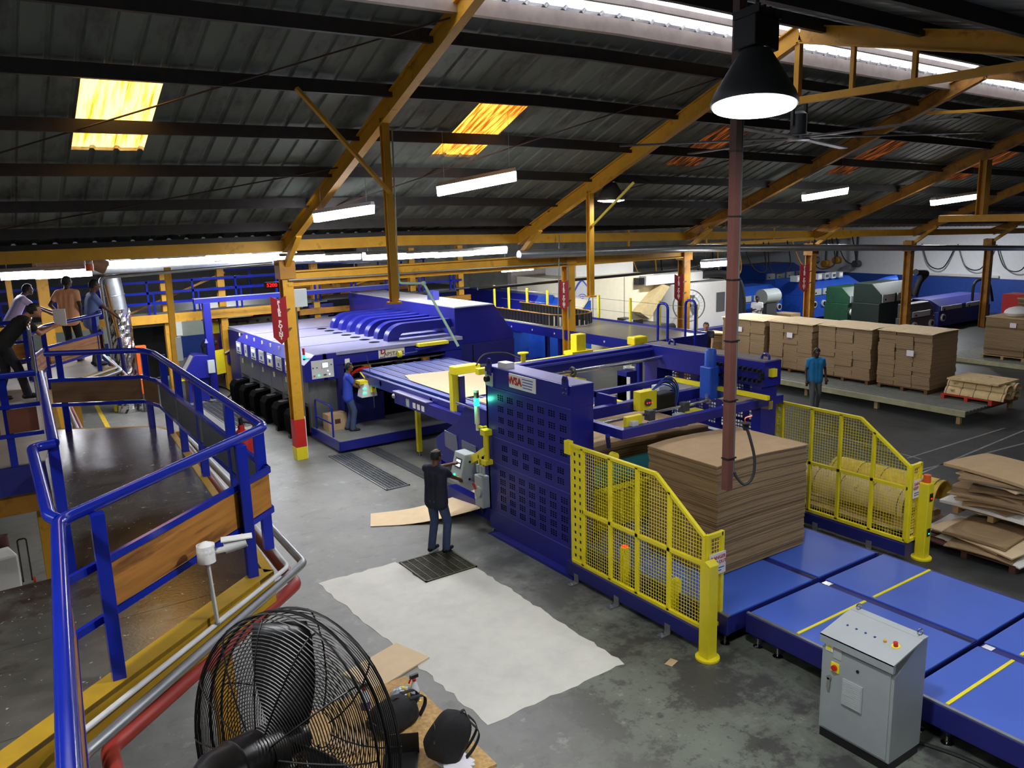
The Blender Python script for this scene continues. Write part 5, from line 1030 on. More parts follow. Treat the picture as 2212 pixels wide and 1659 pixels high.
# ------------------------------------------------------------------ grey cabinet
CABG = mat('cabinet_grey', (152,160,160), .42, var=.04); CABL = mat('cabinet_lid', (168,174,174), .42, var=.03)
cb = T('control_cabinet', 'light grey electrical cabinet with sloped top and stop button', 'cabinet', (7.07,4.16,0)); X0, X1, Y0, Y1 = 6.77,7.36,3.78,4.56
MB().prism([(X0+.04,.1),(X1,.1),(X1,1.27),(X1-.10,1.27),(X0+.04,1.02)], 'Y', Y0, Y1).build('body', CABG, cb, bevel=.008); MB().box(X0+.05,X1-.01,Y0+.01,Y1-.01,0,.1).build('plinth', BLACK, cb)
MB().prism([(X0,1.19-.02),(X0,1.08),(X0+.04,1.08),(X0+.04,1.16)], 'Y', Y0-.005, Y1+.005).build('overhang', CABG, cb)
MB().prism([(X0,1.17),(X1-.10,1.275),(X1-.10,1.26),(X0,1.155)], 'Y', Y0-.006, Y1+.006).build('sloped_lid', CABL, cb); MB().box(X1-.10,X1,Y0-.004,Y1+.004,1.262,1.278).build('rear_cap', CABL, cb)
MB().box(X0+.03,X0+.04,Y0+.03,Y1-.03,.13,1.05).build('door', CABG, cb)
sl = (1.275-1.17)/(X1-.10-X0)
def onlid(y, f, h, r, mt, nm, par=cb, n=14): x = X0+(X1-.10-X0)*f; z = 1.17+sl*(x-X0); return MB().cyl((x,y,z),(x-h*sl,y,z+h),r,n=n).build(nm, mt, par, smooth=True)
for k in range(4): onlid(Y1-.13-k*.10, .52, .004, .012, BLUE2, 'blank_plug')
onlid(Y1-.54, .52, .02, .016, OCH, 'yellow_button'); onlid(Y1-.65, .52, .006, .04, YEL, 'stop_ring'); onlid(Y1-.65, .52, .045, .022, RED, 'stop_button')
for y in (Y0+.06,Y1-.06): MB().ring((X1-.04,y,1.31),(.3,1,0),.032,.007,16,6).build('lifting_eye', CHROME, cb, smooth=True)
vg = MB().box(X0+.012,X0+.03,Y0+.30,Y0+.52,.50,.78).build('filter_grille', CABL, cb)
for k in range(12): MB().box(X0+.006,X0+.013,Y0+.31,Y0+.51,.51+k*.022,.522+k*.022).build('louvre', GREY, vg)
MB().box(X0+.02,X0+.03,Y1-.21,Y1-.12,.80,.90).build('switch_plate', YEL, cb); MB().cyl((X0+.03,Y1-.165,.85),(X0-.005,Y1-.165,.85),.03,n=12).build('switch_knob', RED, cb); hd = MB().cyl((X0+.03,Y1-.11,.72),(X0+.0,Y1-.11,.72),.022).build('door_lock', CHROME, cb); MB().box(X0+.0,X0+.012,Y1-.125,Y1-.095,.60,.72).build('lever', CHROME, hd)
lb_ = MB().box(X0+.024,X0+.03,Y1-.13,Y1-.05,1.0,1.10).build('warning_label', WHITE, cb); MB().prism([(Y1-.12,1.015),(Y1-.06,1.015),(Y1-.09,1.085)], 'X', X0+.021, X0+.024).build('warning_triangle', YEL, lb_); l2 = MB().box(X0+.024,X0+.03,Y1-.23,Y1-.14,.95,1.09).build('instruction_label', CABL, cb); MB().box(X0+.021,X0+.024,Y1-.23,Y1-.14,1.06,1.08).build('red_bar', RED, l2)
MB().cyl((X0+.03,Y0+.37,.92),(X0+.022,Y0+.37,.92),.016,n=10).build('cable_plug', BLACK, cb)
t = MB().tube(smooth_path([(7.36,3.95,.03),(7.5,3.8,.02),(7.62,3.3,.015),(7.5,2.7,.015)]), .02, 6).build('power_cable', RUBBER, smooth=True); tag(t, 'black power cable trailing from the grey cabinet', 'cable')
# ------------------------------------------------------------------ pipes under the eave and the foil duct
def pipe(name, label, pts, r, mt, n=12, cat='pipe', rr=.15): return tag(MB().tube(arcpath(pts, rr), r, n).build(name, mt, smooth=True), label, cat)
ps = [(12.2,17.62,4.44),(18.5,17.62,4.33),(26,17.62,4.02),(40,17.62,3.38)]; pipe('overhead_pipe', 'fat galvanised pipe running below the eave beam to the right', ps, .115, GALV, 16)
t = T('foil_duct', 'vertical extraction duct wrapped in crinkled silver foil', 'duct', (3.75,26.3,0))
MB().cyl((3.75,26.3,3.05),(3.62,26.3,4.55),.30,n=20).build('bare_duct', GALV, t, smooth=True)
for z in (3.5,4.15): MB().ring((3.75-.09*(z-3.05),26.3,z),(-.09,0,1),.305,.015,24,6).build('joint_band', GALV, t)
b = MB(); n = 26; vs = []; k = 28
for i in range(n+1):
    for j in range(k): a = 2*math.pi*j/k; r = .33+RN.uniform(-.022,.022); vs.append((3.78+r*math.cos(a), 26.3+r*math.sin(a), 3.1*i/n))
b.add(vs, [(i*k+j, i*k+(j+1) % k, (i+1)*k+(j+1) % k, (i+1)*k+j) for i in range(n) for j in range(k)]+[[n*k+j for j in range(k)]]); b.build('foil_wrap', FOIL, t)
pipe('overhead_pipe', 'galvanised pipe with flange joints leading left to the foil duct', [(3.0,25.6,4.32),(9.2,25.6,4.30),(13,25.6,4.2)], .17, GALV, 16)
pipe('elbow_duct', 'rusty brown duct elbow above the foil duct', [(1.6,24.,4.62),(2.9,24.,4.62),(3.3,24.,4.4)], .18, mat('rusty_duct',(140,104,74),.6,var=.2), 16)
a = ay(215,600,18.6); pipe('conduit_pipe', 'thin galvanised conduit turning down beside the standing men', [(6.0,18.6,a.z+.1),(a.x,18.6,a.z),(a.x+.05,18.6,2.6)], .035, GALV, 10, 'conduit', .12)
a = ay(228,615,18.4); pipe('conduit_pipe', 'rusty thin pipe dropping beside the standing men', [(a.x,18.4,a.z),(a.x+.12,18.4,3.2)], .03, OCHD, 8, 'conduit'); pipe('conduit_pipe', 'dark lower end of the rusty pipe beside the men', [(a.x+.12,18.4,3.2),(a.x+.16,18.4,2.3)], .045, BLUE2, 8, 'conduit')
pipe('conduit_pipe', 'thin grey conduit fixed to the yellow transfer beam', [(6.1,17.86,4.17),(14.0,17.86,4.12),(14.02,17.86,2.6)], .022, GALV, 8, 'conduit', .1)
pipe('cable_tray', 'dark cable tray crossing before the white machine', [(11.5,18.6,3.55),(19.5,18.6,3.6),(20.6,18.6,3.75)], .04, BLACK, 8, 'cable tray')
pipe('conduit_pipe', 'thin drop conduit beside the second column with fire sign', [(13.6,17.7,4.9),(13.5,17.7,2.4)], .015, GALV, 6, 'conduit')
o = ay(192,570,18.2); t = T('warning_lamp', 'small grey and orange warning lamp under the eave beam', 'lamp', o-V((0,0,.15))); MB().cyl(o, o+V((0,0,.15)), .07).build('housing', GREY, t); MB().cyl(o-V((0,0,.14)), o, .075).build('amber_lens', ORANGE, t, smooth=True)
# fire point signs on the columns
SIGN = mat('sign_maroon', (150,30,38), .5, var=.08); LET = mat('sign_letter', (232,222,214), .6, var=.1)
def fire(x, yf, zc, h, label, side=-1, right=(1,0,0), colx=6.1):
    t = T('fire_sign', label, 'sign', (x,yf,zc-h/2)); w = h*.155; pts = [(-w,h/2),(0,h/2-w*.5),(w,h/2),(w,-h/2+w*1.0),(0,-h/2),(-w,-h/2+w*1.0)]
    r = V(right).normalized(); u = V((0,0,1)); n = r.cross(u); c = V((x,yf,zc)); vs = [c+r*a+u*b_+n*d for d in (0,.02) for a, b_ in pts]; k = 6
    MB().add(vs, [list(range(k))[::-1], list(range(k,2*k))]+[(i,(i+1) % k,k+(i+1) % k,k+i) for i in range(k)]).build('arrow_plate', SIGN, t)
    s = 'FIRE POINT'; hh = h*.80/len(s)
    for i, ch in enumerate(s):
        if ch != ' ': text(ch, hh*1.28, LET, t, face_m(c+n*.022+u*(h*.40-hh*(i+.5)), r, u), ext=.001, bold=.006)
    for z in (-.2,.2): MB().bar(c+r*w*.8+u*(h*z)-n*.012, V((colx,17.93,zc+h*z)), .03).build('bracket', DGREY, t)
fr = (.93,-.37,0)
p1 = ay(605,692,17.75); fire(p1.x, p1.y, p1.z, 1.08, 'maroon arrow-shaped fire sign on the nearest yellow column', right=(.9,-.44,0))
for px, py, x, h, lb in ((1218,638,0,.85,'maroon arrow-shaped fire sign on the column by the pale machine'),(1466,622,0,.85,'maroon arrow-shaped fire sign on the column beside the big round fan'),(1737,600,0,1.0,'faded maroon fire sign on the column behind the brown stacks')):
    p = ay(px, py, 17.78); fire(p.x, p.y, p.z, h, lb, right=(.75,-.66,0), colx=min((14.15,18.73,25.05), key=lambda q: abs(q-p.x)))
# red digit counter
o = ay(588,616,18.6); t = T('digit_display', 'small red digital counter reading 5200 beside the nearest column', 'display', o-V((0,0,.1))); MB().cbox(o, .36, .06, .14, -.5).build('housing', BLACK, t); text('5200', .12, LITR, t, face_m(o+V((-.02,-.045,0)), (math.cos(-.5),math.sin(-.5),0), (0,0,1)))
# ------------------------------------------------------------------ blue gallery of the next bay
gl = T('rear_gallery', 'blue-railed gallery on a yellow beam across the next bay', 'gallery', (7,28,2.5)); GY, GX0, GX1 = 27.2, -1.0, 16.5
MB().box(GX0,9.6,GY,GY+.18,2.46,2.74).build('edge_beam', OCH, gl); MB().box(GX0,GX1,GY+.05,31,2.74,2.8).build('deck', DGREY, gl); MB().box(9.6,GX1,GY,GY+.15,2.3,2.5).build('edge_beam', OCHD, gl)
for z in (3.1,3.42,3.76): MB().bar((GX0,GY,z),(GX1-.4,GY,z),.06,.08).build('rail', RAILB, gl)
for k in range(13): x = GX0+.4+k*1.35; MB().bar((x,GY,2.75),(x,GY,3.78),.06).bar((x+.16,GY,2.75),(x+.16,GY,3.45),.05).build('rail_post', RAILB, gl)
for z in (3.2,3.5,3.8): MB().bar((8,30.8,z),(GX1,30.8,z),.05,.06).build('rear_rail', RAILB, gl)
for k in range(9): x = 8+k*1.05; MB().bar((x,30.8,2.8),(x,30.8,3.8),.05).build('rear_post', RAILB, gl)
for x in (5.35,7.1,10.3,14.1,16.2): MB().ibeam((x,GY+.3,0),(x,GY+.3,4.4),.22,.22,.03).build('column', OCH, gl)
for a, c in (((4.3,2.8),(7.3,3.9)),((10.4,2.8),(13.8,3.7))): MB().bar((a[0],GY+.4,a[1]),(c[0],GY+.4,c[1]),.06).build('brace', OCHD, gl)
for k in range(3): MB().box(9.8+k*1.9,11.4+k*1.9,28.6,29.4,2.8,3.15).build('machine_cover', OCHD, gl)
o = MB().box(-2.5,-.5,24.,24.2,0,4.4).build('gallery_wall', CORR); tag(o,'dark panel beyond the photographer',None,None,'structure')
for x, lb in ((.55,'thick yellow column behind the photographer'),(0.05,'slim yellow column left of the photographer')):
    w = .24 if x > .5 else .12; p = ay(95 if x > .5 else 22, 640, 22.5); t = T('column_post', lb, 'column', (p.x,22.5,0)); MB().ibeam((p.x,22.5,0),(p.x,22.5,4.5),w,w,.03).build('shaft', OCH, t)
pc = ay(365,640,21.5); t = T('column_post', 'bright yellow column between the foil duct and the blue frame', 'column', (pc.x,21.5,2.0)); MB().ibeam(ay(380,790,21.5), ay(361,578,21.5), .14, .14, .02).build('shaft', OCH, t); MB().box(pc.x+.02,pc.x+.16,21.42,21.5,2.1,2.7).build('switch_box', GREY, t)
p = az(250,930); t = T('guard_post', 'short yellow guard post on the floor by the foil duct', 'post', (p.x,p.y,0)); q1 = az(252,888); MB().cyl((q1.x,q1.y,0),(q1.x,q1.y,.75),.07,n=12).build('post', YEL, t, smooth=True); MB().sphere((q1.x,q1.y,.75),.07).build('cap', YEL, t, smooth=True)
p = az(300,905); t = T('hydrant_cover', 'tall orange fire-hose cover beside the foil duct', 'cover', (4.2,25.9,0)); MB().box(4.05,4.35,25.8,26.0,.55,2.0).build('body', ORANGE, t, bevel=.02); MB().box(4.1,4.3,25.82,25.98,.0,.55).build('leg', DGREY, t); MB().box(4.1,4.3,25.79,25.8,1.0,1.15).build('label_plate', WHITE, t)
o = MB().box(4.55,5.75,30.0,30.1,.3,2.25).build('black_screen', BLACK); tag(o, 'big black screen panel behind the walking man', 'screen'); 
t = T('work_bench', 'grey bench with dark boards stacked under the gallery', 'bench', (4.6,29,0)); MB().box(4.0,5.6,28.8,29.4,2.2,2.26).build('top', LGREY, t)
for k in range(4): MB().box(4.1+.1*k,5.3-.12*k,28.85,29.35,2.26+.05*k,2.3+.05*k).build('board', DGREY, t)
for x in (4.05,5.5): MB().box(x,x+.06,28.9,28.96,0,2.2).build('leg', DGREY, t)
# blue cable bridge, console, yellow guard and feeder end of the line
bg_ = T('cable_bridge', 'blue post and beam cable bridge at the feed end of the press', 'bridge', (6.3,27.,0)); MB().box(6.2,6.42,26.3,26.52,0,3.058).build('post', BLUE, bg_, bevel=.005); MB().box(5.95,12.8,26.3,26.5,3.06,3.2).build('beam', BLUE, bg_, bevel=.005); MB().box(5.95,12.8,26.28,26.52,3.2,3.215).build('lid', mat('lid_blue_grey',(150,150,178),.3), bg_); MB().box(12.6,12.75,26.3,26.5,2.9,3.06).build('post_stub', BLUE, bg_); MB().cyl((6.18,26.28,1.82),(6.18,26.28,1.95),.05,.005).build('blue_beacon', LITB, bg_)
cs = T('feeder_console', 'blue feeder console with a sloped grey screen', 'console', (5.75,26.4,0)); MB().box(5.5,6.1,26.2,26.7,0,.75).build('pedestal', BLUE, cs); MB().prism([(5.4,.75),(6.15,.75),(6.15,1.45),(5.75,1.5),(5.4,.95)], 'Y', 26.1, 26.75).build('housing', BLUE, cs, bevel=.01); MB().prism([(5.42,1.0),(5.44,.98),(5.74,1.44),(5.72,1.46)], 'Y', 26.2, 26.6).build('screen', GREY, cs); MB().box(6.1,6.3,26.0,26.1,.9,1.3).build('side_box', GREY, cs); MB().box(5.3,5.7,26.2,26.5,.72,.76).build('shelf', YEL, cs)
yg = T('yellow_guard', 'bright yellow sheet guard at the feed end', 'guard', (6.85,27.6,.5)); MB().prism([(6.55,1.35),(7.15,1.4),(7.3,.62),(6.62,.55)], 'Y', 27.5, 27.56).build('plate', YEL, yg); MB().box(6.6,6.66,27.56,27.62,0,.6).build('leg', DGREY, yg)
fd = T('sheet_feeder', 'blue feeder frame with clear guard and small switch panel', 'feeder', (7.5,27.3,0)); MB().box(7.1,7.3,26.9,27.1,.3,2.3).build('upright', BLUE, fd); MB().box(6.6,7.3,26.92,27.08,2.3,2.4).build('arm', BLUE, fd); MB().box(6.85,7.1,26.85,26.9,1.85,2.25).build('button_panel', YEL, fd); MB().prism([(7.05,1.2),(7.6,1.3),(7.6,1.0),(7.05,.95)], 'Y', 25.9, 26.9).build('desk', BLUE, fd); MB().prism([(7.0,1.26),(7.3,1.42),(7.3,1.44),(6.98,1.28)], 'Y', 25.95, 26.6).build('desk_panel', LGREY, fd); MB().box(7.15,7.7,25.7,27.6,.25,1.0).build('base', BLUE2, fd); MB().cyl((7.3,25.8,.0),(7.3,25.8,.25),.12).build('wheel', RUBBER, fd); MB().cyl((6.98,26.95,1.55),(6.9,26.95,1.55),.12).build('hand_wheel', DGREY, fd)
MB().box(7.3,10.8,27.5,27.9,1.95,2.2).build('side_frame', mat('tan_frame',(150,142,120),.5), fd); MB().box(7.3,10.8,28.6,28.65,2.2,2.26).build('guide_rail', LGREY, fd)
for k in range(9): MB().cyl((7.5+.37*k,27.49,2.07),(7.5+.37*k,27.45,2.07),.05).build('roller_end', DGREY, fd)
fd.location.y += 1.35
o = MB().box(9.1,9.95,31,31.3,0,2.2).build('red_board', mat('bright_red',(214,44,30),.5)); tag(o, 'bright red panel board behind the press', 'panel'); o = MB().prism([(7.6,2.3),(8.1,2.3),(8.35,1.8),(8.35,0),(7.6,0)], 'Y', 32, 32.3).build('maroon_machine', mat('maroon',(92,32,32),.5)); tag(o, 'maroon machine cover under the gallery', 'machine')
for k, (x, w) in enumerate(((6.0,1.5),(11.4,1.2))): t = MB().box(x,x+w,35.78,35.84,.95,1.7).build('window_%d' % (k+1), mat('lit_window',(225,232,230),.3,emis=.5) if k == 0 else PALEG); tag(t, ('bright' if k == 0 else 'pale green')+' window panel in the partition below the gallery', None, None, 'structure')
t = T('welding_set', 'blue boxed power unit with a white label behind the press', 'power unit', (10.4,27,2.2)); MB().box(10.0,10.9,27.4,28.0,2.19,2.62).build('body', BLUE2, t, bevel=.01); MB().box(10.05,10.5,27.38,27.4,2.26,2.5).build('label_plate', WHITE, t)
pts = [az(440,845),az(470,835),az(500,850),az(470,870),az(430,865),az(400,880),az(520,862)]; o = MB().tube(smooth_path([p+V((0,0,.02)) for p in pts]), .025, 6).build('floor_cable', RUBBER, smooth=True); tag(o, 'black cables looping on the floor by the feeder', 'cable')
# ------------------------------------------------------------------ transfer bridge with energy chain beyond the press
tb = T('transfer_bridge', 'long raised blue transfer table beyond the stacker', 'conveyor', (15.2,18.5,0)); BX0, BX1, BY0, BY1 = 14.1, 16.42, 15.0, 23.5
MB().box(BX0,BX1,BY0,BY1,2.12,2.18).build('table_plate', mat('worn_plate',(150,142,128),.28,metal=.3,var=.12), tb); MB().box(BX0-.04,BX0,BY0-.03,BY1,1.95,2.22).build('side_beam', BLUE, tb); MB().box(BX1,BX1+.05,BY0-.03,BY1,1.95,2.24).build('side_beam', BLUE, tb); MB().box(BX0,BX1,BY0-.05,BY0,1.75,2.2).build('end_beam', BLUE, tb)
for x, y in ((BX0+.1,15.2),(BX1-.1,15.2),(BX0+.1,18.5),(BX0+.1,22),(BX1-.1,22)): MB().box(x-.06,x+.06,y-.06,y+.06,0,2.1).build('leg', BLUE, tb)
for k in range(7): MB().cyl((BX0-.045,15.3+k*1.1,2.08),(BX0-.05,15.3+k*1.1,2.08),.03,n=8).build('bolt_head', LGREY, tb)
ec = T('energy_chain', 'black link chain looping on the transfer table', 'cable chain', (15.2,20.5,2.18))
P = [(BX0+.25,23.4-k*.17) for k in range(27)]
P = [V((BX0+.35, 23.4-k*.17)) for k in range(24)]; cx, cy, R_ = BX0+.35+.75, 23.4-23*.17, .75
P += [V((cx-R_*math.cos(a), cy-R_*math.sin(a)*1.0)) for a in [math.pi*k/12 for k in range(1,13)]]; P += [V((BX0+1.85, cy+k*.17)) for k in range(1,22)]
for i, p in enumerate(P[:-1]):
    d = P[i+1]-p; MB().cbox((p.x,p.y,2.36), .12, .045, .32, math.atan2(d.y,d.x)).build('chain_link', BLACK, ec)
MB().tube([(p.x,p.y,2.53) for p in P], .02, 6).build('chain_edge', OCHD, ec)
for k, (px, py) in enumerate(((1043,662),(1085,665),(1127,670),(1178,675),(1285,690),(1345,700),(1410,708),(1493,718))):
    p = az(px,py,2.2); MB().bar((16.48,p.y,1.9),(16.48,p.y,2.95),.06).build('wire_post', YEL, tb)
for z in (2.5,2.85): MB().tube([(16.48,15.4,z),(16.48,25.,z)], .006, 5).build('guard_wire', GALV, tb)
ld = T('access_ladder', 'blue hooped ladder standing at the end of the transfer table', 'ladder', (15.,14.9,0))
for x in (14.75,15.75): MB().tube(arcpath([(x,15.1,2.0),(x,15.1,3.15),(x,14.75,3.15),(x,14.75,.0)], .2), .035, 10).build('hoop_rail', RAILB, ld, smooth=True)
for k in range(7): MB().cyl((14.75,14.75,.25+k*.28),(15.75,14.75,.25+k*.28),.018).build('rung', RAILB, ld)
# clutter under the table
for k, (px, py, mt, lb, h, r) in enumerate(((1360,822,WHITE,'white plastic bucket under the transfer table',.42,.16),(1368,838,BLACK,'open black drum between the two pale buckets',.4,.2),(1410,830,LGREY,'grey lidded paint bucket with a label',.45,.17),(1355,800,WHITE,'second white bucket behind the first one',.42,.16))):
    p = az(px,py); t = T('bucket', lb, 'bucket', (p.x,p.y,0), 'buckets under the transfer table'); MB().lathe([(r*.85,0),(r,h),(r*1.06,h),(r*1.06,h+.03),(r*.9,h+.03),(r*.8,.03),(.001,.02)], (p.x,p.y,0), 18).build('pail', mt, t, smooth=True); MB().tube([(p.x+r*math.cos(a),p.y,h-.02-.12*math.sin(a)) for a in [math.pi*i/8 for i in range(9)]], .006, 5).build('handle', GALV, t)
carton((14.6,17.,0),.9,.8,.5,'big brown carton below the transfer table',.2,False); carton((13.0,17.5,0),.6,.5,1.15,'tall narrow carton beside the sheet conveyor',.1,False)
o = MB().box(11.9,12.9,14.5,15.7,0,.35).build('carton', CARD); tag(o, 'low brown carton behind the yellow gantry', 'box')
t = T('junction_cabinet', 'blue post with a white junction cabinet behind the stacker', 'cabinet', (11.6,12.8,0)); MB().box(11.5,11.8,12.7,13.0,0,2.1).build('post', BLUE, t); MB().box(11.5,11.52,12.6,12.98,1.4,2.0).build('white_box', WHITE, t)
# brown stacks beyond the table, blue boxes
stack('low brown cardboard stack left of the row of tall stacks', 22.0,23.4,19.4,21.0,.1,1.0,24,.012,0); stack('leaning brown cardboard stack at the end of the tall row', 20.6,21.9,19.0,19.4,.1,1.3,22,.03,.05)
# ------------------------------------------------------------------ pale corrugating / folding machine
wm = T('folder_gluer', 'big cream panelled machine with a round emblem behind the transfer table', 'machine', (21,25,0))
MB().box(18.9,23.2,24.0,27.5,1.05,3.05).build('upper_body', CREAM, wm, bevel=.02); MB().box(18.9,23.4,23.9,27.5,0,1.05).build('lower_body', CREAM, wm, bevel=.02); MB().prism([(18.2,0),(18.2,1.55),(18.9,2.35),(19.0,2.35),(19.0,0)], 'Y', 22.9, 27).build('blue_end', ROYAL, wm); MB().prism([(18.15,1.56),(18.88,2.36),(18.86,2.40),(18.12,1.6)], 'Y', 22.9, 24.2).build('sloped_panel', CREAM, wm)
for x in (20.0,21.6): MB().box(x,x+.012,23.985,24.,1.1,3.0).build('panel_joint', DGREY, wm)
b = MB(); n = 20; dia = [( .46*math.copysign(abs(math.cos(a))**1.6,math.cos(a)), .6*math.copysign(abs(math.sin(a))**1.6,math.sin(a))) for a in [2*math.pi*i/n for i in range(n)]]
em = MB().prism([(19.45+u,2.45+v) for u, v in dia], 'Y', 23.97, 23.99).build('emblem', ROYAL, wm); MB().prism([(19.45+u*.86,2.45+v*.86) for u, v in dia], 'Y', 23.96, 23.97).build('emblem_field', LGREY, em)
for k in range(3): MB().tube([(19.45+.08*(k+1)*math.cos(a),23.955,2.25+.08*(k+1)*math.sin(a)) for a in [math.pi*.25+math.pi*.5*i/6 for i in range(7)]], .012, 5).build('emblem_arc', ROYAL, em)
MB().prism([(22.0,1.6),(23.3,2.6),(23.6,2.5),(22.5,1.3)], 'Y', 23.5, 24.0).build('chute', mat('tan_panel',(196,176,130),.5), wm); MB().box(21.2,22.6,22.6,23.9,.7,1.2).build('delivery_bed', DGREY, wm); MB().cyl((21.0,22.7,1.0),(23.0,22.7,1.0),.16).build('delivery_roll', BLACK, wm, smooth=True); MB().box(20.8,21.2,22.5,23.5,.4,1.5).build('delivery_head', BLACK, wm); MB().box(20.5,20.8,22.6,22.8,1.0,1.5).build('switch_box', GREY, wm)
MB().box(22.4,26.0,23.6,24.6,2.62,2.98).build('exhaust_trunk', WHITE, wm); MB().box(22.1,22.4,23.7,24.4,2.66,2.92).build('exhaust_fan', BLACK, wm); MB().box(20,23,25,27,3.05,3.6).build('roof_unit', WHITE, wm)
dc = T('dust_unit', 'white cabinet unit with grey windows and a curved black hose', 'machine', (25.5,23.5,0)); MB().box(23.9,26.8,23.2,25.4,.5,2.55).build('body', WHITE, dc, bevel=.02); MB().box(26.8,27.6,23.4,25.2,.5,2.5).build('side_body', CREAM, dc)
for x in (24.2,26.0): MB().box(x,x+.5,23.18,23.2,1.3,2.1).build('window', GLASSD, dc)
MB().tube(smooth_path([(25.6,23.6,2.85),(26.6,23.4,2.82),(27.4,23.3,2.5),(27.6,23.2,1.7),(27.6,23.2,.9)], 8), .16, 12).build('hose', RUBBER, dc, smooth=True); MB().box(23.6,27.6,22.8,23.2,.2,.7).build('plinth', BLUE2, dc)
def cage_fan(c, R, d, label):
    t = T('round_fan', label, 'fan', (c[0],c[1],0)); c = V(c); d = V(d).normalized(); MB().ring(c, d, R, .025, 28, 6).ring(c, d, R*.66, .01, 24, 4).ring(c, d, R*.33, .01, 20, 4).build('guard_ring', DGREY, t)
    q = V((0,0,1)).rotation_difference(d)
    for k in range(24): a = 2*math.pi*k/24; MB().bar(c+q @ V((.06*math.cos(a),.06*math.sin(a),.02)), c+q @ V((R*math.cos(a+.15),R*math.sin(a+.15),0)), .008).build('guard_spoke', GALV, t)
    for k in range(3):
        a = 2*math.pi*k/3; MB().add([c+q @ V((r*math.cos(a+e),r*math.sin(a+e),-.04)) for r, e in ((.08,-.4),(R*.85,-.22),(R*.85,.3),(.08,.4))], [(0,1,2,3)]).build('blade', GREY, t, solid=.01)
    MB().cyl(c-d*.15, c+d*.03, .1).build('motor', BLACK, t, smooth=True); MB().cyl((c.x,c.y,0),(c.x,c.y,c.z-R*.3),.04).build('pole', BLACK, t); MB().lathe([(.4,0),(.4,.04),(.05,.06)], (c.x,c.y,0), 18).build('base', BLACK, t)
cage_fan(tuple(ay(1488,660,22.4)), .62, (-.55,-.83,.05), 'large round floor fan with wire guard before the dust unit'); 
t = T('blue_feeder_hood', 'long blue hooded feeder with hanging white hoses', 'machine', (18.3,26.5,0)); MB().prism([(17.6,.1),(17.6,1.75),(18.1,2.45),(18.8,2.45),(18.8,.1)], 'Y', 24.9, 30.5).build('hood', ROYAL, t, bevel=.01); MB().prism([(17.58,1.76),(18.09,2.46),(18.07,2.48),(17.55,1.79)], 'Y', 24.9, 30.5).build('hood_face', BLUE, t)
for k in range(5): MB().tube([(17.5,25.4+k*1.1+.3*math.cos(a),1.6+.35*math.sin(a)) for a in [math.pi*i/8 for i in range(9)]], .025, 6).build('white_hose', WHITE, t)
for k in range(4): MB().box(17.56,17.6,25.3+k*1.2,26.0+k*1.2,1.1,1.6).build('glazed_door', GLASSD, t)
o = MB().box(21,23.6,31,31.3,1.5,3.6).build('brick_lit_wall', mat('pale_brick',(232,218,206),.6,var=.1,scale=12)); tag(o, 'brightly lit pale wall panel beyond the second column', None, None, 'structure')
# ------------------------------------------------------------------ blue and green converting machines far right
def machine(name, label, x, y, w, d, h, mt, cat='machine', top=None, panels=4, rolls=3, seed=0):
    r = random.Random(seed); t = T(name, label, cat, (x,y,0)); MB().box(x,x+w,y,y+d,.15,h*.62).build('base', mt, t, bevel=.02)
    MB().prism([(y,h*.62),(y+d,h*.62),(y+d,h),(y+d*.35,h),(y,h*.8)], 'X', x+.1, x+w-.1).build('hood', top or mt, t, bevel=.02)
    for k in range(panels): xx = x+.15+(w-.3)*k/panels; c = MB().box(xx,xx+(w-.3)/panels*.8,y-.05,y,h*.62+.05,h*.8).build('control_panel', GREY, t); MB().cyl((xx+.2,y-.05,h*.7),(xx+.2,y-.08,h*.7),.04,n=8).build('dial', BLACK, c)
    for k in range(rolls): xx = x+.3+(w-.6)*k/max(1,rolls-1); c = MB().cyl((xx,y-.08,h*.42),(xx,y,h*.42),.16,n=16).build('gauge_ring', LGREY, t); MB().cyl((xx,y-.1,h*.42),(xx,y-.08,h*.42),.1,n=14).build('gauge_face', BLACK, c)
    for k in range(2): MB().box(x+.1+(w-.5)*k,x+.4+(w-.5)*k,y+.1,y+d-.1,0,.15).build('foot', BLACK, t)
    return t
def mpx(label, p0, p1, y, d, h, mt, **k): x0 = ay(p0,650,y).x; x1 = ay(p1,650,y).x; return machine('converting_machine', label, x0, y, x1-x0, d, h, mt, **k)
mpx('long blue machine with round white gauges behind the brown stacks', 1750,1862,24.5,2.2,1.95,ROYAL,rolls=6,panels=5,seed=2); mpx('dark green press beside the fourth yellow column', 1832,1884,21.5,1.2,1.9,GREENM,rolls=2,panels=2,seed=3); mpx('tall black-green press right of the fourth yellow column', 1900,1972,19.6,1.3,2.2,mat('black_green',(24,40,34),.5),rolls=0,panels=2,seed=4)
mpx('blue machine low behind the white-shirted man', 1592,1690,25.5,1.8,1.8,ROYAL,rolls=2,panels=3,seed=5); mpx('dark blue table machine under the loop hose near the end wall', 2030,2140,18.8,1.4,1.3,BLUE2,rolls=1,panels=2,seed=6); mpx('far blue printing unit below the pale wall', 1650,1740,31,2.5,2.2,ROYAL,rolls=3,panels=4,seed=7); mpx('small grey gauge cabinet beside the last column', 1968,2022,17.9,.6,1.5,DGREY,rolls=2,panels=1,seed=8); mpx('second far blue printing unit with grey control boxes', 1790,1930,31,2.5,2.2,ROYAL,rolls=4,panels=6,seed=9)
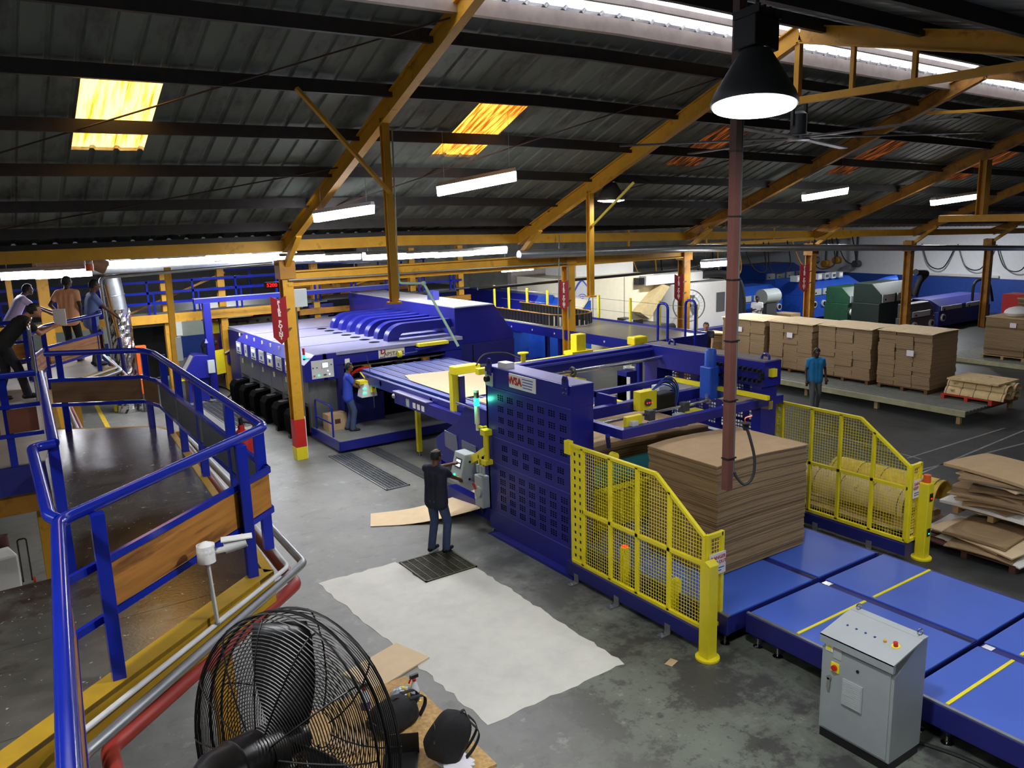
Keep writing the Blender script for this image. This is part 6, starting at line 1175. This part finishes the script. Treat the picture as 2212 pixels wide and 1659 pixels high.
for k, (px, py, Y, r_, lb) in enumerate(((1660,640,24.2,.35,'grey drum-shaped pump beside the third column'),(1600,640,26.,.3,'blue cylinder motor left of the third column'))):
    p = ay(px,py,Y); t = T('pump', lb, 'pump', (p.x,p.y,0)); MB().cyl(p-V((.5,0,0)), p+V((.5,0,0)), r_, n=18).build('drum', (GREY, ROYAL)[k], t, smooth=True); MB().box(p.x-.35,p.x+.35,p.y-.2,p.y+.2,0,p.z-r_*.8).build('stand', DGREY, t); MB().cyl(p+V((.5,0,0)), p+V((.75,0,0)), r_*.5, n=14).build('shaft_cover', BLACK, t, smooth=True)
p = ay(1925,615,21.5); o = MB().tube(smooth_path([tuple(ay(1882,640,23.6)),tuple(ay(1893,620,23.6)),tuple(ay(1912,611,23.4)),tuple(ay(1938,606,23.0))], 8), .28, 12).build('blue_duct', ROYAL, smooth=True); tag(o, 'fat bright blue curved duct on the blue machine', 'duct')
o = MB().tube(smooth_path([tuple(ay(1975,640,19.5)),tuple(ay(1985,610,19.4)),tuple(ay(2000,590,19.3)),tuple(ay(1978,588,19.3))], 8), .14, 10).build('black_duct', RUBBER, smooth=True); tag(o, 'black bent hose rising over the green press', 'hose')
o = MB().tube(smooth_path([tuple(ay(2100,650,18.6)),tuple(ay(2104,615,18.6)),tuple(ay(2118,604,18.6)),tuple(ay(2136,610,18.6)),tuple(ay(2144,650,18.6))], 8), .06, 8).build('loop_hose', BLACK, smooth=True); tag(o, 'black hoop of hose before the blue dado wall', 'hose')
for k in range(9):
    p = ay(1760+k*30-(k%3)*6, 562+(k%2)*8, 27.5); t = T('wall_motor', '%s drum-shaped overhead motor from the left before the pale wall' % ORD[k], 'motor', p, 'overhead motors of the blue machine'); MB().cyl(p+V((-.2,0,0)), p+V((.22,0,0)), .2, n=14).build('drum', OCHD if k % 3 else DGREY, t, smooth=True); MB().box(p.x-.05,p.x+.05,p.y-.05,p.y+.05,p.z+.1,4.0).build('hanger', DGREY, t)
cr = T('crane_rail', 'yellow overhead rail in front of the pale far wall', 'rail', (33,27.5,3.74)); MB().box(24,42,27.4,27.6,3.74,3.92).build('beam', OCH, cr)
for x in (25,30,35,41): MB().box(x-.05,x+.05,27.45,27.55,3.92,6.6).build('hanger', OCH, cr)
for k in range(9):
    x = 25+k*1.9; z0 = 3.6; o = MB().tube(smooth_path([(x,27.4,3.8),(x+.3,27+.4*(k%2),z0-1.0-.3*(k%2)),(x+1.0,26.8,z0-1.15),(x+1.5,27.4,3.8)], 8), .035, 6).build('slack_cable', RUBBER if k % 3 else OCH, smooth=True); tag(o, '%s slack cable from the left before the far wall' % ORD[k], 'cable', 'slack cables before the far wall')
for k in range(6):
    y = 24-k*1.9; o = MB().tube(smooth_path([(42.8,y,3.4),(42.75,y-.5,2.3),(42.7,y-1.3,2.2),(42.8,y-1.8,3.3)], 8), .03, 6).build('wall_cable', BLACK, smooth=True); tag(o, '%s black cable from the left sagging on the white end wall' % ORD[k], 'cable', 'cables on the end wall')
for k, (a, c) in enumerate(((20,24.2),(15,18.5))): o = MB().box(42.85,42.95,a,c,1.75,1.86).build('wall_trunking', LGREY); tag(o, ('left' if k == 0 else 'right')+' length of pale trunking on the end wall', 'trunking')
# loads near the end wall
stack('square brown cardboard stack on a pallet near the end wall', 29.2,30.4,12.6,13.9,.3,1.6,36,.006,0,tagp=[(29.17,13.,1.35)]); pallet(29.8,13.25,.15,1.3,1.4,'pallet under the square brown stack near the end wall')
slats('grey slatted floor skid near the end wall', 28.6,31.5,10.5,15.,.15,3,mat('grey_slat',(112,114,108),.6,var=.15)); o = MB().sphere((29.9,13.2,1.72),.55,.4,.2,14,8).build('plastic_bag', WHITE, smooth=True); tag(o, 'crumpled white plastic sheet on the square stack', 'plastic sheet')
stack('tall brown stack at the picture edge near the end wall', 32.5,33.9,12.3,14.4,.2,1.95,30,.008,0); o = MB().box(33.9,34.8,14.6,15.6,.1,1.9).build('red_cabinet', RED); tag(o, 'red cabinet beside the tall stack near the end wall', 'cabinet')
for k, (px, py, w, h) in enumerate(((1600,690,1.1,.9),(1580,668,1.3,.5),(1830,680,1.9,1.1),(1700,672,.8,.7))): p = ay(px,py,21.5+k*.8); o = MB().cbox((p.x,p.y,h/2), w, .9, h, .1).build('carton', CARD); tag(o, ('open brown box behind the tall stacks','flat brown box lid behind the tall stacks','wide brown cardboard bundle behind the third stack','small brown box by the third column')[k], 'box')
p = az(1840,785); jt = T('pallet_jack', 'orange hand pallet jack beyond the tall stacks', 'pallet jack', (24.5,13.4,0)); MB().box(24.0,25.2,13.2,13.36,.08,.16).box(24.0,25.2,13.7,13.86,.08,.16).build('fork', ORANGE, jt); MB().cyl((24.1,13.2,.08),(24.1,13.36,.08),.08).build('wheel', BLACK, jt); MB().cyl((24.1,13.7,.08),(24.1,13.86,.08),.08).build('wheel', BLACK, jt); MB().prism([(13.1,.1),(13.95,.1),(13.7,.55),(13.35,.55)], 'X', 23.7, 24.0).build('frame', ORANGE, jt); MB().tube(arcpath([(23.8,13.5,.4),(23.6,13.5,1.3)], .1), .03, 8).ring((23.6,13.5,1.35),(0,1,.2),.1,.02,14,6).build('handle', BLACK, jt)

for n_, (px, py) in enumerate(((6,1195),)):
    p = az(-2,1175); t = T('column_post', 'yellow column seen below the gallery at the left edge', 'column', (p.x-.12,p.y,0)); MB().ibeam((p.x-.12,p.y,0),(p.x-.12,p.y,2.4),.24,.24,.03).build('shaft', YEL, t)
p = az(14,1275); t = T('parts_bin', 'white plastic parts bin on the floor below the walkway', 'bin', (p.x,p.y,0)); MB().cbox((p.x-.1,p.y,.3), .55, .5, .6, .2).build('body', WHITE, t, bevel=.03); MB().cyl((p.x-.15,p.y+.2,.6),(p.x-.15,p.y+.2,.85),.13,n=14).build('paper_roll', PAPER, t, smooth=True); MB().cyl((p.x+.1,p.y+.35,.0),(p.x+.05,p.y+.4,.75),.05,.09,n=10).build('brown_tube', BROWN, t, smooth=True)
p = az(60,1262); t = T('hand_trolley', 'small black folding hand trolley on the floor below the walkway', 'trolley', (p.x,p.y,0)); MB().tube(arcpath([(p.x-.05,p.y,.05),(p.x-.05,p.y,.75),(p.x+.07,p.y,.75),(p.x+.07,p.y,.05)], .04), .012, 8).build('frame', BLACK, t, smooth=True)
for dx in (-.08,.1): MB().cyl((p.x+dx-.015,p.y,.05),(p.x+dx+.015,p.y,.05),.05).build('wheel', RED if dx > 0 else DGREY, t)

# small clutter on and around the far machines
for k in range(7):
    px = 1752+k*15; p = ay(px,628,24.2); t = T('control_box', 'grey control box on top of the blue gauge machine, %s from the left' % ORD[k], 'control box', (p.x,24.6,1.9), 'control boxes on the blue machine'); MB().box(p.x-.16,p.x+.16,24.9,25.3,1.94,2.22).build('housing', LGREY if k % 2 else GREY, t, bevel=.01); MB().box(p.x-.1,p.x+.1,24.88,24.9,2.02,2.16).build('front_plate', DGREY if k % 3 else WHITE, t)
t = T('cable_reel', 'brown wooden cable reel behind the tall stacks', 'reel', (29.2,21.3,0)); MB().cyl((28.9,21.3,.45),(28.95,21.3,.45),.45,n=20).cyl((29.5,21.3,.45),(29.55,21.3,.45),.45,n=20).build('flange', PALLET, t); MB().cyl((28.95,21.3,.45),(29.5,21.3,.45),.28,n=16).build('coil', RUBBER, t, smooth=True)
for k, (px, py) in enumerate(((1905,676),(1960,690))): p = ay(px,py,18.9); o = MB().cbox((p.x,p.y,.25), .7, .5, .5, .3*k).build('carton', CARD); tag(o, ('crushed brown box at the foot of the black-green press','second brown box beside the grey gauge cabinet')[k], 'box')
# ------------------------------------------------------------------ people
def ik(S, W_, a, b, pole):
    S, W_ = V(S), V(W_); d = W_-S; L = min(d.length, (a+b)*.995); d.normalize(); W2 = S+d*L
    x = (a*a-b*b+L*L)/(2*L); h = math.sqrt(max(0, a*a-x*x)); p = V(pole); p = (p-d*p.dot(d)).normalized(); return S+d*x+p*h, W2
def cap(mb, p, q, r0, r1, n=12):
    p, q = V(p), V(q); mb.tube([p, q], r0, n, radii=[r0, r1]); mb.sphere(p, r0, n=12, m=8); mb.sphere(q, r1, n=12, m=8)
def organic(o, vox, it=4):
    r = o.modifiers.new('remesh', 'REMESH'); r.mode = 'VOXEL'; r.voxel_size = vox; r.use_smooth_shade = True; s = o.modifiers.new('smooth', 'SMOOTH'); s.factor = .5; s.iterations = it
def person(label, foot, face, H=1.74, shirt=BLACK, trousers=BLUE2, skin=SKIN, lean=0., hands=(None,None), feet=((-.1,0),(.1,0)), bald=False, shoes=BLACK, vox=.014, look=0., sleeve=.55, knees=0., group=None, legs_up=0., squat=0.):
    t = T('person', label, 'person', foot, group); s = H/1.75; f = V((face[0],face[1],0)).normalized(); r = V((f.y,-f.x,0)); O = V(foot)
    def w(p): return O + (r*p[0]+f*p[1]+V((0,0,p[2])))*s
    hipz = .93-squat
    def up(p):                                        # torso points lean about the hip line
        y, z = p[1], p[2]-hipz-squat+squat; z = p[2]-.93; return (p[0], y*math.cos(lean)+z*math.sin(lean), hipz+z*math.cos(lean)-y*math.sin(lean))
    sh = [up((-.185,0,1.42)), up((.185,0,1.42))]; hips = [(-.09,0,hipz),(.09,0,hipz)]
    arms = []
    for i, sd in enumerate((-1,1)):
        hd = hands[i]; hd = hd if hd else (sh[i][0]+sd*.05, sh[i][1]+.06, sh[i][2]-.52)
        el, wr = ik(sh[i], hd, .29, .26, (sd*.5,-.7,-.4)); arms.append((V(sh[i]), el, wr))
    legs = []
    for i, sd in enumerate((-1,1)):
        kn, an = ik(hips[i], (feet[i][0],feet[i][1],.09+(feet[i][2] if len(feet[i]) > 2 else 0)), .435, .43, (sd*.15,1,.0)); legs.append((V(hips[i]), kn, an))
    # body: head, neck, arms with hands, legs to the ankles: one skin
    b = MB(); nk = up((0,.0,1.46)); hd = up((0,.035,1.645)); C = lambda p, q, a, c: cap(b, w(p), w(q), a*s, c*s)
    C(nk, up((0,.02,1.56)), .058, .055); fw = V((math.sin(look),math.cos(look),0)); fr = V((fw.y,-fw.x,0)); hc = V(hd)
    hp = lambda x, y, z: tuple(hc+fr*x+fw*y+V((0,0,z)))
    n0 = len(b.v); b.sphere((0,0,0), .076*s, .096*s, .112*s, 18, 12)
    for i in range(n0, len(b.v)): v = b.v[i]; b.v[i] = w(hp(v.x/s, v.y/s, v.z/s))
    C(hp(0,.035,-.06), hp(0,.06,-.085), .05, .035); C(hp(0,.09,.0), hp(0,.108,-.025), .013, .017)             # jaw, nose
    C(hp(-.03,.075,.022), hp(.03,.075,.022), .02, .02)                                                        # brow
    for sd in (-1,1): C(hp(sd*.076,-.005,.01), hp(sd*.08,-.01,-.02), .014, .011)                                # ears
    C(up((0,0,1.0)), up((0,0,1.34)), .085, .085)
    for S, E, W_ in arms:
        C(S, E, .047, .038); C(E, W_, .038, .026); d = (W_-E).normalized(); sd_ = d.cross(V((0,0,1)))
        if sd_.length < .1: sd_ = V((1,0,0))
        sd_.normalize(); nrm = sd_.cross(d); pm = W_+d*.085
        C(W_+d*.02, pm, .03, .034); C(W_+d*.03+sd_*.02, pm+sd_*.022, .022, .022); C(W_+d*.03-sd_*.02, pm-sd_*.022, .022, .022)
        for k, ln in enumerate((.062,.075,.07,.055)):
            u = (-1.5+k)*.021; k1 = pm+sd_*u+d*.02; k2 = k1+d*ln*.55-nrm*.012; k3 = k2+d*ln*.4-nrm*.03; C(k1, k2, .0095, .0088); C(k2, k3, .0088, .0075)
        th = W_+d*.03-sd_*.035; t2 = th+d*.035-sd_*.025; C(th, t2, .013, .011); C(t2, t2+d*.03-nrm*.012, .011, .009)
    for h_, k, a in legs: C(h_, k, .075, .052); C(k, a, .052, .04)
    for (fx_, *_), (h_, k, a) in zip(feet, legs): C(a, a+V((0,.1,-.05)), .04, .032)
    organic(b.build('body', skin, t), vox*.75 if vox < .012 else vox, 2)
    for sd in (-1,1): MB().sphere(w(hp(sd*.032,.088,.004)), .011*s, n=8, m=6).build('eye', WHITE, t, smooth=True)
    MB().bar(w(hp(-.022,.094,-.055)), w(hp(.022,.094,-.055)), .008*s, .006*s).build('mouth', mat('lip',(96,48,42),.5), t)
    b = MB(); C = lambda p, q, a, c: cap(b, w(p), w(q), a*s, c*s)
    for x in (-.085,0,.085): C(up((x,0,.87)), up((x*1.05,0,1.13)), .132, .114); C(up((x*1.05,0,1.13)), up((x*1.2,0,1.34)), .112, .112)
    C(sh[0], sh[1], .075, .075); C(up((-.1,0,1.44)), up((.1,0,1.44)), .07, .07)
    for S, E, W_ in arms: C(S, S.lerp(E, sleeve if sleeve <= 1 else 1), .072, .06); 
    if sleeve > 1:
        for S, E, W_ in arms: C(E, E.lerp(W_, .9), .055, .045)
    organic(b.build('shirt', shirt, t), vox, 5)
    b = MB(); C = lambda p, q, a, c: cap(b, w(p), w(q), a*s, c*s)
    C((-.06,0,hipz-.02), (.06,0,hipz-.02), .125, .125); C(up((-.06,0,.98)), up((.06,0,.98)), .1, .1)
    for h_, k, a in legs: C(h_, k, .1, .074); C(k, k.lerp(a,.55), .074, .068); C(k.lerp(a,.55), a+V((0,0,-.02)), .068, .066)
    organic(b.build('trousers', trousers, t), vox, 4)
    for i, (h_, k, a) in enumerate(legs):
        b = MB(); C = lambda p, q, a_, c: cap(b, w(p), w(q), a_*s, c*s); g = V((a.x,a.y,a.z-.045)); C(g+V((0,-.05,0)), g+V((0,.07,0)), .045, .047); C(g+V((0,.07,-.005)), g+V((.0,.16,-.012)), .045, .034); C(g+V((0,-.02,.02)), g+V((0,.04,.02)), .045, .04)
        organic(b.build('shoe', shoes, t), vox, 2)
    # hair cap
    b = MB(); b.sphere((0,0,0), .083*s, .104*s, .120*s, 22, 16); keep = []
    for fc_ in b.f:
        c = sum((b.v[i] for i in fc_), V((0,0,0)))/len(fc_)/s
        if c.y > .03 and c.z < .062: continue
        if c.z < -.055 or (c.y > -.02 and c.z < .0): continue
        if bald and (c.z > .088 and -.075 < c.y < .06): continue
        keep.append(fc_)
    b.f = keep; b.mi = [0]*len(keep)
    for i in range(len(b.v)): v = b.v[i]; b.v[i] = w(hp(v.x/s, v.y/s, v.z/s+.002))
    b.build('hair', HAIR, t, smooth=True, solid=.012*s)
    return t, w
DENIM = mat('denim', (62,78,112), .8, var=.12, scale=14, bump=.2); NAVY = mat('navy_cloth', (28,32,48), .8, var=.12, scale=8, bump=.15); BLUES = mat('blue_cloth', (46,72,190), .75, var=.08, bump=.1); LTBL = mat('light_blue_cloth', (112,130,188), .75, var=.06, bump=.1); PEACH = mat('peach_cloth', (236,170,124), .75, var=.05, bump=.1); LILAC = mat('lilac_cloth', (184,172,220), .75, var=.05); TURQ = mat('turquoise_cloth', (34,128,186), .75, var=.08); GREYT = mat('grey_trousers', (96,96,98), .8, var=.1); DARKT = mat('dark_trousers', (26,26,30), .8, var=.12); WHITC = mat('white_cloth', (226,226,230), .75, var=.04); BLKC = mat('black_cloth', (24,25,26), .8, var=.15)
fo = az(948,1194); cdir = V((1,.45,0)); 
op, ow = person('man in dark navy t-shirt and jeans working the grey console', (fo.x,fo.y,.022), (cdir.x,cdir.y), 1.74, NAVY, DENIM, SKIN, .03, ((-.02,.60,1.36),(.10,.55,1.10)), ((-.12,-.03),(.12,.05)), bald=True, vox=.010, look=.12)
p = az(757,930,.27); person('man in blue t-shirt and jeans on the platform before the press', (p.x,p.y,.27), (1,-.35), 1.72, BLUES, DENIM, SKIN, .05, ((-.1,.45,1.15),(.12,.42,1.08)), ((-.1,-.05),(.1,.06)), vox=.014)
p = az(22,866,DZ); person('black-shirted man bending forward to photograph with a tablet', (p.x,p.y,DZ), (1,.12), 1.7, BLKC, DARKT, SKINL, .78, ((-.06,.74,1.12),(.06,.74,1.12)), ((-.1,-.12),(.12,.25)), vox=.014, sleeve=.6)
tb_ = V((p.x,p.y,DZ))+V((1,.12,0)).normalized()*.86+V((0,0,1.24)); o = MB().cbox(tb_, .012, .2, .26, .95).build('tablet', WHITE); tag(o, 'white tablet held up by the bending man', 'tablet')
p = az(172,782,DZ); person('man in peach shirt and black trousers seen from behind on the gallery', (p.x-.06,p.y+.2,DZ), (.5,.8), 1.7, PEACH, DARKT, SKIND, .1, ((-.22,.05,1.0),(.2,.1,.95)), vox=.016, look=.5)
p = az(205,785,DZ); person('man in pale blue shirt leaning at the gallery rail', (p.x,p.y-.3,DZ), (1,.1), 1.66, LTBL, GREYT, SKIN, .15, ((-.12,.5,1.0),(.14,.45,.98)), vox=.016)
p = az(55,790,DZ); person('man in lilac shirt reaching out beyond the photographer', (p.x-.1,p.y+.4,DZ), (1,.1), 1.66, LILAC, GREYT, SKIND, .5, ((-.1,.75,1.05),(.12,.72,1.0)), vox=.018)
p = az(325,820); person('man in blue shirt and jeans walking before the black screen', (p.x,p.y,0), (1,-.1), 1.66, BLUES, DENIM, SKIND, .05, (None,(.2,.2,.95)), ((-.1,-.16),(.1,.2)), vox=.018)
person('man in dark blue reaching up to the feeder button panel', (6.75,28.6,0), (.3,-1), 1.74, NAVY, DARKT, SKINL, .05, ((-.18,.25,1.95),(-.05,.3,2.05)), vox=.018, sleeve=.7)
stp = T('step_platform', 'low grey step platform beside the transfer bridge', 'platform', (18.5,16.8,0)); MB().box(18.0,19.0,16.4,17.3,.36,.40).build('tread', DGREY, stp)
for x in (18.05,18.95): MB().box(x-.03,x+.03,16.45,17.25,0,.36).build('leg_frame', DGREY, stp)
person('man in black working at the transfer bridge end', (18.45,16.85,.40), (-.7,-.7), 1.78, BLKC, DARKT, SKINL, .2, ((-.15,.5,1.0),(.15,.5,1.0)), vox=.018)
person('man in white t-shirt standing behind the tall brown stacks', (28.6,23.2,0), (-.8,-.6), 1.75, WHITC, DARKT, SKIND, .0, ((-.1,.3,1.15),(.1,.3,1.2)), vox=.02)
p = az(1757,888); person('man in turquoise t-shirt and grey trousers walking by the stacks', (p.x,p.y,0), (-.55,-.83), 1.74, TURQ, GREYT, SKIND, .03, ((-.28,.05,.92),(.27,.12,.9)), ((-.1,-.1),(.1,.14)), vox=.016)
